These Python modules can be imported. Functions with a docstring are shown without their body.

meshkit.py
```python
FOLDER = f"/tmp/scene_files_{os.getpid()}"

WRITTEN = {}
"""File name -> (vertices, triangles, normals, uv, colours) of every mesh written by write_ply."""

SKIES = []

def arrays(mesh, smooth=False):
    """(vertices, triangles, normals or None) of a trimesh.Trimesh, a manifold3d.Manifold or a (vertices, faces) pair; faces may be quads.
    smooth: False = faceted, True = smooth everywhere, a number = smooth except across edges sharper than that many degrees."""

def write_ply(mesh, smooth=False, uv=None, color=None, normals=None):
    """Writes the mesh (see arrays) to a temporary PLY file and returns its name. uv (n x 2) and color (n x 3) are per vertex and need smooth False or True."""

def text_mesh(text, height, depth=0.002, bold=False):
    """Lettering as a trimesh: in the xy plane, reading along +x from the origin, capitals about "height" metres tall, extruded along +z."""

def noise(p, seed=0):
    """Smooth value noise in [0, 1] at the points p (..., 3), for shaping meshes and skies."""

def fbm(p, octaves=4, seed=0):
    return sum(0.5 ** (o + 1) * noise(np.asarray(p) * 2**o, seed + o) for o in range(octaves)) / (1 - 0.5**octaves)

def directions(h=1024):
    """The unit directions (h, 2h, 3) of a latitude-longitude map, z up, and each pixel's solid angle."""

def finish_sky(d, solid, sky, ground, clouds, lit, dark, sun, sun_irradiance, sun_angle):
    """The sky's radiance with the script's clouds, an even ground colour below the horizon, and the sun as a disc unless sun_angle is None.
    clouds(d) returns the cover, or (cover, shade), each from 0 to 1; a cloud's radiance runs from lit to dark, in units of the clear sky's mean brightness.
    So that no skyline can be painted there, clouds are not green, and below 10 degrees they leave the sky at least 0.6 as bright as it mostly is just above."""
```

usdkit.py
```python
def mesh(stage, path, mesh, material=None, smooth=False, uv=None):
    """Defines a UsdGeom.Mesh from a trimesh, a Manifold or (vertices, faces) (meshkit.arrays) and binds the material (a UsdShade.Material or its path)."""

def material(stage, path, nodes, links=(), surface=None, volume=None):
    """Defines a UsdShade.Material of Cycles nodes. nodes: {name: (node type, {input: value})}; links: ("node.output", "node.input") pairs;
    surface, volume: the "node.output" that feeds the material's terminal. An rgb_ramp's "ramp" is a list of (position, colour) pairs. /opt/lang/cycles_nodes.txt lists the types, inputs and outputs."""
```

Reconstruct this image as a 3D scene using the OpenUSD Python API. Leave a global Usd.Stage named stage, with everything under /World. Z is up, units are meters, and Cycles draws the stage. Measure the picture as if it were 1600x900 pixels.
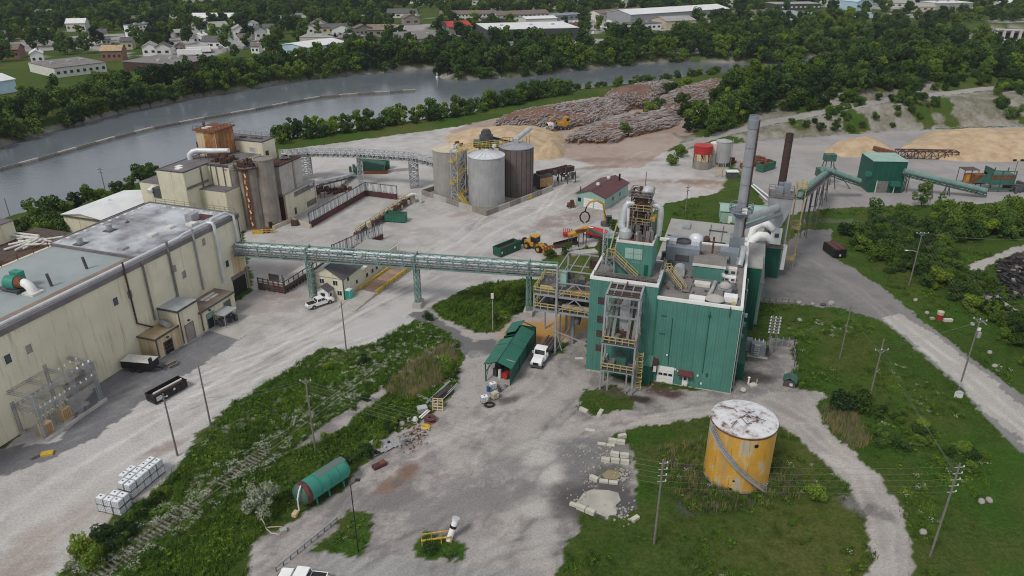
import math, random
import numpy as np, trimesh, shapely, usdkit
from shapely.geometry import Polygon, LineString
from meshkit import fbm, noise, text_mesh
from pxr import Usd, UsdGeom, UsdLux, UsdShade, Gf, Sdf, Vt

R = random.Random(7)
U, mcos, msin = R.uniform, math.cos, math.sin
NR = np.random.default_rng(7)
stage = Usd.Stage.CreateInMemory()
UsdGeom.SetStageUpAxis(stage, 'Z')
UsdGeom.SetStageMetersPerUnit(stage, 1.0)
world = UsdGeom.Xform.Define(stage, '/World').GetPrim()
UsdGeom.Scope.Define(stage, '/World/Looks')

# ------------------------------------------------------------------ camera, sky, sun, exposure
CAM_H, PITCH, FPX = 68.0, 25.3, 1150.0          # metres up, degrees down, focal length for a picture 1600 wide
cam = UsdGeom.Camera.Define(stage, '/World/camera')
cam.AddTranslateOp().Set((0, 0, CAM_H))
cam.AddRotateXOp().Set(90 - PITCH)
cam.CreateHorizontalApertureAttr(36.0)
cam.CreateVerticalApertureAttr(20.25)
cam.CreateFocalLengthAttr(36.0 * FPX / 1600)
cam.CreateClippingRangeAttr((0.5, 20000))
cam.CreateExposureAttr(0.5)

SUN = np.array([-0.42, -0.50, 0.76]); SUN /= np.linalg.norm(SUN)
SUN_EL, SUN_ROT = math.asin(SUN[2]), math.atan2(SUN[0], SUN[1])
dome = UsdLux.DomeLight.Define(stage, '/World/sky')
sky_mat = usdkit.material(stage, '/World/Looks/sky_material', {
    'tc': ('texture_coordinate', {}),
    'sky': ('sky_texture', {'sky_type': 'single_scattering', 'sun_disc': False, 'sun_elevation': SUN_EL, 'sun_rotation': SUN_ROT, 'aerosol_density': 2.0}),
    'hs': ('hsv', {'saturation': 0.35}),
    'n': ('noise_texture', {'scale': 2.2, 'detail': 5.0, 'roughness': 0.55}),
    'r': ('rgb_ramp', {'ramp': [(0.3, (2.5, 2.65, 2.95)), (0.55, (4.1, 4.25, 4.5)), (0.75, (5.6, 5.7, 5.8))]}),
    'mx': ('mix_color', {'fac': 0.85}),
    'bg': ('background_shader', {'strength': 0.1})},
    [('sky.color', 'hs.color'), ('tc.generated', 'n.vector'), ('n.fac', 'r.fac'), ('hs.color', 'mx.a'), ('r.color', 'mx.b'), ('mx.result', 'bg.color')], surface='bg.background')
UsdShade.MaterialBindingAPI.Apply(dome.GetPrim()).Bind(sky_mat)
dome.GetPrim().SetCustomDataByKey('kind', 'structure')
sun = UsdLux.DistantLight.Define(stage, '/World/sun')
sun.CreateIntensityAttr(0.38); sun.CreateAngleAttr(14.0); sun.CreateColorAttr(Gf.Vec3f(1.0, 0.96, 0.9))
sun.GetPrim().CreateAttribute('inputs:normalize', Sdf.ValueTypeNames.Bool).Set(True)
sun.AddRotateZOp().Set(math.degrees(math.atan2(SUN[1], SUN[0])) + 90)
sun.AddRotateXOp().Set(math.degrees(math.acos(SUN[2])))

# ------------------------------------------------------------------ where a sight line of the photograph meets a level
SP, CP = msin(math.radians(PITCH)), mcos(math.radians(PITCH))
def at(u, v, z=0.0):
    X, Y = (u - 800) / FPX, (v - 450) / FPX
    t = (CAM_H - z) / (SP + Y * CP)
    return np.array([X * t, t * (CP - Y * SP), z])
def pix(q):
    d = q[1] * CP + (CAM_H - q[2]) * SP
    return 800 + FPX * q[0] / d, 450 + FPX * ((CAM_H - q[2]) * CP - q[1] * SP) / d
def tall(u, v, vt, z=0.0):                        # height of an upright thing whose foot is seen at (u, v) and top at row vt
    b = at(u, v, z); k = (vt - 450) / FPX
    # (H*CP - y SP) = k (y CP + H SP), H = height of camera above the top
    H = b[1] * (SP + k * CP) / (CP - k * SP)
    return CAM_H - H - z

# ------------------------------------------------------------------ materials
MATS = {}
def reg(name, nodes, links, surface='p.BSDF', volume=None):
    MATS[name] = usdkit.material(stage, '/World/Looks/' + name, nodes, links, surface=surface, volume=volume)
    return name
def paint(name, c, c2=None, scale=0.7, rough=0.7, metal=0.0, streak=0.0, sc=(0.16, 0.07, 0.035), ribs=0.0, rib_w=0.3, bump=0.0, grain=0.12, spec=0.3, vrow=0.0):
    """painted or bare surface: patchy tone c..c2, fine grain, dirt or rust running down, ribs of sheet metal, courses"""
    c2 = c2 or tuple(x * 0.78 for x in c)
    nodes = {'tc': ('texture_coordinate', {}),
             'n': ('noise_texture', {'scale': scale, 'detail': 5.0, 'roughness': 0.62}),
             'r': ('rgb_ramp', {'ramp': [(0.32, c2), (0.62, c)]}),
             'n2': ('noise_texture', {'scale': 9.0, 'detail': 3.0, 'roughness': 0.7}),
             'r2': ('rgb_ramp', {'ramp': [(0.25, (1 - grain * 1.6,) * 3), (0.75, (1 + grain,) * 3)]}),
             'm': ('mix_color', {'blend_type': 'multiply', 'fac': 1.0, 'use_clamp': False}),
             'p': ('principled_bsdf', {'roughness': rough, 'metallic': metal, 'specular_ior_level': spec})}
    links = [('tc.object', 'n.vector'), ('tc.object', 'n2.vector'), ('n.fac', 'r.fac'), ('n2.fac', 'r2.fac'), ('r.color', 'm.a'), ('r2.color', 'm.b')]
    col = 'm.result'
    if streak:
        nodes |= {'mp': ('mapping', {'scale': (1.0, 1.0, 0.07)}), 'ns': ('noise_texture', {'scale': 1.5, 'detail': 4.0, 'roughness': 0.7}),
                  'rs': ('rgb_ramp', {'ramp': [(0.60 - 0.25 * streak, (0, 0, 0)), (0.80 - 0.15 * streak, (1, 1, 1))]}),
                  'ms': ('mix_color', {'b': sc})}
        links += [('tc.object', 'mp.vector'), ('mp.vector', 'ns.vector'), ('ns.fac', 'rs.fac'), ('rs.color', 'ms.fac'), (col, 'ms.a')]
        col = 'ms.result'
    hts = []
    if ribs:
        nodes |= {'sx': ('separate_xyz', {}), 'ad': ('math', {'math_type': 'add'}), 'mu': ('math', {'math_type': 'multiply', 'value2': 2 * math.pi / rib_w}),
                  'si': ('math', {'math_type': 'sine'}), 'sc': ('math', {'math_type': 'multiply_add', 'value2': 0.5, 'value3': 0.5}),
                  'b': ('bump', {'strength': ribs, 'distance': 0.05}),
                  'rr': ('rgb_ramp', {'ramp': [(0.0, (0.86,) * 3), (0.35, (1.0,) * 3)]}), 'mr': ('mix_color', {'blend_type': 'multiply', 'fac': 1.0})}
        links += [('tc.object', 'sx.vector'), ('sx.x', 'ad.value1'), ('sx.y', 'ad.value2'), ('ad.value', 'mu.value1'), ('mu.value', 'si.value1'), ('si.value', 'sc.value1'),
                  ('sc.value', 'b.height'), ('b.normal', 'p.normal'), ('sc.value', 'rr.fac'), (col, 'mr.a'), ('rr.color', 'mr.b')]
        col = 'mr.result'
    elif bump:
        nodes['b'] = ('bump', {'strength': bump, 'distance': 0.06})
        links += [('n2.fac', 'b.height'), ('b.normal', 'p.normal')]
    links.append((col, 'p.base_color'))
    return reg(name, nodes, links)
def leafy(name, c, c2, var=0.25, scale=0.25):
    """leaves: tone differs between plants (object random) and between clumps"""
    return reg(name, {'o': ('object_info', {}), 'g': ('geometry', {}), 'n': ('noise_texture', {'scale': scale, 'detail': 3.0}),
                      'r': ('rgb_ramp', {'ramp': [(0.3, c2), (0.7, c)]}), 'i': ('rgb_ramp', {'ramp': [(0.0, (1 - var * 1.3, 1 - var, 1 - var * 0.8)), (0.5, (1, 1, 1)), (1.0, (1 + var * 1.4, 1 + var, 1 - var))]}),
                      'm': ('mix_color', {'blend_type': 'multiply', 'fac': 1.0, 'use_clamp': False}), 'i2': ('rgb_ramp', {'ramp': [(0, (0.72,) * 3), (1, (1.28,) * 3)]}),
                      'm2': ('mix_color', {'blend_type': 'multiply', 'fac': 1.0, 'use_clamp': False}),
                      'd': ('principled_bsdf', {'roughness': 0.65, 'specular_ior_level': 0.12}), 't': ('translucent_bsdf', {}), 'x': ('mix_closure', {'fac': 0.18})},
               [('g.position', 'n.vector'), ('n.fac', 'r.fac'), ('o.random', 'i.fac'), ('r.color', 'm.a'), ('i.color', 'm.b'), ('g.random_per_island', 'i2.fac'), ('m.result', 'm2.a'), ('i2.color', 'm2.b'),
                ('m2.result', 'd.base_color'), ('m2.result', 't.color'), ('d.BSDF', 'x.closure1'), ('t.BSDF', 'x.closure2')], surface='x.closure')

paint('cream', (0.61, 0.57, 0.435), (0.53, 0.49, 0.37), 0.12, 0.85, streak=0.22, sc=(0.33, 0.24, 0.15), bump=0.15)
paint('cream_clean', (0.62, 0.585, 0.45), (0.54, 0.505, 0.39), 0.3, 0.8, streak=0.1, sc=(0.36, 0.29, 0.2))
paint('cream_stained', (0.55, 0.47, 0.31), (0.46, 0.36, 0.22), 0.2, 0.85, streak=0.55, sc=(0.36, 0.21, 0.10))
paint('roof_patchy', (0.50, 0.53, 0.56), (0.15, 0.14, 0.155), 0.16, 0.75, grain=0.25)
paint('roof_dark', (0.17, 0.155, 0.16), (0.11, 0.10, 0.105), 0.25, 0.8, grain=0.2)
paint('roof_bluegrey', (0.30, 0.335, 0.34), (0.25, 0.28, 0.28), 0.15, 0.75)
paint('roof_brown', (0.25, 0.19, 0.15), (0.16, 0.115, 0.095), 0.4, 0.8)
paint('roof_tan', (0.42, 0.32, 0.19), (0.30, 0.22, 0.13), 0.5, 0.85)
paint('roof_grey', (0.33, 0.325, 0.31), (0.27, 0.265, 0.25), 0.3, 0.8)
paint('roof_gravel', (0.22, 0.205, 0.195), (0.145, 0.135, 0.13), 0.3, 0.9, grain=0.25)
paint('roof_white', (0.68, 0.68, 0.68), (0.58, 0.58, 0.59), 0.2, 0.55)
paint('roof_maroon', (0.115, 0.045, 0.045), (0.085, 0.035, 0.036), 0.3, 0.6, ribs=0.3, rib_w=0.5)
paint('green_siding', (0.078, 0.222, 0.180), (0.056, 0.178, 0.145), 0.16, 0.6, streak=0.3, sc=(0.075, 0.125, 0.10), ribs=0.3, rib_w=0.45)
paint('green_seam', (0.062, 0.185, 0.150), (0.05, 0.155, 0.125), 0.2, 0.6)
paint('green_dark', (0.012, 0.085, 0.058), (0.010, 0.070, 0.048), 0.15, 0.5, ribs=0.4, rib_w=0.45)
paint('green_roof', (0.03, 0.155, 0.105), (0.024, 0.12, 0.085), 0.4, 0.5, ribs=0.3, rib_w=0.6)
paint('green_steel', (0.17, 0.285, 0.255), (0.11, 0.20, 0.18), 0.6, 0.6, streak=0.15)
paint('green_machine', (0.045, 0.135, 0.105), (0.03, 0.09, 0.07), 0.8, 0.6, streak=0.3)
paint('green_bin', (0.015, 0.10, 0.06), (0.012, 0.07, 0.045), 1.2, 0.55, streak=0.3, sc=(0.07, 0.05, 0.03))
paint('mint', (0.30, 0.45, 0.39), (0.25, 0.37, 0.32), 0.3, 0.7, streak=0.15, sc=(0.22, 0.27, 0.22), ribs=0.3, rib_w=0.4)
paint('teal_tank', (0.035, 0.24, 0.175), (0.03, 0.19, 0.15), 0.5, 0.5, streak=0.15, sc=(0.12, 0.14, 0.13))
paint('teal_dirty', (0.09, 0.15, 0.135), (0.13, 0.13, 0.13), 0.9, 0.7)
paint('steel_grey', (0.30, 0.31, 0.33), (0.23, 0.235, 0.25), 0.5, 0.55, streak=0.12, sc=(0.2, 0.17, 0.15))
paint('steel_blue', (0.215, 0.245, 0.28), (0.165, 0.19, 0.215), 0.4, 0.5, streak=0.15, sc=(0.13, 0.13, 0.14))
paint('steel_dark', (0.085, 0.085, 0.09), (0.05, 0.05, 0.055), 0.8, 0.6)
paint('steel_worn', (0.19, 0.185, 0.18), (0.12, 0.105, 0.095), 0.9, 0.7, streak=0.3, sc=(0.12, 0.075, 0.05))
paint('galv', (0.46, 0.48, 0.49), (0.36, 0.375, 0.385), 0.6, 0.45, metal=0.25)
paint('galv_pale', (0.62, 0.64, 0.66), (0.5, 0.52, 0.54), 0.5, 0.45, metal=0.15)
paint('silo_steel', (0.36, 0.36, 0.365), (0.30, 0.30, 0.305), 0.25, 0.6, streak=0.25, sc=(0.24, 0.23, 0.225))
paint('silo_concrete', (0.33, 0.315, 0.295), (0.26, 0.245, 0.23), 0.3, 0.85, streak=0.35, sc=(0.24, 0.205, 0.17))
paint('silo_dark', (0.16, 0.135, 0.13), (0.11, 0.09, 0.085), 0.3, 0.75, streak=0.45, sc=(0.12, 0.05, 0.035))
paint('silo_cap', (0.50, 0.45, 0.35), (0.42, 0.35, 0.26), 0.4, 0.8, streak=0.0)
paint('concrete', (0.42, 0.40, 0.37), (0.33, 0.31, 0.285), 0.35, 0.9, bump=0.15, streak=0.15, sc=(0.25, 0.22, 0.19))
paint('concrete_weathered', (0.28, 0.255, 0.225), (0.19, 0.17, 0.15), 0.35, 0.9, bump=0.2, streak=0.45, sc=(0.15, 0.12, 0.095))
paint('concrete_block', (0.52, 0.50, 0.43), (0.42, 0.40, 0.34), 0.9, 0.9, bump=0.2)
paint('rust', (0.20, 0.075, 0.03), (0.10, 0.04, 0.022), 0.9, 0.85, streak=0.3, sc=(0.07, 0.03, 0.02), bump=0.1)
paint('rust_panel', (0.38, 0.19, 0.075), (0.19, 0.075, 0.03), 0.5, 0.85, streak=0.5, sc=(0.09, 0.035, 0.02))
paint('rust_dark', (0.075, 0.04, 0.032), (0.045, 0.027, 0.024), 0.8, 0.8, streak=0.2)
paint('maroon', (0.10, 0.03, 0.035), (0.07, 0.024, 0.028), 0.5, 0.7, streak=0.2)
paint('stack_brown', (0.062, 0.036, 0.032), (0.045, 0.028, 0.026), 0.3, 0.75, streak=0.2, sc=(0.08, 0.04, 0.03))
paint('yellow', (0.58, 0.40, 0.06), (0.44, 0.29, 0.045), 0.8, 0.6, streak=0.15)
paint('yellow_rail', (0.46, 0.385, 0.17), (0.35, 0.285, 0.12), 1.2, 0.65, streak=0.1)
paint('yellow_machine', (0.52, 0.28, 0.03), (0.36, 0.18, 0.025), 0.9, 0.55, streak=0.2)
paint('orange', (0.55, 0.20, 0.04), (0.42, 0.14, 0.03), 0.9, 0.55)
paint('red', (0.42, 0.028, 0.03), (0.3, 0.025, 0.025), 0.9, 0.5)
paint('white', (0.74, 0.74, 0.73), (0.66, 0.66, 0.65), 0.7, 0.5)
paint('white_paint', (0.80, 0.80, 0.80), (0.76, 0.76, 0.76), 0.7, 0.35, spec=0.5)
paint('offwhite', (0.62, 0.61, 0.57), (0.52, 0.50, 0.46), 0.7, 0.6, streak=0.1)
paint('black', (0.018, 0.017, 0.018), (0.012, 0.012, 0.012), 1.0, 0.45)
paint('rubber', (0.022, 0.022, 0.022), (0.03, 0.028, 0.026), 2.0, 0.85)
paint('dark_opening', (0.016, 0.015, 0.015), (0.011, 0.01, 0.01), 0.6, 0.9)
paint('wood_grey', (0.20, 0.18, 0.165), (0.13, 0.115, 0.10), 1.2, 0.9, streak=0.2, sc=(0.09, 0.075, 0.065))
paint('wood_dark', (0.10, 0.075, 0.062), (0.06, 0.045, 0.04), 1.0, 0.9)
paint('wood_pale', (0.60, 0.46, 0.29), (0.5, 0.37, 0.22), 1.2, 0.8)
paint('brown_wood', (0.42, 0.25, 0.12), (0.33, 0.19, 0.09), 1.0, 0.7)
paint('tote_plastic', (0.74, 0.76, 0.78), (0.66, 0.68, 0.71), 0.9, 0.4)
paint('blue', (0.03, 0.10, 0.24), (0.025, 0.08, 0.19), 1.0, 0.5)
paint('pale_blue', (0.42, 0.56, 0.66), (0.36, 0.5, 0.6), 0.3, 0.5)
paint('brick_far', (0.22, 0.12, 0.09), (0.17, 0.09, 0.07), 0.3, 0.9)
paint('taupe', (0.26, 0.23, 0.21), (0.2, 0.175, 0.16), 0.2, 0.85)
paint('charcoal', (0.055, 0.06, 0.07), (0.045, 0.05, 0.055), 0.2, 0.6, ribs=0.3, rib_w=0.8)
paint('shingle', (0.12, 0.115, 0.12), (0.085, 0.08, 0.085), 0.8, 0.9, grain=0.25)
paint('shingle_brown', (0.18, 0.135, 0.115), (0.13, 0.1, 0.085), 0.6, 0.9)
paint('bark', (0.10, 0.08, 0.062), (0.06, 0.048, 0.04), 2.0, 0.95)
paint('chips', (0.50, 0.385, 0.255), (0.36, 0.25, 0.15), 0.25, 0.95, grain=0.22, bump=0.6)
paint('log_grey', (0.37, 0.34, 0.33), (0.245, 0.215, 0.205), 0.06, 0.95, grain=0.35)
paint('log_red', (0.20, 0.115, 0.085), (0.13, 0.07, 0.05), 0.1, 0.95, grain=0.3)
paint('log_end', (0.36, 0.24, 0.16), (0.24, 0.13, 0.085), 0.3, 0.95, grain=0.3)
paint('stone', (0.36, 0.34, 0.31), (0.25, 0.235, 0.215), 0.6, 0.95, bump=0.3)
paint('earth', (0.13, 0.10, 0.08), (0.085, 0.065, 0.05), 0.5, 0.95, bump=0.3)
paint('tarp', (0.05, 0.045, 0.042), (0.03, 0.028, 0.028), 0.9, 0.6)
paint('turquoise', (0.04, 0.42, 0.36), (0.035, 0.36, 0.31), 0.9, 0.45)
paint('flower', (0.62, 0.63, 0.54), (0.45, 0.48, 0.38), 2.0, 0.8)
reg('glass', {'p': ('principled_bsdf', {'base_color': (0.02, 0.025, 0.03), 'roughness': 0.08, 'specular_ior_level': 0.6})}, [])
reg('wire', {'p': ('principled_bsdf', {'base_color': (0.13, 0.14, 0.11), 'roughness': 0.6})}, [])
leafy('leaf', (0.112, 0.195, 0.040), (0.055, 0.106, 0.024), var=0.4)
leafy('leaf_light', (0.175, 0.275, 0.052), (0.090, 0.165, 0.033), var=0.4)
leafy('leaf_dark', (0.060, 0.115, 0.034), (0.030, 0.062, 0.020), var=0.4)
leafy('leaf_silver', (0.40, 0.46, 0.38), (0.27, 0.32, 0.25), var=0.1)
leafy('leaf_yellow', (0.23, 0.22, 0.035), (0.15, 0.15, 0.03), var=0.1)
leafy('leaf_maroon', (0.045, 0.025, 0.025), (0.025, 0.02, 0.018), var=0.1)
leafy('weed', (0.160, 0.285, 0.036), (0.080, 0.168, 0.024), var=0.3, scale=0.12)
leafy('reed', (0.42, 0.35, 0.22), (0.26, 0.235, 0.125), var=0.25, scale=0.15)
leafy('grass_blade', (0.095, 0.165, 0.026), (0.058, 0.110, 0.020), var=0.2, scale=0.12)
# ------------------------------------------------------------------ building blocks
USED = {}
def numbered(parent, name):
    k = (parent, name); n = USED.get(k, 0); USED[k] = n + 1
    return f'{parent}/{name}' + (f'_{n:03d}' if n else '')
def pathof(p): return '/World' if p is None else str(p.GetPath())
def tag(o, label=None, cat=None, group=None, kind=None):
    for k, v in (('label', label), ('category', cat), ('group', group), ('kind', kind)):
        if v: o.SetCustomDataByKey(k, v)
    return o
def thing(name, label, cat, loc=(0, 0, 0), rot=0.0, group=None, kind=None):
    x = UsdGeom.Xform.Define(stage, numbered('/World', name))
    x.AddTranslateOp().Set(Gf.Vec3d(*map(float, loc)))
    if rot: x.AddRotateZOp().Set(float(rot))
    return tag(x.GetPrim(), label, cat, group, kind)
def dup(root, loc, rot=0.0, label=None, group=None, scale=None):
    was = root.GetCustomData()
    base = root.GetName()
    while base[-4:-3] == '_' and base[-3:].isdigit(): base = base[:-4]
    x = UsdGeom.Xform.Define(stage, numbered('/World', base))
    x.GetPrim().GetReferences().AddInternalReference(root.GetPath())
    x.ClearXformOpOrder()
    p = x.GetPrim()
    x.AddTranslateOp(opSuffix='at').Set(Gf.Vec3d(*map(float, loc)))
    x.AddRotateZOp(opSuffix='at').Set(float(rot))
    if scale is not None: x.AddScaleOp(opSuffix='at').Set(Gf.Vec3f(*(scale if np.ndim(scale) else (scale,) * 3)))
    x.GetPrim().SetInstanceable(True)
    return tag(p, label or was['label'], was.get('category'), group or was.get('group'))

class MB:
    """collects shapes, then becomes ONE mesh of the scene"""
    def __init__(s): s.v, s.f, s.n = [], [], 0
    def add(s, v, f):
        v = np.asarray(v, float).reshape(-1, 3); f = np.asarray(f, int)
        if f.shape[1] == 4: f = np.vstack([f[:, [0, 1, 2]], f[:, [0, 2, 3]]])
        s.v.append(v); s.f.append(f + s.n); s.n += len(v); return s
    def tm(s, m): return s.add(m.vertices, m.faces)
    def box(s, x0, x1, y0, y1, z0, z1):
        v = [(x, y, z) for x in (x0, x1) for y in (y0, y1) for z in (z0, z1)]
        return s.add(v, [(0, 1, 3, 2), (4, 6, 7, 5), (0, 4, 5, 1), (2, 3, 7, 6), (0, 2, 6, 4), (1, 5, 7, 3)])
    def cbox(s, x, y, z, dx, dy, dz, rot=0.0, tilt=0.0):            # centre of the base, size
        v = np.array([(a * dx / 2, b * dy / 2, c * dz) for a in (-1, 1) for b in (-1, 1) for c in (0, 1)], float)
        if tilt: c_, s_ = mcos(tilt), msin(tilt); v = v @ np.array([[c_, 0, s_], [0, 1, 0], [-s_, 0, c_]])
        c_, s_ = mcos(rot), msin(rot)
        v = v @ np.array([[c_, s_, 0], [-s_, c_, 0], [0, 0, 1]]) + (x, y, z)
        return s.add(v, [(0, 1, 3, 2), (4, 6, 7, 5), (0, 4, 5, 1), (2, 3, 7, 6), (0, 2, 6, 4), (1, 5, 7, 3)])
    def bar(s, p, q, w, h=None):
        p, q = np.asarray(p, float), np.asarray(q, float); h = h or w; d = q - p; L = np.linalg.norm(d)
        if L < 1e-6: return s
        d = d / L; up = np.array([0, 0, 1.0]) if abs(d[2]) < 0.95 else np.array([0, 1.0, 0])
        a = np.cross(d, up); a /= np.linalg.norm(a); b = np.cross(a, d)
        v = [e + i * a * w / 2 + j * b * h / 2 for e in (p, q) for i, j in ((-1, -1), (1, -1), (1, 1), (-1, 1))]
        return s.add(v, [(0, 1, 2, 3), (7, 6, 5, 4), (0, 4, 5, 1), (1, 5, 6, 2), (2, 6, 7, 3), (3, 7, 4, 0)])
    def tube(s, pts, r, n=8, r2=None, cap=True):
        pts = np.asarray(pts, float); m = len(pts)
        rs = np.linspace(r, r if r2 is None else r2, m) if np.ndim(r) == 0 else np.asarray(r, float)
        dirs = np.gradient(pts, axis=0); dirs /= np.linalg.norm(dirs, axis=1, keepdims=True) + 1e-12
        up = np.array([0, 0, 1.0]) if abs(dirs[0][2]) < 0.9 else np.array([1.0, 0, 0])
        V = []
        a = np.cross(dirs[0], up); a /= np.linalg.norm(a)
        for i in range(m):
            a = a - dirs[i] * (a @ dirs[i]); a /= np.linalg.norm(a); b = np.cross(dirs[i], a)
            t = np.arange(n) / n * 2 * math.pi
            V.append(pts[i] + rs[i] * (np.cos(t)[:, None] * a + np.sin(t)[:, None] * b))
        F = [(i * n + k, i * n + (k + 1) % n, (i + 1) * n + (k + 1) % n, (i + 1) * n + k) for i in range(m - 1) for k in range(n)]
        V = np.vstack(V); F = np.array(F); s.add(V, F)
        if cap:
            for i0 in (0, (m - 1) * n):
                c = V[i0:i0 + n].mean(0); o = np.vstack([V[i0:i0 + n], c])
                s.add(o, [(k, (k + 1) % n, n) if i0 else ((k + 1) % n, k, n) for k in range(n)])
        return s
    def lathe(s, prof, c=(0, 0, 0), n=32, a0=0.0, a1=2 * math.pi):
        prof = np.asarray(prof, float); full = abs(a1 - a0 - 2 * math.pi) < 1e-6; k = n if full else n + 1
        t = a0 + (a1 - a0) * np.arange(k) / n
        V = np.array([(r * mcos(q) + c[0], r * msin(q) + c[1], z + c[2]) for r, z in prof for q in t])
        F = [(i * k + j, i * k + (j + 1) % k, (i + 1) * k + (j + 1) % k, (i + 1) * k + j) for i in range(len(prof) - 1) for j in range(n)]
        return s.add(V, F)
    def prism(s, poly, z0, z1):                                       # upright prism over a polygon (list of xy)
        g = Polygon(poly) if not isinstance(poly, Polygon) else poly
        m = trimesh.creation.extrude_polygon(g, z1 - z0, engine='earcut'); m.apply_translation((0, 0, z0)); return s.tm(m)
    def quad(s, a, b, c, d): return s.add([a, b, c, d], [(0, 1, 2, 3)])
    def gable(s, x0, x1, y0, y1, z, rise, over=0.0, t=0.12, axis='x'):   # two roof slabs, ridge along axis
        if axis == 'x':
            m = (y0 + y1) / 2; k = rise / (m - y0)
            for a, b, sg in ((y0 - over, m, 1), (y1 + over, m, -1)):
                za = z - over * k
                s.add([(x0 - over, a, za), (x1 + over, a, za), (x1 + over, b, z + rise), (x0 - over, b, z + rise),
                       (x0 - over, a, za + t), (x1 + over, a, za + t), (x1 + over, b, z + rise + t), (x0 - over, b, z + rise + t)],
                      [(0, 1, 2, 3), (7, 6, 5, 4), (0, 4, 5, 1), (1, 5, 6, 2), (2, 6, 7, 3), (3, 7, 4, 0)])
        else:
            k0 = s.n, len(s.v); s.gable(y0, y1, x0, x1, z, rise, over, t, 'x')
            for i in range(k0[1], len(s.v)): s.v[i] = s.v[i][:, [1, 0, 2]]
        return s
    def put(s, name, mat, parent=None, smooth=False, label=None, cat=None, group=None, kind=None):
        V, F = np.vstack(s.v), np.vstack(s.f)
        m = usdkit.mesh(stage, numbered(pathof(parent), name), (V, F), MATS[mat], smooth=smooth)
        m.CreateDoubleSidedAttr(True)
        return tag(m.GetPrim(), label, cat, group, kind)

class Frame:
    """a place on the site: origin at pixel (u, v) on level z; x axis towards pixel (u2, v2) on the same level (or at an angle in degrees)"""
    def __init__(s, a, b=None, z=0.0, deg=None, zb=None):
        s.o = at(*a, z) if len(a) == 2 else np.array(a, float); s.z = s.o[2]
        if deg is None:
            q = at(*b, z) if len(b) == 2 else np.array(b, float); d = q - s.o; deg = math.degrees(math.atan2(d[1], d[0])); s.len = float(np.hypot(d[0], d[1]))
        s.deg = deg; r = math.radians(deg); s.c, s.s = mcos(r), msin(r)
    def L(s, q):                                          # world point to local
        d = np.asarray(q, float) - s.o; return np.array([d[0] * s.c + d[1] * s.s, -d[0] * s.s + d[1] * s.c, d[2]])
    def p(s, u, v, z=0.0): return s.L(at(u, v, z + s.z))   # pixel at local height z
    def W(s, x, y, z=0.0): return s.o + np.array([x * s.c - y * s.s, x * s.s + y * s.c, z])
    def thing(s, name, label, cat, group=None): return thing(name, label, cat, s.o, s.deg, group)

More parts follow.
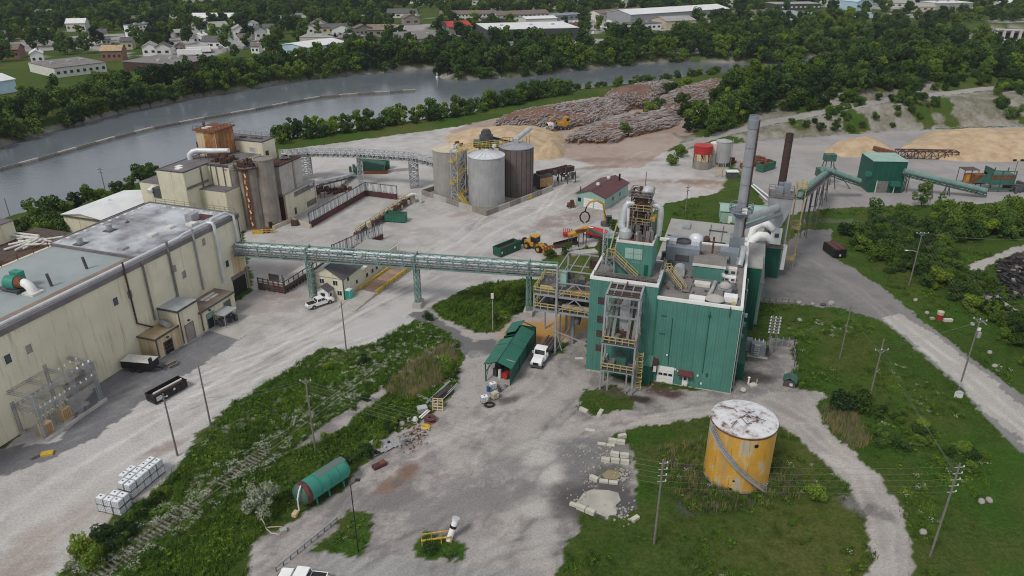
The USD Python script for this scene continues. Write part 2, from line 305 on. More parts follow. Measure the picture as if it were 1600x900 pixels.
def rail(mb, pts, h=1.1, step=2.0, r=0.04, mid=True, close=False, toe=False):
    pts = [np.asarray(q, float) for q in pts]
    if close: pts.append(pts[0])
    for p, q in zip(pts[:-1], pts[1:]):
        n = max(1, int(round(np.linalg.norm(q - p) / step)))
        for i in range(n + 1):
            b = p + (q - p) * i / n; mb.bar(b, b + (0, 0, h), r * 2)
        for k in ((h, h * 0.52) if mid else (h,)): mb.bar(p + (0, 0, k), q + (0, 0, k), r * 2)
        if toe: mb.bar(p + (0, 0, 0.08), q + (0, 0, 0.08), 0.03, 0.16)
    return mb
def truss(mb, p, q, w, h, bays, c=0.09, d=0.06, sides=True, floor=True, top=True, side=None):
    """box truss from p to q (middle of its floor): chords, posts, diagonals"""
    p, q = np.asarray(p, float), np.asarray(q, float); u = q - p; s = np.cross(u, (0, 0, 1)); s = s / np.linalg.norm(s) * w / 2
    up = np.array([0, 0, h])
    for e in (-1, 1):
        for k in (0, 1): mb.bar(p + e * s + k * up, q + e * s + k * up, c * 2)
    for i in range(bays + 1):
        b = p + u * i / bays
        for e in (-1, 1): mb.bar(b + e * s, b + e * s + up, d * 2)
        mb.bar(b - s, b + s, d * 2)
        if top: mb.bar(b - s + up, b + s + up, d * 2)
        if i < bays:
            b2 = p + u * (i + 1) / bays
            for e in (-1, 1):
                a0, a1 = (b + e * s, b2 + e * s + up) if i % 2 == 0 else (b + e * s + up, b2 + e * s)
                mb.bar(a0, a1, d * 1.6)
            if floor: mb.bar(b - s, b2 + s, d * 1.6)
            if top: mb.bar(b - s + up, b2 + s + up, d * 1.6)
    return mb
def tower(mb, c, w, d, z0, z1, bays, r=0.1, rot=0.0, taper=1.0):
    cr, sr = mcos(rot), msin(rot)
    def K(i, j, k): t = 1 + (taper - 1) * k; x, y = i * w / 2 * t, j * d / 2 * t; return np.array([c[0] + x * cr - y * sr, c[1] + x * sr + y * cr, z0 + (z1 - z0) * k])
    ring = [(-1, -1), (1, -1), (1, 1), (-1, 1)]
    for i, j in ring: mb.bar(K(i, j, 0), K(i, j, 1), r * 2)
    for k in range(bays):
        a, b = k / bays, (k + 1) / bays
        for m in range(4):
            p, q = ring[m], ring[(m + 1) % 4]
            mb.bar(K(*p, b), K(*q, b), r * 1.3); mb.bar(K(*p, a), K(*q, b), r * 1.2); mb.bar(K(*q, a), K(*p, b), r * 1.2)
    return mb
def stairs(mb, rb, p, q, w, rise=0.2):
    """treads and stringers into mb, hand rails into rb"""
    p, q = np.asarray(p, float), np.asarray(q, float); u = q - p; s = np.cross(u, (0, 0, 1)); s = s / np.linalg.norm(s) * w / 2
    n = max(2, int(abs(u[2]) / rise))
    for e in (-1, 1): mb.bar(p + e * s, q + e * s, 0.08, 0.28)
    for i in range(n):
        b = p + u * (i + 0.5) / n; mb.bar(b - s, b + s, 0.3, 0.05)
    for e in (-1, 1):
        for k in (1.0, 0.55): rb.bar(p + e * s + (0, 0, k), q + e * s + (0, 0, k), 0.09)
        m = max(2, int(np.linalg.norm(u) / 1.8))
        for i in range(m + 1): b = p + u * i / m + e * s; rb.bar(b, b + (0, 0, 1.0), 0.08)
def walls(mb, x0, x1, y0, y1, z0, z1): return mb.box(x0, x1, y0, y1, z0, z1)
def slab_roof(mb, x0, x1, y0, y1, z, t=0.12, over=0.0): return mb.box(x0 - over, x1 + over, y0 - over, y1 + over, z, z + t)
def rim(mb, x0, x1, y0, y1, z, h=0.5, t=0.3, over=0.03):          # parapet cap round a flat roof
    a, b, c, d = x0 - over, x1 + over, y0 - over, y1 + over
    mb.box(a, b, c, c + t, z, z + h); mb.box(a, b, d - t, d, z, z + h); mb.box(a, a + t, c + t, d - t, z, z + h); mb.box(b - t, b, c + t, d - t, z, z + h); return mb
# ------------------------------------------------------------------ the ground: heights, kinds and their tones
def world_poly(pts, z=0.0): return Polygon([tuple(at(*q[:2], q[2] if len(q) > 2 else z)[:2]) for q in pts]).buffer(0)
def world_line(pts, z=0.0): return np.array([at(*q[:2], q[2] if len(q) > 2 else z) for q in pts])
WATER = -4.0
NEAR_SHORE = [(-330, 480), (-120, 400), (0, 352), (60, 338), (180, 304), (240, 288), (300, 266), (440, 226), (560, 210), (650, 197), (720, 186), (800, 166), (900, 147), (1000, 136), (1100, 123), (1200, 109), (1290, 98), (1345, 84)]
FAR_SHORE = [(1340, 80), (1280, 88), (1210, 100), (1150, 99), (1060, 97), (1000, 101), (900, 112), (800, 122), (720, 126), (680, 122), (690, 113), (720, 104), (650, 110), (560, 118), (470, 127), (400, 139), (300, 155), (190, 178), (90, 205), (0, 232), (-250, 305), (-450, 380)]
RIVER = world_poly(NEAR_SHORE + FAR_SHORE, WATER)
WEIR_POOL = world_poly([(1500, 66), (1545, 46), (1660, 43), (1660, 78), (1560, 75)], WATER)
WATERS = shapely.union_all([RIVER, WEIR_POOL])
TOE = world_line([(1040, 241), (1090, 231), (1230, 217), (1300, 212), (1400, 206), (1500, 200), (1600, 197), (1800, 190)])
CREST = np.array([at(u, v, z) for u, v, z in [(1040, 238, 0.2), (1085, 226, 0.8), (1210, 194, 2.5), (1280, 181, 5.0), (1340, 169, 7.0), (1400, 158, 8.0), (1500, 147, 8.0), (1600, 135, 8.0), (1800, 120, 8.0)]])
def sstep(a, b, x): t = np.clip((x - a) / (b - a), 0, 1); return t * t * (3 - 2 * t)
def P3(x, y, s): return np.stack([x * s, y * s, np.zeros_like(x)], -1)
shapely.prepare(WATERS)
def shore_distance(x, y):                              # positive on the water
    p = shapely.points(x, y); inside = shapely.contains(WATERS, p)
    d = np.full(x.shape, 60.0); near = (y > 150) & (y < 1500)
    d[near] = shapely.distance(WATERS.boundary.simplify(1.5), p[near])
    return np.where(inside, d, -d)
def height(x, y, sd=None):
    x, y = np.asarray(x, float), np.asarray(y, float)
    sd = shore_distance(x, y) if sd is None else sd
    z = np.zeros_like(x)
    yt, yc, zc = np.interp(x, TOE[:, 0], TOE[:, 1]), np.interp(x, CREST[:, 0], CREST[:, 1]), np.interp(x, CREST[:, 0], CREST[:, 2])
    zc = zc * sstep(58, 75, x)
    rough = fbm(P3(x, y, 0.16), 4, 3) - 0.5
    k = (y - yt) / np.maximum(yc - yt, 1)
    face = sstep(0.0, 0.85, k + rough * 0.15 * ((k > 0) & (k < 1)))
    up = sstep(7, 20, y - yc)
    ridge = zc * face + up * (2.5 + 2.0 * rough) * np.minimum(zc / 3, 1)
    ridge = ridge * (1 - sstep(38, 120, y - yc))
    z += np.where(k > -0.2, ridge, 0)
    z += 26 * sstep(900, 2300, y) + (fbm(P3(x, y, 0.006), 3, 5) - 0.5) * 10 * sstep(900, 1500, y)
    s = sstep(-7.5, 4.0, sd)
    return z * (1 - s) + (-7.5) * s
YARD = [(-160, 780), (0, 705), (155, 585), (330, 500), (395, 455), (380, 360), (385, 300), (440, 262), (440, 235), (560, 219), (640, 208), (700, 200), (760, 190), (870, 172), (1000, 225), (1045, 237), (1120, 217), (1140, 270), (1125, 300), (1040, 318), (1000, 345), (960, 365), (930, 385), (880, 395), (850, 405), (835, 420), (850, 437), (800, 437), (745, 445), (690, 470), (655, 490), (640, 505), (600, 530), (545, 545), (500, 545), (440, 583), (350, 640), (300, 690), (275, 735), (245, 768), (180, 805), (125, 848), (90, 900), (50, 970), (-260, 970)]
LOGYARD = [(700, 206), (740, 192), (800, 180), (870, 167), (930, 154), (1000, 142), (1110, 128), (1140, 135), (1105, 175), (1080, 214), (1040, 237), (1000, 262), (940, 262), (880, 245), (800, 232)]
EAST = [(1110, 222), (1230, 215), (1330, 208), (1600, 197), (1740, 190), (1740, 330), (1600, 316), (1400, 322), (1290, 326), (1270, 330), (1220, 338), (1195, 320), (1175, 285), (1150, 262)]
CENTRAL = [(380, 910), (400, 845), (460, 810), (530, 765), (590, 705), (640, 665), (690, 640), (715, 600), (722, 560), (726, 535), (690, 507), (655, 492), (668, 478), (700, 500), (745, 520), (775, 520), (800, 495), (835, 478), (930, 478), (915, 575), (1010, 606), (1145, 612), (1168, 545), (1195, 540), (1235, 575), (1238, 606), (1290, 612), (1270, 628), (1200, 632), (1100, 645), (1000, 664), (950, 682), (985, 692), (992, 720), (995, 790), (975, 812), (905, 803), (893, 840), (868, 880), (885, 970), (280, 970)]
PAVED = [(455, 910), (500, 868), (600, 868), (760, 880), (850, 893), (860, 970), (420, 970)]
EASTROAD = [(1225, 380), (1255, 360), (1298, 357), (1302, 380), (1290, 395), (1320, 412), (1380, 450), (1440, 500), (1500, 545), (1560, 590), (1660, 665), (1660, 770), (1600, 712), (1560, 670), (1500, 606), (1440, 552), (1380, 503), (1330, 486), (1280, 478), (1210, 475), (1170, 470), (1195, 430)]
SLABROAD = [(1378, 497), (1408, 491), (1470, 530), (1540, 585), (1660, 688), (1660, 745), (1560, 660), (1490, 592), (1430, 538)]
LOOP = [(940, 676), (1000, 652), (1100, 634), (1165, 627), (1205, 612), (1240, 613), (1284, 611), (1294, 620), (1276, 634), (1292, 668), (1332, 704), (1382, 752), (1405, 800), (1420, 850), (1427, 900), (1440, 970), (1345, 970), (1352, 900), (1362, 850), (1350, 800), (1330, 765), (1290, 725), (1245, 683), (1208, 658), (1130, 648), (1000, 668)]
RAMP = [(636, 493), (660, 484), (692, 500), (722, 520), (745, 535), (772, 528), (778, 548), (745, 562), (723, 552), (705, 524), (680, 507), (650, 500)]
MILLSIDE = [(95, 690), (155, 590), (180, 580), (250, 562), (330, 515), (385, 522), (330, 560), (230, 622), (150, 683), (75, 716), (20, 742), (-20, 745), (-20, 705)]
ISLES = [[(478, 868), (545, 798), (575, 803), (585, 835), (568, 868), (510, 862)], [(653, 853), (668, 830), (700, 836), (720, 845), (723, 873), (653, 873)], [(903, 635), (915, 608), (960, 600), (986, 625), (985, 640), (925, 646)],
         [(865, 560), (880, 535), (890, 535), (885, 552)], [(830, 575), (836, 545), (845, 545), (842, 575)]]
NEWROAD = [(1500, 418), (1545, 402), (1600, 382), (1680, 370), (1680, 380), (1600, 392), (1548, 412), (1530, 430), (1560, 462), (1600, 490), (1680, 540), (1680, 575), (1600, 512), (1540, 470), (1508, 440)]
BURNT = [(1555, 415), (1590, 395), (1660, 400), (1660, 500), (1600, 465), (1560, 440)]
PAD = [(1190, 560), (1205, 528), (1240, 530), (1243, 580)]
DITCH = [(455, 710), (500, 692), (560, 647), (607, 611), (597, 604), (540, 640), (480, 682)]
ORANGE = [(800, 520), (830, 490), (925, 488), (915, 515), (905, 530), (845, 530), (825, 545), (805, 545)]
YARDLINE = world_line([(-100, 900), (100, 760), (300, 640), (480, 530), (620, 440), (700, 400), (760, 360), (860, 310), (930, 270), (1010, 240)])
ROADS = [(world_line([(380, 900), (500, 815), (590, 740), (680, 690), (760, 660), (840, 600), (880, 530)]), 2.2), (world_line([(560, 900), (700, 780), (830, 690), (960, 662), (1100, 640), (1200, 628), (1260, 660), (1340, 740), (1380, 830), (1390, 960)]), 2.0),
         (world_line([(1240, 400), (1330, 445), (1420, 520), (1500, 580), (1660, 720)]), 2.4), (YARDLINE, 5.0)]
GROUND_KINDS = {}       # class number -> (prim name, material, tone, second tone)
def classes():
    Z = {k: world_poly(v) for k, v in dict(yard=YARD, log=LOGYARD, east=EAST, central=CENTRAL, paved=PAVED, eastroad=EASTROAD, slab=SLABROAD, loop=LOOP, ramp=RAMP, mill=MILLSIDE, new=NEWROAD, burnt=BURNT, pad=PAD, ditch=DITCH).items()}
    out = [(1, 'yard', Z['yard']), (2, 'log', Z['log']), (3, 'east', Z['east']), (4, 'central', Z['central']), (5, 'eastroad', Z['eastroad']), (6, 'slab', Z['slab']), (7, 'loop', Z['loop']), (4, 'pad', Z['pad']), (8, 'ramp', Z['ramp']), (9, 'mill', Z['mill']),
           (10, 'paved', Z['paved']), (7, 'new', Z['new']), (11, 'burnt', Z['burnt']), (4, 'ditch', Z['ditch'])]
    out += [(0, 'isle', world_poly(q)) for q in ISLES]
    return out
CLASSES = classes()
TONES = {0: ((0.044, 0.082, 0.014), (0.066, 0.090, 0.022)), 1: ((0.43, 0.415, 0.405), (0.31, 0.292, 0.28)), 2: ((0.345, 0.275, 0.235), (0.270, 0.200, 0.165)), 3: ((0.315, 0.300, 0.295), (0.255, 0.240, 0.235)),
         4: ((0.345, 0.318, 0.298), (0.170, 0.158, 0.155)), 5: ((0.205, 0.195, 0.190), (0.150, 0.142, 0.142)), 6: ((0.36, 0.34, 0.32), (0.29, 0.27, 0.255)), 7: ((0.36, 0.335, 0.31), (0.25, 0.23, 0.215)),
         8: ((0.145, 0.142, 0.145), (0.115, 0.112, 0.115)), 9: ((0.155, 0.153, 0.162), (0.205, 0.2, 0.2)), 10: ((0.30, 0.29, 0.285), (0.235, 0.225, 0.222)), 11: ((0.035, 0.03, 0.03), (0.11, 0.08, 0.065)), 12: ((0.275, 0.255, 0.225), (0.135, 0.128, 0.09)), 13: ((0.045, 0.040, 0.035), (0.03, 0.027, 0.025)), 14: ((0.33, 0.315, 0.30), (0.26, 0.245, 0.235))}
NAMES = {0: 'grass_ground', 1: 'gravel_yard', 2: 'log_yard_dirt', 3: 'east_yard_gravel', 4: 'worn_gravel_lot', 5: 'gravel_road', 6: 'concrete_road', 7: 'dirt_road', 8: 'asphalt_path', 9: 'dark_gravel_strip', 10: 'paved_lot', 11: 'burnt_ground', 12: 'rock_slope', 13: 'river_bed', 14: 'haul_road'}
SPOTS = [  # (u, v, radius along, radius across in metres, angle, tone, strength): stains, ruts, bare patches that are part of the ground
    (620, 752, 3.4, 1.6, 40, (0.20, 0.13, 0.095), .8), (640, 735, 2.0, 1.2, 40, (0.16, 0.10, 0.08), .7), (1040, 612, 3.5, 1.8, -17, (0.075, 0.045, 0.038), .85), (1000, 622, 2.6, 1.2, -17, (0.045, 0.034, 0.03), .9), (1030, 596, 2.2, 1.6, 0, (0.10, 0.055, 0.045), .7),
    (960, 610, 3, 2, 0, (0.12, 0.09, 0.08), .6), (935, 590, 3, 1.5, 60, (0.16, 0.13, 0.12), .5), (1180, 590, 4, 2, 0, (0.055, 0.047, 0.044), .8), (1190, 558, 3.5, 2.0, 0, (0.10, 0.09, 0.085), .7), (1060, 725, 3.2, 1.6, -35, (0.085, 0.05, 0.052), .75),
    (820, 720, 9, 5, 30, (0.20, 0.188, 0.185), .55), (760, 760, 8, 5, 0, (0.205, 0.19, 0.188), .6), (850, 690, 6, 1.8, 30, (0.42, 0.40, 0.37), .6), (865, 742, 3.0, 2.0, 60, (0.46, 0.44, 0.41), .75), (848, 712, 3.4, 1.5, 40, (0.45, 0.42, 0.39), .7), (840, 795, 3, 1.8, 0, (0.44, 0.42, 0.39), .6), (850, 845, 4, 2, 70, (0.38, 0.36, 0.34), .6),
    (780, 770, 7, 3, 15, (0.15, 0.142, 0.142), .45), (690, 800, 9, 3, 20, (0.22, 0.205, 0.198), .5), (730, 860, 8, 2, 0, (0.36, 0.34, 0.32), .5), (905, 700, 5, 2.5, 0, (0.16, 0.155, 0.16), .7), (930, 720, 6, 4, 60, (0.15, 0.145, 0.15), .7), (938, 782, 6.5, 4.6, 0, (0.085, 0.08, 0.08), 1.0), (955, 742, 3.2, 2.4, 0, (0.10, 0.094, 0.09), .9),
    (700, 620, 2, 8, -20, (0.36, 0.34, 0.32), .4), (850, 640, 10, 2.5, 55, (0.36, 0.335, 0.305), .5), (770, 630, 3, 1.3, 30, (0.12, 0.10, 0.095), .7), (798, 622, 2, 1, 20, (0.10, 0.085, 0.08), .8), (735, 555, 4, 1.6, 0, (0.36, 0.345, 0.33), .5),
    (1345, 790, 2.6, 1.5, -45, (0.19, 0.175, 0.17), .8), (1375, 800, 2.2, 1.1, -50, (0.17, 0.158, 0.155), .8), (1310, 725, 4, 1.2, -45, (0.46, 0.43, 0.40), .5),
    (880, 345, 14, 5, 35, (0.24, 0.185, 0.16), .6), (905, 365, 8, 3, 20, (0.22, 0.165, 0.14), .5), (960, 250, 16, 3, 0, (0.20, 0.15, 0.13), .6), (930, 262, 9, 2, 10, (0.19, 0.145, 0.125), .6), (1010, 290, 10, 8, 0, (0.29, 0.24, 0.215), .5), (960, 300, 6, 3, 0, (0.44, 0.42, 0.39), .5), (1095, 285, 11, 3, -5, (0.25, 0.175, 0.135), .8), (1115, 292, 8, 1.8, -5, (0.36, 0.255, 0.175), .7), (1060, 283, 14, 2.5, 0, (0.21, 0.155, 0.135), .5),
    (690, 345, 9, 4, 30, (0.46, 0.43, 0.41), .5), (720, 335, 4, 1.8, 30, (0.30, 0.235, 0.21), .6), (640, 365, 6, 2, 40, (0.33, 0.255, 0.225), .5), (700, 400, 12, 2, 40, (0.45, 0.42, 0.40), .4), (540, 410, 6, 2.5, 30, (0.48, 0.46, 0.44), .5), (560, 380, 14, 6, 35, (0.33, 0.315, 0.31), .4), (470, 395, 12, 5, 35, (0.42, 0.395, 0.385), .4), (505, 305, 7, 3, 30, (0.24, 0.165, 0.14), .7), (520, 295, 6, 2, 30, (0.20, 0.14, 0.12), .6),
    (560, 300, 8, 3, 35, (0.33, 0.31, 0.30), .3), (100, 790, 14, 3, 55, (0.44, 0.42, 0.40), .5), (60, 840, 10, 3, 50, (0.33, 0.28, 0.245), .5), (140, 860, 7, 3, 50, (0.36, 0.31, 0.27), .5), (40, 890, 6, 2, 40, (0.27, 0.21, 0.185), .5), (250, 705, 4, 1.5, 40, (0.25, 0.19, 0.16), .6), (225, 780, 6, 2.5, 40, (0.42, 0.36, 0.32), .6),
    (400, 640, 9, 3, 55, (0.45, 0.43, 0.42), .4), (520, 560, 6, 2, 30, (0.35, 0.31, 0.29), .5), (430, 480, 8, 3, 10, (0.31, 0.265, 0.25), .5), (440, 462, 5, 2, 0, (0.27, 0.205, 0.19), .6), (840, 520, 7, 5, 0, (0.40, 0.215, 0.06), .95), (890, 505, 5, 4, 0, (0.42, 0.235, 0.075), .9), (815, 533, 4, 1.8, 10, (0.36, 0.19, 0.07), .85), (935, 512, 3, 5, 0, (0.40, 0.37, 0.33), .4),
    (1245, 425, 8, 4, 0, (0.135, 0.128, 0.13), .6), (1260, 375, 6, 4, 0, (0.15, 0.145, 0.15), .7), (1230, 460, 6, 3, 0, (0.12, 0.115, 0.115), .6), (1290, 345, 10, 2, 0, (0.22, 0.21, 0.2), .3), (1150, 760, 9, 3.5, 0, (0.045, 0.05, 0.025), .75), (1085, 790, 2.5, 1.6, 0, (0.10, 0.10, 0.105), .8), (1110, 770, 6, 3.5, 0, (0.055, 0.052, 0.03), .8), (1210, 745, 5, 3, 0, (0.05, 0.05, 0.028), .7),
    (1190, 250, 12, 3, 0, (0.34, 0.31, 0.28), .4), (1300, 232, 26, 5, -3, (0.37, 0.33, 0.28), .5), (1480, 245, 30, 4, -3, (0.33, 0.31, 0.29), .4), (1450, 285, 26, 2, 0, (0.22, 0.21, 0.205), .4), (1400, 310, 40, 3, 0, (0.26, 0.25, 0.245), .4),
]
CLEAR = shapely.union_all([world_poly(q) for q in ([(258, 92), (425, 86), (440, 52), (330, 46), (250, 50)], [(440, 78), (700, 80), (930, 72), (1090, 50), (1100, 27), (900, 25), (670, 28), (560, 52), (440, 56)], [(70, 130), (200, 122), (200, 52), (30, 60), (20, 110)], [(1190, 36), (1300, 33), (1530, 26), (1530, 6), (1200, 5)], [(0, 160), (60, 150), (60, 138), (0, 140)], [(1490, 84), (1660, 98), (1660, 40), (1530, 40)])])
def ground_class(x, y, sd):
    wx = x + (fbm(P3(x, y, 0.35), 4, 11) - 0.5) * 1.8 + (fbm(P3(x, y, 1.3), 2, 12) - 0.5) * 1.0
    wy = y + (fbm(P3(x, y, 0.35), 4, 13) - 0.5) * 1.8 + (fbm(P3(x, y, 1.3), 2, 14) - 0.5) * 1.0
    cl = np.zeros(x.shape, int)
    for k, _, g in CLASSES:
        b = g.bounds; m = (wx > b[0]) & (wx < b[2]) & (wy > b[1]) & (wy < b[3])
        if m.any():
            i = np.nonzero(m)[0]; shapely.prepare(g)
            cl[i[shapely.contains_xy(g, wx[i], wy[i])]] = k
    yt, yc, zc = np.interp(x, TOE[:, 0], TOE[:, 1]), np.interp(x, CREST[:, 0], CREST[:, 1]), np.interp(x, CREST[:, 0], CREST[:, 2])
    k = (wy - yt) / np.maximum(yc - yt, 1)
    onr = (x > 62)
    veg = fbm(P3(x, y, 0.09), 4, 21)
    vx = np.interp(x, [90, 150, 200, 215, 240], [0.56, 0.58, 0.66, 0.5, 0.30])
    cl = np.where(onr & (k > 0.02) & (k < 1.0), np.where(veg < vx, 12, 0), cl)
    cl = np.where(onr & (k > 1.0) & (y - yc > 7.5) & (y - yc < 26) & (veg < 0.53) & (x < 190), 12, cl)
    cl = np.where(onr & (np.abs(wy - yc - 4.0) < 3.6), 14, cl)
    cl = np.where(sd > -3.5, 12, cl); cl = np.where(sd > 0.5, 13, cl)
    far = (y > 470) & (sd < -12)
    cl = np.where(far & (fbm(P3(x, y, 0.018), 3, 33) > np.where(shapely.contains_xy(CLEAR, x, y), .42, .6)), 3, cl)
    return cl
def ground_tone(x, y, cl):
    A = np.array([TONES[k][0] for k in range(15)])[cl]; B = np.array([TONES[k][1] for k in range(15)])[cl]
    n1, n2, n3 = fbm(P3(x, y, 0.045), 4, 41), fbm(P3(x, y, 0.35), 4, 42), fbm(P3(x, y, 1.7), 2, 43)
    t = np.clip((0.42 * n1 + 0.36 * n2 + 0.22 * n3 - 0.5) * 4.6 + 0.42, 0, 1)
    c = A + (B - A) * t[:, None]
    hard = (cl > 0) & (cl != 13)
    p = shapely.points(x, y); near = y < 330
    for line, w in ROADS:                                # wheel tracks: paler, packed ruts along the way
        ls = LineString(line[:, :2]); d = np.full(x.shape, 99.0); d[near] = shapely.distance(ls, p[near])
        d = d + (fbm(P3(x, y, 0.12), 3, 51) - 0.5) * 2.5
        rut = np.exp(-((d - w * 0.5) / 0.55) ** 2) + 0.7 * np.exp(-((d - w * 1.25) / 0.5) ** 2) * (n1 > 0.45)
        c = np.where(hard[:, None], c * (1 + 0.30 * rut[:, None] * (n2[:, None] * 2 - .35)), c)
    tk = random.Random(17)
    for u, v, a, L in [(tk.uniform(560, 900), tk.uniform(640, 890), tk.uniform(20, 80), tk.uniform(14, 34)) for _ in range(16)] + [(tk.uniform(120, 560), tk.uniform(480, 780), tk.uniform(38, 60), tk.uniform(30, 70)) for _ in range(12)] + [(tk.uniform(640, 1000), tk.uniform(255, 400), tk.uniform(10, 75), tk.uniform(30, 70)) for _ in range(12)]:
        o = at(u, v); r = math.radians(a); dx, dy = x - o[0], y - o[1]; s = dx * mcos(r) + dy * msin(r); q = -dx * msin(r) + dy * mcos(r) + (s / L) ** 2 * 5 + (fbm(P3(x, y, .09), 2, 99) - .5) * 1.6
        m = (np.abs(s) < L / 2) & (np.abs(q) < 2) & hard; k = tk.choice((-.26, -.2, .2, .26)) * (np.exp(-((q[m] - .9) / .28) ** 2) + np.exp(-((q[m] + .9) / .28) ** 2)) * sstep(0, .25, .5 - np.abs(s[m]) / L) * (n2[m] * 1.6)
        c[m] = c[m] * (1 + k[:, None])
    g = (cl == 0)
    dry = sstep(0.48, 0.66, fbm(P3(x, y, 0.08), 4, 61))[:, None]
    c = np.where(g[:, None], c * (1 - 0.0 * dry) + dry * np.array([0.024, 0.010, 0.006]), c)
    lush = sstep(0.52, 0.7, fbm(P3(x, y, 0.11), 4, 62))[:, None]
    c = np.where(g[:, None], c * (1 - 0.45 * lush) + 0.45 * lush * np.array([0.038, 0.105, 0.013]), c)
    wx, wy = x + (n2 - 0.5) * 2.2 + (n3 - 0.5) * .8, y + (fbm(P3(x, y, 0.33), 4, 71) - 0.5) * 2.2
    for u, v, a, b, ang, tone, k in SPOTS:
        o = at(u, v); r = math.radians(ang); dx, dy = wx - o[0], wy - o[1]
        e = ((dx * mcos(r) + dy * msin(r)) / a) ** 2 + ((-dx * msin(r) + dy * mcos(r)) / b) ** 2
        oc = int(cl[np.argmin(dx * dx + dy * dy)]) == 0; m = (e < 4) & ((cl == 0) == oc)
        if m.any():
            w = k * np.clip((1.25 - np.sqrt(e[m])) * 1.6, 0, 1)[:, None]; w = np.clip(w * sstep(.28, .62, (n2[m] + n3[m] * .7) / 1.7 + .18 * w[:, 0])[:, None] * 1.15, 0, 1)
            c[m] = c[m] * (1 - w) + np.array(tone) * w
    return c * (0.94 + 0.12 * n3)[:, None]
reg('ground_hard', {'a': ('attribute', {'attribute': 'tint'}), 'g': ('geometry', {}), 'n': ('noise_texture', {'scale': 3.2, 'detail': 6.0, 'roughness': 0.75}), 'r': ('rgb_ramp', {'ramp': [(0.25, (0.62,) * 3), (0.5, (1.0,) * 3), (0.78, (1.36,) * 3)]}),
                    'm': ('mix_color', {'blend_type': 'multiply', 'fac': 1.0, 'use_clamp': False}), 'b': ('bump', {'strength': 0.35, 'distance': 0.12}), 'p': ('principled_bsdf', {'roughness': 0.95, 'specular_ior_level': 0.15})},
    [('g.position', 'n.vector'), ('n.fac', 'r.fac'), ('a.color', 'm.a'), ('r.color', 'm.b'), ('m.result', 'p.base_color'), ('n.fac', 'b.height'), ('b.normal', 'p.normal')])
reg('ground_soft', {'a': ('attribute', {'attribute': 'tint'}), 'g': ('geometry', {}), 'n': ('noise_texture', {'scale': 2.2, 'detail': 6.0, 'roughness': 0.8}), 'r': ('rgb_ramp', {'ramp': [(0.28, (0.45,) * 3), (0.5, (0.95,) * 3), (0.75, (1.5,) * 3)]}),
                    'm': ('mix_color', {'blend_type': 'multiply', 'fac': 1.0, 'use_clamp': False}), 'b': ('bump', {'strength': 0.8, 'distance': 0.25}), 'p': ('principled_bsdf', {'roughness': 1.0, 'specular_ior_level': 0.05})},
    [('g.position', 'n.vector'), ('n.fac', 'r.fac'), ('a.color', 'm.a'), ('r.color', 'm.b'), ('m.result', 'p.base_color'), ('n.fac', 'b.height'), ('b.normal', 'p.normal')])
def ground_grid(y0, y1, step, half):
    """square cells of one zone, cut to what the camera could see, split into one mesh per kind of ground"""
    ys = np.arange(y0, y1 + step * 0.5, step); xm = half(y1); xs = np.arange(-math.ceil(xm / 8) * 8, xm + 8, step)
    X, Y = np.meshgrid(xs, ys); x, y = X.ravel(), Y.ravel()
    sd = shore_distance(x, y); z = height(x, y, sd)
    cl = ground_class(x, y, sd); tint = ground_tone(x, y, cl)
    lump = (cl == 0) * (fbm(P3(x, y, 0.5), 3, 81) - 0.5) * 0.35 * (y < 330); lump[(x < -70) & (y < 160)] = 0
    z = z + np.minimum(lump, 0.12) - np.where(cl == 0, 0.0, 0.0)
    nx, ny = len(xs), len(ys)
    j, i = np.meshgrid(np.arange(ny - 1), np.arange(nx - 1), indexing='ij')
    a = (j * nx + i).ravel(); quads = np.stack([a, a + 1, a + nx + 1, a + nx], 1)
    cx, cy = x[a] + step / 2, y[a] + step / 2
    keep = np.abs(cx) < half(cy); quads = quads[keep]
    return np.stack([x, y, z], 1), quads, cl, tint
parts_by_kind = {}
for y0, y1, st in ((48, 212, 0.4), (212, 420, 1.0), (420, 1100, 5.0), (1100, 3600, 40.0)):
    V, Q, cl, tint = ground_grid(y0, y1, st, lambda y: np.asarray(y) * 0.70 + 44)
    kc = cl[Q[:, 0]]
    for k in np.unique(kc): parts_by_kind.setdefault(int(k), []).append((V, Q[kc == k], tint))
for k, items in parts_by_kind.items():
    vs, fs, cs, n = [], [], [], 0
    for V, Q, T in items:
        u, inv = np.unique(Q, return_inverse=True); vs.append(V[u]); cs.append(T[u]); fs.append(inv.reshape(Q.shape) + n); n += len(u)
    V, Q, T = np.vstack(vs), np.vstack(fs), np.vstack(cs)
    m = UsdGeom.Mesh.Define(stage, '/World/' + NAMES[k])
    m.CreatePointsAttr(Vt.Vec3fArray.FromNumpy(V.astype(np.float32))); m.CreateFaceVertexCountsAttr(Vt.IntArray.FromNumpy(np.full(len(Q), 4, np.int32)))
    m.CreateFaceVertexIndicesAttr(Vt.IntArray.FromNumpy(Q.astype(np.int32).ravel())); m.CreateSubdivisionSchemeAttr('none'); m.CreateDoubleSidedAttr(True)
    UsdGeom.PrimvarsAPI(m).CreatePrimvar('tint', Sdf.ValueTypeNames.Color3fArray, 'vertex').Set(Vt.Vec3fArray.FromNumpy(T.astype(np.float32)))
    UsdShade.MaterialBindingAPI.Apply(m.GetPrim()).Bind(MATS['ground_soft' if k == 0 else 'ground_hard'])
    tag(m.GetPrim(), kind='structure')
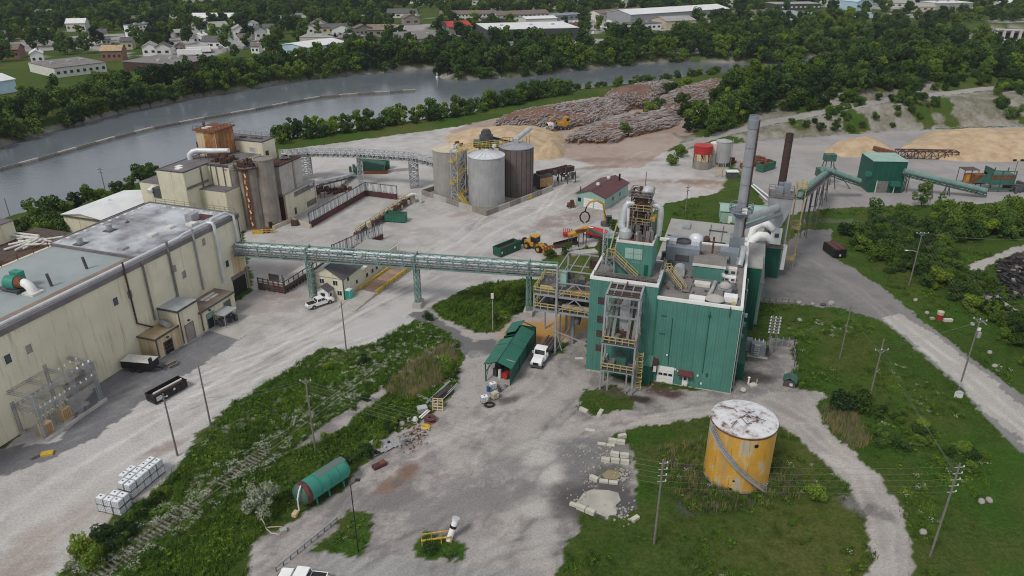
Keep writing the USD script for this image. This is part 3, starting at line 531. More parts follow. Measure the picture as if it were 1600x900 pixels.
# the river
reg('river_water', {'g': ('geometry', {}), 'mp': ('mapping', {'scale': (0.5, 1.0, 1.0)}), 'n': ('noise_texture', {'scale': 0.9, 'detail': 5.0, 'roughness': 0.65}), 'n2': ('noise_texture', {'scale': 0.05, 'detail': 3.0}),
                    'rr': ('map_range', {'from_min': 0.35, 'from_max': 0.65, 'to_min': 0.05, 'to_max': 0.16}), 'b': ('bump', {'strength': 0.3, 'distance': 0.2}), 'p': ('principled_bsdf', {'base_color': (0.115, 0.132, 0.148), 'ior': 1.333, 'specular_ior_level': 0.8})},
    [('g.position', 'mp.vector'), ('mp.vector', 'n.vector'), ('g.position', 'n2.vector'), ('n2.fac', 'rr.value'), ('rr.result', 'p.roughness'), ('n.fac', 'b.height'), ('b.normal', 'p.normal')])
def flat_sheet(name, g, z, mat, **kw):
    v, f = trimesh.creation.triangulate_polygon(g, engine='earcut'); v = np.column_stack([v, np.full(len(v), z)])
    return MB().add(v, f).put(name, mat, None, **kw)
flat_sheet('river', RIVER.buffer(9).simplify(0.5), WATER, 'river_water', kind='structure')
flat_sheet('weir_pool', WEIR_POOL.buffer(9), WATER, 'river_water', kind='structure')
# ------------------------------------------------------------------ the cream mill on the left (its walls run at -19 degrees)
MILL = Frame((-56.8, 144.4, 0.0), deg=-19)
t = MILL.thing('paper_mill', 'long cream block mill with patchy flat roof, far left beside the pale gravel road', 'mill building')
MH = 16.7
MB().box(-22.8, 0, -96, -25.2, 0, MH - 0.45).put('wall', 'cream', t)
MB().box(-22.8, 0, -25.2, 0, 0, MH).put('wall', 'cream_clean', t)
MB().box(-21.9, -0.35, -95.5, -25.2, MH - 0.45, MH - 0.35).put('roof', 'roof_bluegrey', t, label='blue grey lower section of roof')
MB().box(-22.5, -0.35, -25.2, -0.35, MH, MH + 0.08).put('roof', 'roof_patchy', t, label='dark roof section with pale worn patches')
MB().box(-4.4, -0.5, -95.4, -25.6, MH - 0.35, MH - 0.30).put('roof_strip', 'roof_brown', t, label='brown stained strip of roof along the edge')
e = MB(); e.box(-0.35, 0.12, -96, 0.12, MH - 0.75, MH + 0.22); e.box(-22.9, -0.35, -0.35, 0.12, MH - 0.5, MH + 0.22); e.box(-22.95, -22.5, -25, -0.35, MH - 0.5, MH + 0.2); e.box(-22.3, -0.35, -25.45, -25.05, MH - 0.4, MH + 0.12)
e.put('roof_edge', 'roof_dark', t)
e = MB(); e.box(-0.6, -0.4, -96, -0.4, MH + 0.0, MH + 0.35); e.put('flashing', 'steel_grey', t)
pp = MB(); pp.tube([(-0.85, -96, MH + 0.55), (-0.85, -16, MH + 0.55), (-0.85, -15, MH + 0.8), (-0.85, -8.2, MH + 0.8)], 0.27, 10)
pp.put('roof_pipe', 'galv_pale', t, smooth=40)
pp = MB(); pp.tube([(-0.85, -8.2, MH + 0.8), (0.1, -8.0, MH + 0.85), (0.55, -8.0, MH + 0.3), (0.55, -8.0, 4.6)], 0.33, 10); pp.put('down_pipe', 'galv_pale', t, smooth=40)
pp = MB(); pp.tube([(-0.85, -7.6, MH + 0.6), (-0.85, -6.8, MH + 1.1), (-0.85, -2.8, MH + 1.1), (0.5, -2.0, MH + 0.4), (0.5, -2.0, 11.4)], 0.26, 10); pp.put('down_pipe', 'galv_pale', t, smooth=40)
for y, z0, r, m in ((-30.6, 6.5, 0.16, 'rust_dark'), (-26.6, 5.2, 0.2, 'steel_worn'), (-20.3, 7.0, 0.24, 'steel_worn'), (-13.6, 5.6, 0.22, 'steel_grey'), (-0.6, 9.0, 0.12, 'steel_dark'), (-50, 0.2, 0.0, '')):
    if r:
        q = MB(); q.tube([(0.28, y, z0), (0.28, y, MH + (1.6 if y in (-20.3, -13.6, -30.6) else 0))], r, 6); q.put('downspout', m, t)
MB().tube([(0.28, -30.6, 6.5), (0.28, -26.4, 3.4), (0.28, -26.4, 0.4)], 0.16, 6).put('downspout', 'rust_dark', t)
for u, v in ((12.4, 561), (45.4, 545.6), (180, 471), (202, 460), (272, 420), (288, 429), (318, 378), (355, 412)):
    w = min((abs(MILL.p(u, v, z)[0]), z) for z in np.arange(2, 16, 0.1))[1]; y = MILL.p(u, v, w)[1]
    f = MB(); f.box(0.0, 0.07, y - 0.62, y + 0.62, w - 0.85, w - 0.72); f.box(0.0, 0.07, y - 0.62, y + 0.62, w + 0.72, w + 0.85); f.box(0, 0.07, y - 0.62, y - 0.5, w - 0.72, w + 0.72); f.box(0, 0.07, y + 0.5, y + 0.62, w - 0.72, w + 0.72)
    f = f.put('window', 'offwhite', t)
    MB().box(-0.02, 0.025, y - 0.5, y + 0.5, w - 0.72, w + 0.72).put('pane', 'glass' if u in (12.4, 180, 355) else 'concrete_weathered', f)
for y0, y1, z0, z1, m in ((-4.2, -0.3, 4.4, 9.8, 'cream_stained'),):
    MB().box(0.0, 0.03, y0, y1, z0, z1).put('stained_panel', m, t)
MB().box(0.0, 0.06, -46.9, -41.2, 0.9, 3.4).put('bricked_up_bay', 'concrete_weathered', t)
MB().box(0.0, 0.05, -46.7, -41.4, 0.9, 2.1).put('bay_board', 'steel_grey', t)
MB().box(0.0, 0.35, -47.4, -40.9, 0.0, 0.85).put('kerb', 'concrete', t)
h = MB(); h.add([(0, -43.6, 5.3), (1.5, -43.6, 4.5), (1.5, -41.9, 4.5), (0, -41.9, 5.3), (0, -43.6, 3.6), (1.5, -43.6, 3.9), (1.5, -41.9, 3.9), (0, -41.9, 3.6)], [(0, 1, 2, 3), (7, 6, 5, 4), (0, 4, 5, 1), (1, 5, 6, 2), (2, 6, 7, 3)]); h.put('vent_hood', 'roof_grey', t)
# the open bay at the far corner, under the pipe bridge
MB().box(-0.03, 0.04, -5.0, -0.9, 0.0, 3.7).put('open_bay', 'dark_opening', t)
MB().box(0.04, 0.22, -5.2, -0.7, 3.7, 4.5).put('bay_lintel', 'steel_worn', t)
MB().box(0.0, 0.3, -0.7, -0.1, 0.0, 5.0).put('bay_post', 'concrete_weathered', t)
# annexes along the foot of the wall
def annex(y0, y1, w, h_, wall, roof, edge='steel_dark'):
    a = MB().box(0.02, w, y0, y1, 0, h_).put('annex', wall, t)
    MB().box(0.05, w + 0.15, y0 - 0.15, y1 - 0.02, h_, h_ + 0.1).put('annex_roof', roof, a)
    MB().box(w + 0.15, w + 0.27, y0 - 0.27, y1 - 0.02, h_ - 0.22, h_ + 0.14).box(0.05, w + 0.15, y0 - 0.27, y0 - 0.15, h_ - 0.22, h_ + 0.14).put('gutter', edge, a)
    MB().box(w, w + 0.12, y0 - 0.02, y0 + 0.22, 0.3, h_ - 0.2).put('corner_pipe', edge, a)
    return a
def opening(a, w, y0, y1, h_, m='dark_opening', head=None):
    d = MB().box(w - 0.02, w + 0.05, y0, y1, 0.0, h_).put('door', m, a)
    f = MB(); f.box(w + 0.0, w + 0.09, y0 - 0.16, y0, 0, h_ + 0.16); f.box(w, w + 0.09, y1, y1 + 0.16, 0, h_ + 0.16); f.box(w, w + 0.09, y0, y1, h_, h_ + 0.16); f.put('frame', 'steel_worn', d)
    if head: MB().box(w + 0.05, w + 0.08, y0, y1, h_ - head, h_).put('shutter', 'green_steel', d)
a1 = annex(-31.0, -25.3, 3.9, 4.1, 'cream_stained', 'roof_tan'); opening(a1, 3.9, -29.3, -27.4, 2.5)
for zz in (0.8, 1.5): MB().box(3.95, 4.0, -29.3, -27.4, zz, zz + 0.12).put('door_rail', 'rust', a1)
a2 = annex(-25.3, -20.2, 4.4, 7.0, 'cream', 'galv'); opening(a2, 4.4, -24.2, -22.2, 3.4, 'concrete_weathered')
a3 = annex(-20.2, -10.4, 4.6, 4.3, 'cream', 'roof_brown'); opening(a3, 4.6, -18.7, -16.9, 3.0, head=0.9); opening(a3, 4.6, -13.6, -11.9, 3.2, 'green_machine')
MB().box(1.2, 1.8, -16.2, -12.4, 4.4, 4.55).box(2.2, 2.8, -16.0, -12.6, 4.4, 4.55).put('roof_plank', 'offwhite', a3)
for a, w, y, z in ((a1, 3.9, -28.3, 3.1), (a2, 4.4, -23.2, 4.1), (a3, 4.6, -17.8, 3.6)): MB().box(w, w + 0.4, y - 0.18, y + 0.18, z, z + 0.25).put('wall_lamp', 'steel_dark', a)
tk = MB(); tk.tube([(1.2, -26.3, 4.75), (3.4, -26.9, 4.75)], 0.52, 14); tk = tk.put('tank', 'steel_grey', t, smooth=40)
MB().tube([(1.1, -26.3, 5.0), (0.9, -26.2, 5.3), (0.9, -26.2, 7.2)], 0.1, 6).put('tank_pipe', 'steel_worn', tk)
# things on the roof
def roof_vent(x, y, r, h_, base=True):
    v = MB(); v.lathe([(r, 0), (r, h_), (0.01, h_)], (x, y, MH + 0.1), 14); v = v.put('vent', 'steel_grey', t, smooth=40)
    if base: MB().cbox(x, y, MH + 0.07, r * 3.4, r * 3.4, 0.16).put('vent_base', 'steel_dark', v)
for u, v in ((126, 382), (172, 361), (199, 348)): q = MILL.p(u, v, MH); roof_vent(q[0], q[1], 0.55 if u < 190 else 0.2, 1.35 if u < 190 else 0.5)
for u, v, w in ((300, 352, 1.5), (238, 369, 1.3), (266, 357, 1.2), (193, 390, 1.2)):
    q = MILL.p(u, v, MH); MB().cbox(q[0], q[1], MH + 0.08, w, w * 1.25, 0.45).put('roof_hatch', 'offwhite' if u != 193 else 'roof_grey', t)
q = MILL.p(299, 346, MH); MB().cbox(q[0], q[1] + 0.4, MH + 0.08, 1.6, 2.2, 1.5).put('plant_box', 'steel_grey', t)
q = MILL.p(315, 340, MH); MB().cbox(q[0], q[1], MH + 0.09, 3.2, 3.0, 0.1).put('red_roof_patch', 'maroon', t)
for i in range(12):
    MB().cbox(-21.6, -2.0 - i * 2.0, MH + 0.08, 0.7, 0.55, 0.14).put('roof_paver', 'offwhite', t)
for i in range(7): MB().cbox(-17.5 + i * 2.4, -1.4, MH + 0.08, 0.8, 0.5, 0.14).put('roof_paver', 'offwhite', t)
for u, v in ((136, 420), (81, 447)):
    q = MILL.p(u, v, MH - 0.35); MB().tube([(q[0], q[1], MH - 0.4), (q[0] - 0.2, q[1] - 0.15, MH + 1.9)], 0.24, 8).put('roof_flue', 'steel_dark', t)
q = MILL.p(40, 456, MH - 0.35)
fan = MB(); fan.tube([(q[0] - 2.7, q[1] - 0.6, MH + 1.3), (q[0] - 1.0, q[1] - 0.2, MH + 1.3)], 1.15, 16); fan.cbox(q[0] - 2.0, q[1] + 0.9, MH + 0.8, 1.9, 1.2, 1.9)
fan = fan.put('roof_fan', 'teal_tank', t, smooth=40)
MB().tube([(q[0] - 1.0, q[1] - 0.2, MH + 1.3), (q[0] + 0.1, q[1], MH + 1.3)], [1.0, 0.8], 16).put('fan_collar', 'rust', fan)
pts = [(q[0] + 0.1 + 1.6 * msin(k), q[1], MH + 1.3 - 1.6 * (1 - mcos(k))) for k in np.linspace(0, math.pi / 2, 7)]
MB().tube(pts, 0.72, 14).put('elbow', 'white', fan, smooth=40)
MB().cbox(q[0] + 1.7, q[1], MH - 0.35, 2.3, 2.2, 0.35).put('fan_curb', 'offwhite', fan)
fr = MB(); fr.cbox(q[0] - 2.2, q[1], MH + 0.1, 4.2, 2.8, 0.2)
for i, j in ((-1, -1), (1, -1), (1, 1), (-1, 1)): fr.cbox(q[0] - 2.2 + i * 2, q[1] + j * 1.3, MH - 0.35, 0.15, 0.15, 0.5)
fr.put('fan_frame', 'steel_dark', fan)
rl = MB(); rail(rl, [(-22.1, -80, MH - 0.35), (-22.1, -26, MH - 0.35)], 1.1, 3.2, 0.05); rl.put('railing', 'rust', t)
rl = MB(); rail(rl, [(-21, -0.1, MH + 0.2), (-0.5, -0.1, MH + 0.2)], 1.0, 2.5, 0.035); rl.put('railing', 'steel_worn', t)
MB().box(-24.6, -22.85, -80, -25.5, MH - 1.6, MH - 1.3).put('rear_walkway', 'wood_dark', t)
# sheds and blocks behind the mill
t = MILL.thing('storage_shed', 'cream shed with shallow white metal roof between the mill and the river', 'shed')
MB().box(-62.3, -49.9, 10.2, 30, 0, 6.0).put('wall', 'cream', t)
g = MB(); g.add([(-62.3, 10.2, 6), (-49.9, 10.2, 6), (-56.1, 10.2, 6.8), (-62.3, 30, 6), (-49.9, 30, 6), (-56.1, 30, 6.8)], [(0, 1, 2), (5, 4, 3)]); g.put('gable', 'cream', t)
MB().gable(-62.3, -49.9, 10.2, 30, 6.0, 0.8, 0.35, 0.16, axis='y').put('roof', 'roof_white', t)
MB().box(-49.7, -49.5, 9.9, 30.3, 5.75, 6.1).box(-62.6, -49.7, 9.75, 9.9, 5.7, 5.98).put('gutter', 'steel_dark', t)
MB().cbox(-57, 21, 6.75, 2.6, 0.5, 0.12).put('ridge_vent', 'galv', t)
MB().box(-49.9, -23.2, 24, 40, 0, 11.5).put('link_block', 'cream', t)
MB().box(-49.9, -23.2, 24, 40, 11.5, 11.7).put('link_roof', 'roof_dark', t)
t = MILL.thing('cream_outbuilding', 'plain weathered cream block at the left edge of the photo behind the mill roof', 'outbuilding')
q = MILL.p(22, 395, 6); o = MILL.p(20, 345, 13)
MB().box(o[0] - 14, o[0], o[1] - 8, o[1], 0, 13).put('wall', 'cream', t); MB().box(o[0] - 14.1, o[0] + .1, o[1] - 8.1, o[1] + .1, 13, 13.2).put('roof', 'roof_dark', t)

# ------------------------------------------------------------------ the tower group behind the mill
t = MILL.thing('digester_house', 'group of cream mill towers with a rusty upper tower beside the river', 'mill building')
MB().box(-39, -31, 19.6, 41, 0, 17).put('wall', 'cream_clean', t); MB().box(-31, -24.4, 28, 41, 0, 17.0).put('wall', 'cream', t)
MB().box(-38.8, -31.0, 19.8, 40, 17.0, 17.1).put('roof', 'roof_dark', t); MB().box(-31.0, -24.6, 28.2, 40.4, 17.0, 17.1).put('roof', 'roof_dark', t)
rim(MB(), -39, -31, 19.6, 41, 16.9, 0.3, 0.2).put('roof_edge', 'steel_dark', t)
MB().box(-30.95, -24.38, 27.94, 28.0, 16.6, 17.2).put('roof_edge', 'steel_dark', t)
for x in (-29.9, -28.2, -26.0): MB().tube([(x, 27.85, 1), (x, 27.85, 17)], 0.13, 6).put('downspout', 'steel_worn', t)
MB().tube([(-30.85, 25.5, 0), (-30.85, 25.5, 17.0)], 0.2, 6).put('downspout', 'steel_worn', t)
MB().box(-31.0, -30.8, 20, 27.6, 12.6, 13.2).put('wall_duct', 'steel_worn', t)
MB().box(-29.7, -28.9, 27.9, 28.0, 9.5, 11.0).put('window', 'glass', t)
MB().box(-36.4, -23.5, 41.05, 46.5, 0, 20).put('wall', 'cream_clean', t); MB().box(-36.2, -23.7, 41.2, 46.3, 20, 20.1).put('roof', 'roof_dark', t, label='dark roof of the tall cream block')
rim(MB(), -36.4, -23.5, 41.05, 46.5, 19.9, 0.3, 0.2).put('roof_edge', 'steel_dark', t)
rl = MB(); rail(rl, [(-36.3, 46.3, 20.2), (-23.7, 46.3, 20.2), (-23.7, 41.3, 20.2)], 1.0, 1.8, 0.03); rl.put('railing', 'steel_worn', t)
for x in (-31.5, -28, -26.5): MB().cbox(x, 44, 20.1, 1.8, 0.9, 0.3).put('roof_hatch', 'steel_dark', t)
w = MB().box(-27.8, -25.6, 40.98, 41.04, 16.2, 18.6).put('window', 'offwhite', t); MB().box(-27.6, -25.8, 40.94, 40.98, 16.4, 18.4).put('pane', 'galv', w)
MB().box(-23.5, -23.42, 42.0, 43.2, 14.8, 17.4).put('door', 'rust_dark', t)
# rusty tower
for i, y in enumerate(np.linspace(34.0, 41.0, 6)[:-1]): MB().box(-32.05, -32.0 + 0.06 * (i % 2), y + 0.03, y + 1.37, 17.1, 23.6).put('rust_sheet', 'rust_panel', t)
MB().box(-37.9, -32.06, 33.9, 41.0, 17.1, 23.7).put('upper_wall', 'cream_stained', t)
for i, x in enumerate(np.linspace(-35.6, -32.2, 5)[:-1]): MB().box(x + 0.03, x + 0.82, 33.84 - 0.03 * (i % 2), 33.9, 17.1, 23.4).put('rust_sheet', 'rust_panel', t)
MB().box(-38.5, -31.5, 33.3, 41.5, 23.7, 24.0).put('upper_roof', 'rust', t)
MB().cbox(-36, 36, 24.0, 1.5, 2.2, 0.25).put('roof_hatch', 'offwhite', t); MB().lathe([(0.3, 0), (0.3, 0.8), (0.5, 0.9), (0.3, 1.5), (0.01, 1.6)], (-37.3, 36.6, 24), 10).put('roof_ventilator', 'steel_dark', t)
rl = MB(); rail(rl, [(-38.3, 33.5, 24.0), (-31.7, 33.5, 24.0), (-31.7, 41.3, 24.0)], 0.9, 1.4, 0.03, mid=False); rl.put('railing', 'rust_dark', t)
MB().tube([(-38.6, 34.5, 17), (-38.6, 34.5, 20.5)], 0.25, 8).put('flue', 'rust_dark', t)
# big pale duct across the roofs
pts = [(-37.6, 30.0, 17.1), (-37.6, 30.0, 18.3), (-37.0, 30.6, 19.0), (-36.0, 31.3, 19.2), (-31.5, 32.2, 19.3), (-27.5, 32.8, 19.6)]
MB().tube(pts, [0.65, 0.68, 0.7, 0.7, 0.7, 0.6], 14).put('roof_duct', 'galv_pale', t, smooth=50)
fr = MB()
for x in (-35, -32.5, -30): fr.bar((x, 30.6, 17.1), (x, 30.6, 18.7), 0.12); fr.bar((x, 32.6, 17.1), (x, 32.6, 18.7), 0.12); fr.bar((x, 30.6, 18.5), (x, 32.6, 18.5), 0.14)
fr.put('duct_frame', 'steel_dark', t)
k = MB()
for i in range(26): k.cbox(U(-31, -25.5), U(29.2, 34), 17.1, U(0.3, 1.5), U(0.3, 1.3), U(0.3, 1.8), U(0, 3))
k.put('rooftop_plant', 'rust_dark', t)
for x, y in ((-35.5, 23.5), (-34.2, 22.0)): MB().cbox(x, y, 17.1, 1.3, 1.6, 0.25).put('skylight', 'white', t)
MB().box(-30.9, -24.3, 24.5, 27.9, 0, 8.5).put('lean_to', 'rust_dark', t)
rl = MB(); rail(rl, [(-30.8, 24.5, 8.5), (-24.3, 24.5, 8.5), (-24.3, 27.8, 8.5)], 1.1, 1.3, 0.04); rl.put('railing', 'steel_worn', t)
MB().box(-42.0, -39.05, 20, 24, 9.5, 12.0).put('wall_unit', 'steel_dark', t); MB().tube([(-42.6, 22, 10.8), (-42.6, 21, 11.6), (-42.6, 19.5, 11.0)], 0.75, 12).put('wall_elbow', 'white', t, smooth=40)
# concrete cylinders
for i, (x, y, r, z1, m) in enumerate(((-25.4, 30.4, 2.35, 15.9, 'concrete_weathered'), (-21.6, 31.6, 2.45, 16.3, 'concrete_weathered'), (-18.6, 34.2, 2.5, 17.8, 'concrete_weathered'))):
    s = MILL.thing('concrete_silo', ['weathered concrete cylinder nearest the mill wall, with a shrub on top', 'middle weathered concrete cylinder with a rust-brown pipe down its face', 'tallest weathered concrete cylinder beside the grey block'][i], 'silo', 'concrete cylinders by the mill towers')
    MB().lathe([(r, 0), (r, z1), (r + 0.12, z1), (r + 0.12, z1 + 0.25), (r - 0.2, z1 + 0.25), (r - 0.2, z1), (0.02, z1)], (x, y, 0), 40).put('shell', m, s, smooth=30)
    for k in range(1, 9): MB().lathe([(r + 0.012, 0), (r + 0.03, 0.05), (r + 0.012, 0.1)], (x, y, z1 * k / 9), 40).put('pour_joint', 'concrete_weathered', s, smooth=True)
    if i == 1:
        a = -1.25; c_, s_ = mcos(a), msin(a)
        MB().cbox(x + 2.5 * c_, y + 2.5 * s_, 0.5, 1.5, 0.1, 15.5, a + math.pi / 2).put('rust_streak_plate', 'rust', s)
        MB().tube([(x + 2.62 * c_, y + 2.62 * s_, 0.3), (x + 2.62 * c_, y + 2.62 * s_, 15.6)], 0.13, 6).put('rust_pipe', 'rust_panel', s)
        for k in range(9): MB().cbox(x + 2.66 * c_ + 0.25 * (-1) ** k, y + 2.66 * s_, 1.4 + k * 1.6, 0.35, 0.12, 0.9, 0.2, 0.3 * (-1) ** k).put('pipe_bracket', 'offwhite', s)
        pl = MB(); pl.lathe([(2.3, 0), (3.2, 0), (3.2, 0.12), (2.3, 0.12)], (x, y, 16.2), 20)
        for q in range(30): pl.cbox(x + U(-2, 2), y + U(-2, 2), 16.3, U(0.2, 1), U(0.2, 1), U(0.4, 1.6), U(0, 3))
        rail(pl, [(x + 3.2 * mcos(q), y + 3.2 * msin(q), 16.3) for q in np.linspace(0, 2 * math.pi, 13)], 1.0, 2, 0.03); pl.put('top_platform', 'rust_dark', s)
    if i == 2: MB().cbox(x + 1.2, y - 2.3, 0.1, 0.9, 0.3, 1.7).put('hatch', 'dark_opening', s)
s = MILL.thing('yellow_guard', 'yellow guard rails around rusty valves at the foot of the concrete cylinders', 'guard rail')
q = MILL.p(395, 366); g = MB(); rail(g, [(q[0], q[1], 0), (q[0] + 4.6, q[1] + 2.2, 0), (q[0] + 4.2, q[1] + 3.6, 0)], 1.1, 1.5, 0.06); g.cbox(q[0] + 1.0, q[1] + 0.6, 0, 2.6, 0.3, 0.9, 0.4); g.put('rails', 'yellow', s)
MB().cbox(q[0] + 2.6, q[1] + 2.4, 0, 1.6, 1.2, 1.3, 0.4).put('valve_box', 'rust', s)
# grey block with maroon foot, cream low block
t = MILL.thing('chip_block', 'tall grey concrete block with maroon lower wall and cream low wing', 'mill building')
MB().box(-22.1, -17.3, 38.4, 48.2, 0, 7.1).put('lower_wall', 'maroon', t); MB().box(-22.1, -17.3, 38.4, 48.2, 7.1, 14.7).put('upper_wall', 'concrete', t)
MB().box(-22.3, -17.1, 38.2, 48.4, 14.7, 15.0).put('roof', 'rust_dark', t)
rl = MB(); rail(rl, [(-22.2, 38.3, 15), (-17.2, 38.3, 15), (-17.2, 48.3, 15)], 1.0, 1.4, 0.035); rl.put('railing', 'rust_dark', t)
MB().box(-17.3, -17.12, 44.2, 44.9, 7.2, 14.6).put('pilaster', 'concrete_weathered', t); MB().box(-22.15, -17.25, 38.34, 38.4, 6.6, 7.3).put('string_course', 'concrete_weathered', t)
MB().box(-17.28, -16.7, 38.6, 52.7, 0, 7.0).box(-22, -17.29, 48.25, 52.7, 0, 7.0).put('wing_wall', 'cream', t)
MB().box(-22, -16.55, 48.3, 52.8, 7.0, 7.15).box(-17.28, -16.55, 38.5, 48.3, 7.0, 7.12).put('wing_roof', 'roof_grey', t)
MB().box(-16.7, -16.64, 42.6, 52.2, 5.3, 6.6).put('upper_band', 'steel_worn', t); MB().box(-16.7, -16.64, 47.8, 52.6, 0.6, 2.2).put('lower_band', 'steel_worn', t)
MB().box(-16.7, -16.64, 41.9, 42.8, 0.5, 2.4).put('door', 'wood_dark', t); MB().tube([(-16.5, 52.4, 0), (-16.5, 52.4, 7)], 0.14, 6).put('corner_pipe', 'offwhite', t)
MB().cbox(-16.4, 50.2, 4.9, 0.3, 0.5, 0.5).put('wall_lamp', 'white', t)
# loose pale pipes behind the mill
for i in range(16):
    p = thing('scrap_pipe', 'pale scrap pipe lying on the heap of old pipes behind the mill roof', 'pipe', at(30 + U(0, 55), 380 + U(-9, 9), 9.0), U(-20, 60), 'heap of pale pipes behind the mill')
    L = U(3, 7); MB().tube([(-L / 2, 0, U(0.2, 1.4)), (L / 2, 0, U(0.2, 1.6))], 0.24, 8).put('pipe', 'offwhite', p, smooth=40)
MILL_YARD = MILL.thing('pipe_rack', 'dark timber deck carrying the heap of pale pipes behind the mill', 'rack')
q = MILL.p(55, 382, 9.0); MB().box(q[0] - 9, q[0] + 7, q[1] - 9, q[1] + 8, 8.4, 9.0).put('deck', 'wood_dark', MILL_YARD)
lg = MB()
for i in (-8, -1, 6):
    for j in (-8, 7): lg.cbox(q[0] + i, q[1] + j, 0, 0.5, 0.5, 8.4)
lg.put('legs', 'steel_dark', MILL_YARD)
# trailer parked under a canopy, picnic table, trailer, bins near the mill wall
s = thing('loading_canopy', 'small grey canopy on posts by the mill door with machinery beneath', 'canopy', MILL.W(6.0, -15.4, 0), -19)
MB().box(-1.3, 1.5, -1.9, 1.9, 2.55, 2.68).put('roof', 'galv', s)
for i, j in ((-1.2, -1.8), (1.4, -1.8), (1.4, 1.8), (-1.2, 1.8)): MB().cbox(i, j, 0, 0.1, 0.1, 2.55).put('post', 'steel_grey', s)
k = MB()
for i in range(14): k.cbox(U(-1.2, 1.2), U(-1.6, 1.6), U(0, 0.6), U(0.2, 0.8), U(0.2, 0.8), U(0.4, 1.3), U(0, 3))
k.put('machinery', 'steel_dark', s)
s = thing('dump_trailer', 'black dump trailer with white tarpaulin cover beside the mill annex', 'trailer', at(223, 577), -8)
MB().box(-3.0, 2.6, -1.2, 1.2, 0.7, 2.1).put('body', 'black', s)
c = MB(); c.add([(-3.05, -1.25, 2.12), (2.65, -1.25, 2.12), (2.65, 1.25, 2.12), (-3.05, 1.25, 2.12), (-2.6, -0.9, 2.34), (2.3, -0.9, 2.34), (2.3, 0.9, 2.34), (-2.6, 0.9, 2.34)], [(0, 1, 5, 4), (1, 2, 6, 5), (2, 3, 7, 6), (3, 0, 4, 7), (4, 5, 6, 7)]); c.put('cover', 'offwhite', s)
MB().bar((2.6, 0, 0.8), (4.0, 0, 0.6), 0.2).put('drawbar', 'black', s); MB().box(2.4, 2.7, -1.25, -0.6, 0.9, 3.0).put('jack_post', 'black', s)
for x in (-1.0, 0.1):
    for y in (-1.25, 1.05): MB().tube([(x, y, 0.45), (x, y + 0.2, 0.45)], 0.45, 14).put('wheel', 'rubber', s)
s = thing('picnic_table', 'weathered grey picnic table on dark gravel beside the black trailer', 'table', at(268, 571), 55)
MB().box(-0.95, 0.95, -0.4, 0.4, 0.7, 0.76).put('tabletop', 'wood_grey', s)
for y in (-0.75, 0.75): MB().box(-0.95, 0.95, y - 0.14, y + 0.14, 0.42, 0.47).put('bench', 'wood_grey', s)
for x in (-0.7, 0.7): MB().bar((x, -0.75, 0), (x, 0.2, 0.7), 0.09).bar((x, 0.75, 0), (x, -0.2, 0.7), 0.09).bar((x, -0.8, 0.4), (x, 0.8, 0.4), 0.07).put('leg', 'wood_grey', s)
# ------------------------------------------------------------------ the green boiler house and what stands on it
GR = Frame((12.9, 110.3, 0.0), deg=-18)
t = GR.thing('boiler_house', 'large teal green boiler house with white roof edge beside the yellow tank', 'industrial building')
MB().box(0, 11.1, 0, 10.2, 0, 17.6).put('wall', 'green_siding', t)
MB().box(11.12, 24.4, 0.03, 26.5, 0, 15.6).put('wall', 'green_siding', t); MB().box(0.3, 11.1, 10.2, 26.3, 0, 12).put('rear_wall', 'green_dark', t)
MB().box(0.2, 10.9, 0.2, 10.0, 17.6, 17.7).put('roof', 'roof_gravel', t); MB().box(11.3, 24.2, 0.3, 26.3, 15.6, 15.7).put('roof', 'roof_gravel', t); MB().box(0.5, 11.1, 10.3, 26.2, 12, 12.1).put('roof', 'roof_gravel', t)
rim(MB(), 0, 11.1, 0, 10.2, 17.55, 0.5, 0.4, 0.06).put('parapet', 'white', t)
p = MB(); p.box(11.12, 24.5, -0.05, 0.35, 15.5, 16.0); p.box(24.05, 24.5, 0.35, 26.1, 15.5, 16.0); p.box(8, 24.5, 26.1, 26.55, 15.5, 16.0); p.put('parapet', 'white', t)
# panel seams of the siding (each panel seen by its joint line)
for i in range(1, 9): MB().box(11.12 + i * 1.65 - 0.025, 11.12 + i * 1.65 + 0.025, -0.005, 0.03, 0.2, 15.5).put('panel_joint', 'green_seam', t)
for i in range(1, 6): MB().box(i * 1.85 - 0.025, i * 1.85 + 0.025, -0.03, 0.0, 0.2, 17.5).put('panel_joint', 'green_seam', t)
MB().box(11.0, 11.3, -0.06, 0.03, 0, 15.6).put('corner_trim', 'green_roof', t); MB().box(24.4, 24.46, -0.05, 0.2, 0, 15.6).put('corner_trim', 'offwhite', t)
for z in (4.2, 7.0, 9.7, 13.2):
    w = MB().box(1.5, 3.2, -0.05, 0.0, z, z + 1.25).put('louvre', 'rust_dark', t)
    for k in range(4): MB().box(1.55, 3.15, -0.10, -0.05, z + 0.15 + k * 0.28, z + 0.22 + k * 0.28).put('slat', 'steel_dark', w)
d = MB().box(12.25, 15.0, -0.06, 0.03, 0.15, 3.25).put('garage_door', 'white', t)
for k in range(3): MB().box(12.5 + k * 0.82, 13.15 + k * 0.82, -0.09, -0.06, 1.55, 2.0).put('pane', 'glass', d)
for k in range(3): MB().box(12.27, 14.98, -0.07, -0.06, 0.85 + k * 0.78, 0.88 + k * 0.78).put('panel_groove', 'steel_grey', d)
d = MB().box(16.5, 17.4, -0.05, 0.03, 0.1, 2.25).put('door', 'white', t); MB().box(16.72, 17.2, -0.075, -0.05, 1.25, 2.0).put('pane', 'glass', d)
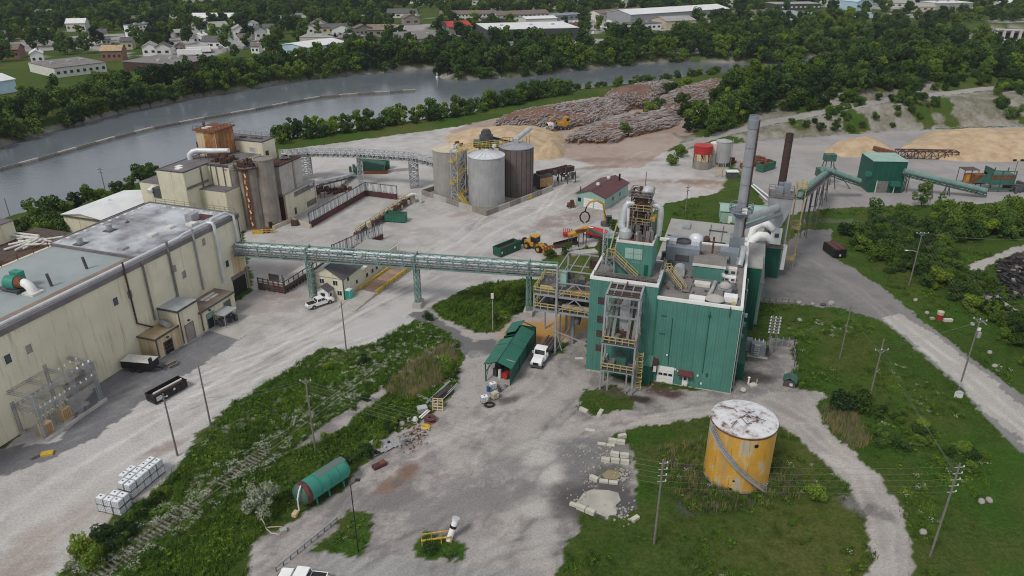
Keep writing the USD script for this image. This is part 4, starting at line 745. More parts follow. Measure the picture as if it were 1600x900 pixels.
c = MB(); c.add([(15.7, 0, 3.15), (18.1, 0, 3.15), (18.1, -1.0, 2.65), (15.7, -1.0, 2.65), (15.7, 0, 3.05), (18.1, 0, 3.05), (18.1, -1.0, 2.4), (15.7, -1.0, 2.4)], [(3, 2, 1, 0), (4, 5, 6, 7), (2, 3, 7, 6), (0, 4, 7, 3), (1, 2, 6, 5)]); c.put('door_canopy', 'maroon', t)
for x, z in ((13.6, 5.4), (15.7, 2.7), (18.9, 2.4), (19.6, 1.0), (15.2, 2.9)): MB().box(x - 0.14, x + 0.14, -0.16, 0.03, z, z + 0.25).put('wall_lamp', 'white', t)
MB().box(20.2, 20.5, -0.1, 0.03, 2.6, 3.2).put('vent_cap', 'green_dark', t)
MB().box(11.6, 12.1, -0.9, -0.1, 2.4, 3.6).put('meter_cabinet', 'offwhite', t); MB().box(11.5, 12.2, -0.95, 0.0, 3.6, 4.6).put('meter_hood', 'maroon', t)
l = MB().box(9.3, 11.35, -1.3, 0.0, 0, 3.6).put('porch', 'green_dark', t); q = MB(); q.add([(9.2, 0.02, 5.1), (11.45, 0.02, 5.1), (11.45, -1.45, 3.6), (9.2, -1.45, 3.6)], [(3, 2, 1, 0)]); q.put('porch_roof', 'green_roof', l)
MB().box(0.1, 3.0, -0.25, 0.0, 0.0, 0.25).put('footing', 'concrete', t); MB().box(11.2, 24.4, -0.08, 0.02, 0.0, 0.15).put('footing', 'concrete', t)
# penthouse
MB().box(3.5, 9.4, 2.8, 9.6, 17.7, 23.5).put('penthouse', 'green_siding', t); MB().box(3.6, 9.3, 2.9, 9.5, 23.5, 23.6).put('penthouse_roof', 'rust', t)
rim(MB(), 3.5, 9.4, 2.8, 9.6, 23.45, 0.4, 0.25, 0.05).put('penthouse_parapet', 'offwhite', t)
for i in range(2):
    for j in range(2): MB().box(5.0 + i * 1.45, 6.35 + i * 1.45, 2.74, 2.8, 20.8 + j * 0.95, 21.68 + j * 0.95).put('shutter_panel', 'mint', t)
MB().box(6.2, 7.6, 2.72, 2.8, 20.1, 20.35).put('conduit', 'green_steel', t); MB().box(8.3, 8.9, 2.7, 2.8, 17.8, 20.0).put('door', 'green_dark', t)
s1, s2 = MB(), MB(); stairs(s1, s2, (3.4, 2.1, 21.0), (7.4, 1.7, 17.8), 0.9); s1.cbox(2.8, 2.2, 20.9, 1.3, 1.3, 0.1); s1.put('roof_stair', 'steel_worn', t); rail(s2, [(2.2, 1.6, 21), (2.2, 2.8, 21), (3.4, 2.8, 21)], 1.1, 0.7, 0.05); s2.put('stair_rail', 'yellow_rail', t)
s1, s2 = MB(), MB(); stairs(s1, s2, (2.8, 8.3, 23.6), (2.8, 3.0, 21.0), 0.8); s1.put('roof_stair', 'steel_worn', t); s2.put('stair_rail', 'yellow_rail', t)
tw = MB(); tower(tw, (2.75, 2.3), 1.4, 1.4, 17.7, 20.9, 2, 0.05); tw.put('stair_frame', 'steel_grey', t)
for i, (y, z) in enumerate(((0.9, 18.05), (1.35, 18.05), (0.9, 18.45))): MB().tube([(0.8, y, z), (10.6, y, z)], 0.12, 6).put('roof_pipe', 'wood_grey', t)
rl = MB(); rail(rl, [(0.5, 0.5, 18.0), (10.8, 0.5, 18.0), (10.8, 9.8, 18.0)], 0.9, 1.8, 0.04); rl.put('railing', 'steel_worn', t)
# machine on the penthouse: cyclone frame, ducts
c = MB(); tower(c, (6.4, 7.6), 3.0, 2.6, 23.6, 31.0, 4, 0.08); c.put('cyclone_frame', 'rust_dark', t)
for z in (25.6, 27.9, 30.2):
    r_ = MB(); r_.box(4.6, 8.2, 6.1, 9.1, z, z + 0.1); r_.put('deck', 'steel_worn', t)
    r_ = MB(); rail(r_, [(4.6, 6.1, z), (8.2, 6.1, z), (8.2, 9.1, z), (4.6, 9.1, z)], 1.05, 1.2, 0.045, close=True); r_.put('railing', 'yellow_rail' if z < 29 else 'steel_worn', t)
MB().lathe([(0.6, 23.8), (0.6, 24.6), (1.1, 26.2), (1.1, 29.6), (0.5, 30.3), (0.5, 31.6), (0.01, 31.7)], (6.4, 7.6, 0), 16).put('cyclone', 'rust_dark', t, smooth=40)
MB().tube([(6.8, 7.6, 31), (6.8, 7.6, 34.2)], 0.06, 6).put('mast', 'steel_dark', t)
MB().lathe([(0.9, 30.2), (1.2, 30.9), (0.9, 31.6), (0.3, 31.9), (0.01, 31.95)], (7.2, 7.8, 0), 14).put('fan_head', 'galv', t, smooth=40)
MB().tube([(5.3, 6.6, 29.0), (4.4, 6.4, 29.0), (4.1, 6.2, 28.4), (3.9, 6.0, 27.0), (3.7, 5.6, 25.6), (4.6, 5.0, 24.6), (5.4, 4.6, 24.0)], [0.5, 0.55, 0.6, 0.75, 0.85, 0.8, 0.7], 14).put('duct', 'galv', t, smooth=50)
MB().tube([(7.8, 7.6, 28.7), (9.1, 7.5, 28.7), (9.6, 7.5, 28.3), (9.7, 7.5, 27.4), (9.6, 7.4, 23.6)], 0.5, 14).put('duct', 'galv', t, smooth=50)
MB().tube([(4.7, 5.0, 28.6), (4.9, 4.7, 25.0), (4.9, 4.6, 23.6)], 0.22, 10).put('duct', 'galv_pale', t, smooth=50)
MB().lathe([(0.9, 0), (1.1, 0.6), (1.0, 1.5), (0.4, 2.0), (0.01, 2.05)], (4.6, 4.3, 23.6), 16).put('fan_casing', 'galv', t, smooth=40)
c = MB(); c.add([(6.1, 4.1, 23.6), (7.4, 4.1, 23.6), (7.4, 5.4, 23.6), (6.1, 5.4, 23.6), (6.3, 4.9, 24.8), (6.8, 4.9, 24.8), (6.8, 5.4, 24.8), (6.3, 5.4, 24.8)], [(0, 1, 5, 4), (1, 2, 6, 5), (2, 3, 7, 6), (3, 0, 4, 7), (4, 5, 6, 7)]); c.put('hood', 'galv_pale', t)
MB().box(7.9, 9.0, 6.4, 8.8, 23.6, 26.2).put('control_box', 'green_machine', t); MB().box(8.0, 8.9, 6.6, 8.6, 26.2, 26.9).put('motor', 'yellow', t)
k = MB()
for i in range(26): k.cbox(U(4, 9), U(3.3, 9), 23.6, U(0.2, 0.8), U(0.2, 0.8), U(0.3, 2.2), U(0, 3))
for i in range(14): x, y = U(4, 9), U(4, 9); k.tube([(x, y, 23.6), (x + U(-.3, .3), y, U(25, 29))], 0.07, 5)
k.put('pipework', 'steel_worn', t)
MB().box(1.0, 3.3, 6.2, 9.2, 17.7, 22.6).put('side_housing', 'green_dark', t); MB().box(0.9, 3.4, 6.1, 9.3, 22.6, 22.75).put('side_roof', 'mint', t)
c = MB(); tower(c, (1.0, 6.6), 0.8, 0.8, 17.7, 24.2, 5, 0.04); c.put('ladder_tower', 'galv', t)
# right hand roof
MB().box(10.6, 16.2, 13.6, 19.6, 15.7, 19.4).put('cooling_unit', 'steel_blue', t); MB().box(12.2, 14.6, 13.53, 13.6, 16.9, 18.1).put('louvre', 'steel_dark', t)
for x in (12.4,): MB().lathe([(1.3, 0), (1.3, 0.35), (1.15, 0.35), (1.15, 0.1), (0.01, 0.1)], (13.2, 16.6, 19.4), 24).put('fan_ring', 'steel_dark', t, smooth=40)
MB().box(10.8, 12.0, 15.0, 16.6, 19.4, 20.0).box(14.6, 16.0, 15.4, 16.8, 19.4, 20.1).put('hood', 'galv_pale', t)
MB().lathe([(1.25, 0), (1.25, 0.5), (0.9, 1.0), (0.01, 1.25)], (15.2, 18.3, 19.4), 18).put('roof_cowl', 'galv_pale', t, smooth=40)
MB().box(15.6, 20.9, 9.9, 14.0, 15.7, 18.2).put('plant_room', 'green_siding', t); MB().box(15.5, 21.0, 9.8, 14.1, 18.2, 18.4).put('plant_room_roof', 'roof_gravel', t); MB().box(15.5, 21.0, 9.72, 9.8, 18.0, 18.45).put('plant_room_edge', 'offwhite', t)
c = MB(); c.lathe([(0.95, -0.9), (0.95, 0.9)], (0, 0, 0), 20, 0, math.pi); c = MB()
n = 10; ar = [(0.95 * mcos(a), 0.95 * msin(a) * 0.8) for a in np.linspace(0, math.pi, n)]
c.add([(13.4 + x, 9.9, 16.6 + z) for x, z in ar] + [(13.4 + x, 11.7, 16.6 + z) for x, z in ar], [(i, i + 1, n + i + 1, n + i) for i in range(n - 1)]); c.add([(13.4 + x, 9.9, 16.6 + z) for x, z in ar] + [(13.4, 9.9, 16.6)], [(i + 1, i, n) for i in range(n - 1)])
c.box(12.45, 14.35, 9.9, 11.7, 15.7, 16.6); c.put('barrel_vent', 'galv', t)
s1, s2 = MB(), MB(); stairs(s1, s2, (12.0, 6.3, 17.8), (14.9, 3.6, 15.8), 1.0); s1.cbox(11.6, 6.7, 17.7, 1.2, 1.2, 0.1); s1.put('roof_stair', 'steel_worn', t); rail(s2, [(11.1, 7.2, 17.8), (12.2, 7.2, 17.8)], 1.1, 0.7, 0.05); s2.put('stair_rail', 'yellow_rail', t)
s1 = MB(); s1.bar((15.2, 3.2, 16), (15.4, 8.6, 16), 1.3, 0.12); s1.bar((10.9, 6.3, 18.2), (11.0, 10.0, 18.2), 0.4, 0.3); s1.put('roof_walkway', 'wood_grey', t)
for x, y, dx, dy, h_, m in ((17.6, 7.2, 2.6, 1.4, 0.5, 'offwhite'), (17.3, 1.2, 2.5, 1.3, 0.6, 'white'), (22.4, 2.7, 2.1, 1.6, 0.9, 'white'), (21.7, 13.4, 2.3, 1.2, 1.2, 'offwhite'), (21.9, 10.4, 1.9, 0.9, 0.9, 'white'), (22.8, 6.3, 0.8, 1.6, 0.7, 'steel_dark'), (23.0, 1.0, 0.7, 0.7, 0.5, 'yellow_rail'), (15.8, 6.5, 1.3, 0.8, 0.4, 'wood_grey'), (12.6, 5.0, 1.4, 0.8, 0.4, 'steel_worn')):
    a = MB().cbox(x, y, 15.7, dx, dy, h_).put('roof_unit', m, t)
    if y > 10 and m != 'steel_dark':
        for k in (-0.5, 0.5): MB().cbox(x + k * dx * 0.5, y - dy / 2 - 0.02, 15.7 + h_ * 0.25, dx * 0.3, 0.04, h_ * 0.45).put('grille', 'steel_dark', a)
for x, y, r, sc in ((20.0, 1.4, 1.55, 0.7), (21.3, 6.9, 1.0, 0.9)):
    c = MB(); c.lathe([(r, 0.3), (r * 0.9, 0.75), (r * 0.55, 1.05), (0.01, 1.15)], (0, 0, 0), 24)
    V = np.vstack(c.v) * (1, sc, 1) + (x, y, 15.8); MB().add(V, np.vstack(c.f)).put('dome_tank', 'concrete', t, smooth=40)
MB().cbox(21.3, 6.9, 15.7, 2.3, 2.2, 0.3).put('tank_pad', 'steel_grey', t)
MB().tube([(19.6, 8.5, 16.0), (19.3, 5.0, 16.0), (19.0, 3.0, 16.0), (20.0, 1.8, 16.3)], 0.33, 10).put('roof_pipe', 'galv', t, smooth=50)
MB().tube([(20.7, 10.5, 16.0), (20.7, 8.5, 17.6), (20.9, 7.6, 17.8)], 0.28, 10).put('roof_pipe', 'galv_pale', t, smooth=50)
MB().tube([(13.0, 21.5, 17.0), (16.8, 17.6, 17.0), (21.3, 17.2, 17.0)], 0.42, 12).put('roof_duct', 'steel_worn', t, smooth=50)
MB().tube([(9.5, 25, 17.2), (14.5, 24, 17.2)], 0.16, 8).put('roof_pipe', 'rust_dark', t); MB().tube([(18.2, 20.5, 15.7), (18.2, 20.5, 19.5)], 0.18, 8).put('vent_pipe', 'rust', t)
MB().tube([(23.3, 21.5, 17.6), (23.5, 19.5, 18.2), (23.4, 17.5, 17.4), (23.2, 16.4, 16.2)], 0.5, 12).put('roof_duct', 'galv', t, smooth=50)
MB().tube([(23.1, 17.6, 15.7), (23.1, 17.6, 17.2)], 0.6, 12).put('duct_leg', 'galv', t, smooth=50)
MB().tube([(22.6, 0.4, 15.7), (22.6, -0.2, 15.9), (22.6, -0.2, 14.2)], 0.07, 6).put('roof_drain', 'steel_dark', t)
for x, z in ((12.0, 12.6), (12.0, 9.3)): MB().box(x, x + 0.9, -0.06, 0.03, z, z + 0.12).put('conduit', 'green_dark', t)
MB().tube([(13.9, -0.08, 3.6), (13.9, -0.08, 12.5)], 0.05, 5).put('conduit', 'green_dark', t)
MB().tube([(19.6, -0.1, 3.2), (19.6, -0.1, 14.6)], 0.05, 5).put('conduit', 'green_dark', t); MB().box(19.4, 19.8, -0.14, 0.03, 13.6, 14.0).put('junction_box', 'green_dark', t)
k = MB()
for i in range(30): k.cbox(U(10.5, 23.5), U(2.5, 9.5), 15.7, U(0.15, 0.8), U(0.15, 0.8), U(0.08, 0.35), U(0, 3))
for i in range(40): k.cbox(U(9.8, 12.2), U(10.5, 22), 12.1, U(0.3, 1.2), U(0.3, 1.2), U(1.5, 5.5), U(0, 3))
k.put('rooftop_clutter', 'steel_dark', t, kind='stuff')
# grey annex on the far right of the roof and its dark green side wall
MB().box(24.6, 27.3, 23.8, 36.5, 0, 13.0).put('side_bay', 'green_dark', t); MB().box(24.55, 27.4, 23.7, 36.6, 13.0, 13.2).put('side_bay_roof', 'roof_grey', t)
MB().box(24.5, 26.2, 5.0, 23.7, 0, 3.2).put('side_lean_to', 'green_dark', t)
for y in (9.5, 13.8): MB().tube([(24.9, y, 3.2), (24.9, y, 15)], 0.12, 6).put('downspout', 'steel_grey', t)
MB().tube([(24.75, 2.2, 0.5), (24.75, 2.2, 13.5), (24.6, 2.0, 14.2)], 0.13, 6).put('downspout', 'galv', t)
for y, z in ((1.6, 13.6), (4.0, 10.8), (6, 7.5)): MB().box(24.4, 25.3, y, y + 0.6, z, z + 0.5).put('bracket_unit', 'green_steel', t)
# ------------------------------------------------------------------ steel tower with inclined conveyors before the green wall
t = GR.thing('feed_tower', 'grey steel feed tower with yellow railings leaning against the green boiler house', 'steel tower')
fr = MB()
for x in (3.6, 8.9):
    for y, z1 in ((-5.3, 8.9), (-2.4, 17.2)): fr.bar((x, y, 0), (x, y, z1), 0.28)
    fr.bar((x, -5.3, 8.9), (x, -4.6, 17.0), 0.28)
    fr.bar((x, -4.6, 17.1), (x, 0, 17.6), 0.3); fr.bar((x, -5.3, 8.9), (x, 0, 8.9), 0.3); fr.bar((x, -5.3, 3.9), (x, 0, 3.9), 0.3); fr.bar((x, -2.4, 9), (x, -4.7, 13), 0.14); fr.bar((x, -2.4, 13), (x, -4.6, 17), 0.14); fr.bar((x, -4.9, 13), (x, -2.4, 13), 0.14); fr.bar((x, -2.4, 12.9), (x, 0, 12.9), 0.14)
for y, z in ((-4.6, 17.1), (-2.4, 17.3), (-0.2, 17.5), (-5.3, 8.9), (-5.3, 3.9), (-2.4, 3.9), (-2.4, 12.5), (-2.4, 14.6)): fr.bar((3.6, y, z), (8.9, y, z), 0.26)
for x in (4.7, 5.9, 7.4): fr.bar((x, -4.6, 17.1), (x, 0, 17.5), 0.16)
fr.bar((4.8, -5.3, 0), (4.8, -5.3, 3.9), 0.2); fr.bar((7.9, -5.3, 0), (7.9, -5.3, 3.9), 0.24)
fr.put('frame', 'steel_grey', t)
rb = MB()
for k in range(7): y = -4.5 + k * 0.72; rb.bar((3.6, y, 17.25), (8.9, y + 0.2, 17.35), 0.22, 0.16)
rb.bar((6.1, -4.7, 16.2), (6.2, 0, 17.9), 0.18); rb.put('top_beams', 'rust_dark', t)
for i in range(2): 
    for z in (8.9, 3.9): MB().box(3.5 + i * 2.7, 6.2 + i * 2.7, -5.5, -2.6, z + 0.15, z + 0.25).put('deck', 'steel_dark', t)
r_ = MB(); rail(r_, [(3.6, -0.3, 9.1), (3.6, -5.4, 9.1), (8.9, -5.4, 9.1), (8.9, -0.3, 9.1)], 1.15, 1.15, 0.06); r_.put('railing', 'yellow_rail', t)
r_ = MB(); rail(r_, [(3.6, -2, 4.1), (3.6, -5.4, 4.1), (8.9, -5.4, 4.1), (8.9, -2, 4.1)], 1.15, 1.15, 0.06); r_.put('railing', 'yellow_rail', t)
for x, m in ((4.2, 'wood_grey'), (5.0, 'steel_worn'), (7.4, 'steel_worn'), (8.3, 'wood_grey')):
    MB().bar((x, -4.4, 9.6), (x, -0.4, 14.6), 0.45, 0.35).put('inclined_conveyor', m, t)
MB().box(5.5, 7.1, -1.6, -1.35, 9.2, 15.4).put('chute_plate', 'galv', t)
for k in range(4): MB().box(5.52 + k * 0.41, 5.56 + k * 0.41, -1.63, -1.6, 9.3, 15.3).put('chute_rib', 'steel_grey', t)
MB().box(5.2, 7.4, -2.4, -1.0, 8.0, 9.7).put('hopper', 'rust_dark', t); MB().box(5.4, 7.3, -3.4, -2.2, 4.1, 5.2).put('pump', 'green_machine', t)
k = MB()
for i in range(16): k.cbox(U(4, 8.6), U(-4.5, -0.6), R.choice((4.1, 9.1)), U(0.3, 1.0), U(0.3, 1.0), U(0.3, 1.5), U(0, 3))
k.put('machinery', 'steel_worn', t)
ld = MB()
for x in (9.3, 10.1): ld.bar((x, -3.7, 0), (x, -3.7, 7.4), 0.09)
for k in range(24): ld.bar((9.3, -3.7, 0.3 + k * 0.3), (10.1, -3.7, 0.3 + k * 0.3), 0.06)
for z in np.arange(1.0, 7.5, 1.0):
    for y in (-3.7, -4.4): ld.bar((9.2, y, z), (10.2, y, z), 0.06)
    for x in (9.2, 10.2): ld.bar((x, -3.7, z), (x, -4.4, z), 0.06)
ld.put('caged_ladder', 'yellow_rail', t)
# ------------------------------------------------------------------ bridge-end platforms left of the green wall
t = GR.thing('transfer_tower', 'grey steel transfer tower with stacked yellow-railed platforms at the pipe bridge end', 'steel tower')
fr = MB()
for x, y, z1 in ((-6.7, 4.3, 17.3), (-10.9, 4.6, 11.2), (-10.9, 12.4, 11.2), (-6.7, 12.4, 16.4), (-0.5, 4.5, 16.4), (-0.5, 12.4, 16.4)):
    fr.bar((x, y, 7.6 if x == -10.9 else 0), (x, y, z1), 0.34 if x == -6.7 else 0.26)
fr.bar((-10.9, 12.4, 0), (-10.9, 12.4, 8), 0.3); fr.bar((-6.2, 5.6, 0), (-6.2, 5.6, 8), 0.22); fr.bar((-4.6, 8.5, 0), (-4.6, 8.5, 8), 0.7)
for z in (8.0, 11.1):
    for y in (4.6, 8.5, 12.4): fr.bar((-11, y, z), (0, y, z), 0.2, 0.4)
    for x in (-10.9, -6.7, -3.5, -0.5): fr.bar((x, 4.6, z), (x, 12.4, z), 0.2, 0.35)
for z0, z1 in ((8.2, 11), (11.2, 14)):
    for x0, x1 in ((-6.6, -3.5), (-3.5, -0.5)): fr.bar((x0, 4.5, z0 if x0 < -4 else z1), (x1, 4.5, z1 if x0 < -4 else z0), 0.16)
fr.bar((-10.9, 4.6, 8.2), (-8.8, 4.6, 11), 0.14)
for z in (14.0, 16.4):
    for y in (4.4, 12.4): fr.bar((-6.7, y, z), (0, y, z), 0.18)
    for x in (-6.7, -0.5): fr.bar((x, 4.4, z), (x, 12.4, z), 0.18)
for x in (-4.6, -2.6): fr.bar((x, 4.4, 16.4), (x, 12.4, 16.4), 0.16)
fr.bar((-6.7, 3.9, 4.6), (0, 1.0, 4.6), 0.16); fr.bar((-6.7, 4.2, 4.6), (-5.2, 3.2, 1.2), 0.12); fr.bar((-1.5, 1.6, 4.6), (0, 1.0, 1.0), 0.1); fr.bar((-6.6, 4.3, 0.2), (-4.6, 8.5, 4.5), 0.14)
fr.put('frame', 'steel_grey', t)
for z in (8.0, 11.1):
    for x0, x1 in ((-11, -6.9), (-6.6, -3.6), (-3.4, 0)): MB().box(x0, x1, 4.6, 12.4, z + 0.2, z + 0.28).put('deck', 'steel_dark', t)
    r_ = MB(); rail(r_, [(-0.2, 4.5, z + 0.25), (-11, 4.5, z + 0.25), (-11, 12.5, z + 0.25), (-7, 12.5, z + 0.25)], 1.15, 1.3, 0.06); r_.put('railing', 'yellow_rail', t)
MB().bar((-5.2, 5.6, 11.9), (-0.6, 5.7, 11.9), 0.9, 0.7).put('feeder', 'brown_wood', t); MB().bar((-6.0, 5.8, 8.9), (-0.6, 5.8, 8.9), 0.9, 0.6).put('feeder', 'silo_cap', t); MB().bar((-10.3, 6.5, 11.7), (-7, 6.5, 11.7), 0.5, 0.6).put('feeder', 'yellow_rail', t)
MB().tube([(-5.0, 6.5, 14.6), (-5.0, 7.2, 14.6)], 0.75, 14).put('drum', 'steel_dark', t); MB().box(-6.4, -5.2, 4.8, 6.0, 13.2, 15.8).put('head_box', 'mint', t)
k = MB()
for i in range(26): k.cbox(U(-10.5, -0.6), U(5.5, 12), R.choice((8.3, 11.4)), U(0.4, 1.8), U(0.4, 1.6), U(0.5, 1.9), U(0, 3))
for i in range(10): x = U(-10, -1); k.bar((x, U(6, 12), 8.3), (x + U(-1, 1), U(6, 12), 13.5), 0.12)
k.put('machinery', 'steel_worn', t)
MB().tube([(-3.4, 6.5, 7.9), (-3.0, 6.0, 7.0), (-3.2, 5.6, 5.8)], 0.6, 12).put('spout', 'steel_dark', t, smooth=40)
MB().tube([(-0.9, 12.0, 14), (-0.9, 12.0, 19.6)], 0.16, 8).put('vent_pipe', 'rust_dark', t); MB().cbox(-1.8, 12.2, 14.1, 1.6, 1.2, 1.6).put('motor_house', 'rust_dark', t)
# ------------------------------------------------------------------ chimneys
t = thing('chimney_stack', 'tall pale grey steel chimney rising from the green boiler house roof', 'chimney', GR.W(22.2, 23.3, 15.7), -18)
zt = 23.2; zs = np.linspace(3.4, zt, 7)
for i in range(6): MB().lathe([(0.84 - 0.04 * i / 6, zs[i] + 0.03), (0.82 - 0.04 * (i + 1) / 6, zs[i + 1] - 0.03)], (0, 0, 0), 28).put('section', 'steel_grey', t, smooth=True)
for z in zs[1:-1]: MB().lathe([(.8, z - 0.07), (.86, z - 0.05), (.86, z + 0.05), (.8, z + 0.07)], (0, 0, 0), 28).put('band', 'steel_blue', t, smooth=40)
MB().lathe([(.78, zt - 0.05), (.9, zt), (.9, zt + 1.5), (.8, zt + 1.6), (.8, zt + 2.2), (0.7, zt + 2.2), (0.7, zt)], (0, 0, 0), 28).put('cap', 'steel_blue', t, smooth=30); MB().lathe([(0.02, zt + 0.9), (0.7, zt + 0.9)], (0, 0, 0), 20).put('mouth', 'black', t)
MB().cbox(0, 0, 0, 2.6, 2.6, 3.4).put('base', 'steel_blue', t); MB().box(.8, 1.1, -0.1, 0.4, 3, zt + 1.4).put('cable_tray', 'rust_dark', t)
for z in (8.2,):
    MB().lathe([(.8, 0), (2.1, 0), (2.1, 0.14), (.8, 0.14)], (0, 0, z), 20).put('platform', 'steel_blue', t); MB().lathe([(.83, -1.2), (1.85, -0.1)], (0, 0, z), 20).put('bracket_ring', 'steel_blue', t)
    r_ = MB(); rail(r_, [(2.05 * mcos(a), 2.05 * msin(a), z + 0.14) for a in np.linspace(0, 2 * math.pi, 13)], 1.2, 1.2, 0.05, toe=True); r_.put('railing', 'steel_blue', t)
MB().cbox(0.6, -1.6, z + 0.15, 0.9, 0.5, 1.0).put('sampling_box', 'white', t)
ld = MB(); [ld.bar((x, -1.28, 0), (x, -1.28, 11), 0.06) for x in (-0.75, -0.25)]; [ld.bar((-0.75, -1.28, 0.4 * k), (-0.25, -1.28, 0.4 * k), 0.04) for k in range(27)]; ld.put('ladder', 'steel_blue', t)
MB().tube([(0.8, 0.6, 6.6), (3.4, 12, 4.0), (7.2, 27.2, 0.8)], 0.7, 16).put('flue_duct', 'galv', t, smooth=50)
MB().tube([(1.0, 0.2, 5.2), (8.2, 27.2, -.6)], 0.4, 12).put('flue_duct', 'steel_blue', t, smooth=50)
MB().cbox(-1.0, -4.3, 0, 3.2, 2.6, 2.3).put('plenum', 'steel_blue', t)
# low grey roofed building behind
t = thing('rear_annex', 'low grey roofed building behind the boiler house below the chimney', 'industrial building', GR.W(0, 0, 0), -18)
MB().box(7.2, 28, 26.7, 57.5, 0, 8.8).put('wall', 'mint', t); MB().box(7.0, 28.2, 26.7, 57.7, 8.8, 9.0).put('roof', 'roof_grey', t)
MB().cbox(11, 53, 9, 1.6, 3.4, 0.5).put('roof_hatch', 'steel_grey', t); MB().cbox(25.3, 50, 9, 1.6, 4, 0.5).put('roof_hatch', 'steel_grey', t)
for y in (45, 52): MB().bar((16.0, y, 9.15), (20.0, y, 9.15), 0.25).put('roof_rail', 'steel_dark', t)
for x in (16.3, 19, 22, 22.8): MB().bar((x, 44, 9.15), (x, 56, 9.15), 0.12).put('roof_rail', 'steel_dark', t)
MB().tube([(8.8, 39, 9.6), (12, 40.5, 9.6), (15.4, 42.5, 10.0), (16.2, 43.8, 10.2)], [0.5, 0.6, 0.7, 0.75], 14).put('roof_duct', 'rust_dark', t, smooth=50); MB().tube([(6.8, 42, 9.5), (9, 42, 9.5)], 0.16, 6).put('roof_pipe', 'steel_dark', t)
# dark green block with the big hopper, white ducts
t = thing('dust_collector', 'dark green block topped by a grey hopper and curved white ducts right of the chimney', 'filter house', GR.W(0, 0, 0), -18)
MB().box(27.9, 31.8, 50.9, 57, 0, 8.0).put('wall', 'green_dark', t); MB().box(27.8, 31.9, 50.8, 57.1, 8, 8.2).put('roof', 'steel_dark', t)
h = MB(); h.add([(29.0, 51.6, 11.4), (30.8, 51.6, 11.4), (30.8, 54.2, 11.4), (29.0, 54.2, 11.4), (27.6, 50.6, 16.4), (32.4, 50.6, 16.4), (32.4, 55.4, 16.4), (27.6, 55.4, 16.4)], [(0, 1, 5, 4), (1, 2, 6, 5), (2, 3, 7, 6), (3, 0, 4, 7)]); h.put('hopper', 'galv', t)
MB().box(27.6, 32.4, 50.6, 55.4, 16.4, 18.6).put('filter_body', 'steel_grey', t); MB().box(27.4, 32.6, 50.4, 55.6, 18.6, 18.8).put('filter_deck', 'steel_worn', t)
r_ = MB(); rail(r_, [(27.4, 50.4, 18.8), (32.6, 50.4, 18.8), (32.6, 55.6, 18.8), (27.4, 55.6, 18.8)], 1.1, 1.2, 0.05, close=True); r_.put('railing', 'steel_worn', t)
for x, y, h_ in ((29.5, 52, 1.8), (31, 53, 2.6), (30, 54.5, 2.0)): MB().cbox(x, y, 18.8, 1.4, 1.2, h_).put('drive_unit', 'steel_blue', t)
lg = MB(); [lg.bar((x, y, 8.2), (x, y, 16.4), 0.25) for x in (27.8, 32.2) for y in (50.8, 55.2)]; lg.put('legs', 'steel_grey', t)
w = MB().cbox(30.2, 50.9, 8.2, 2.2, 1.4, 3.4).put('fan_housing', 'white', t); MB().cbox(30.3, 50.15, 9.8, 0.9, 0.1, 0.9).put('grille', 'steel_dark', w)
for dy, z0 in ((0.0, 12.6), (-3.0, 11.0)):
    pts = [(29.3, 50.4 + dy, z0 - 1.0), (28.0, 50.2 + dy, z0), (26.6, 49.8 + dy, z0 + 0.1), (25.4, 49.2 + dy, z0 - 0.8), (25.0, 48.9 + dy, 9.0)]
    MB().tube(pts, [0.75, 0.85, 0.9, 0.85, 0.8], 16).put('duct', 'white', t, smooth=50); MB().lathe([(1.1, 0), (1.1, 0.3), (0.8, 0.35)], (25.0, 48.9 + dy, 9.0), 16).put('duct_collar', 'white', t)
MB().cbox(32.5, 52, 2, 0.8, 1.4, 5.5).put('side_duct', 'white', t)
MB().box(27.7, 32, 50.7, 50.8, 7.0, 8.3).put('beam', 'steel_worn', t)
yl = MB()
for x in (33.4, 35.2):
    for y in (58, 60): yl.bar((x, y, 0), (x, y, 19), 0.14)
for z in (2, 9.5, 19):
    rail(yl, [(33.2, 57.8, z), (35.4, 57.8, z), (35.4, 60.2, z), (33.2, 60.2, z)], 1.1, 1.1, 0.05, close=True); yl.box(33.2, 35.4, 57.8, 60.2, z - 0.1, z)
yl.put('yellow_stair_tower', 'yellow_rail', t)
t = thing('brown_chimney', 'narrow dark brown chimney standing right of the tall grey one', 'chimney', GR.W(30.0, 57.5, 8.2), -18)
MB().lathe([(.85, 0), (.8, 22.6), (0.68, 22.6), (0.68, 21.9), (0.01, 21.9)], (0, 0, 0), 24).put('shaft', 'stack_brown', t, smooth=40)
for z in (12, 17.5, 21): MB().lathe([(.83, 0), (.89, 0.05), (.89, 0.2), (.8, 0.25)], (0, 0, z), 24).put('band', 'stack_brown', t, smooth=40)
MB().cbox(0, 0, 0, 2.6, 2.6, 2.2).put('base', 'stack_brown', t)
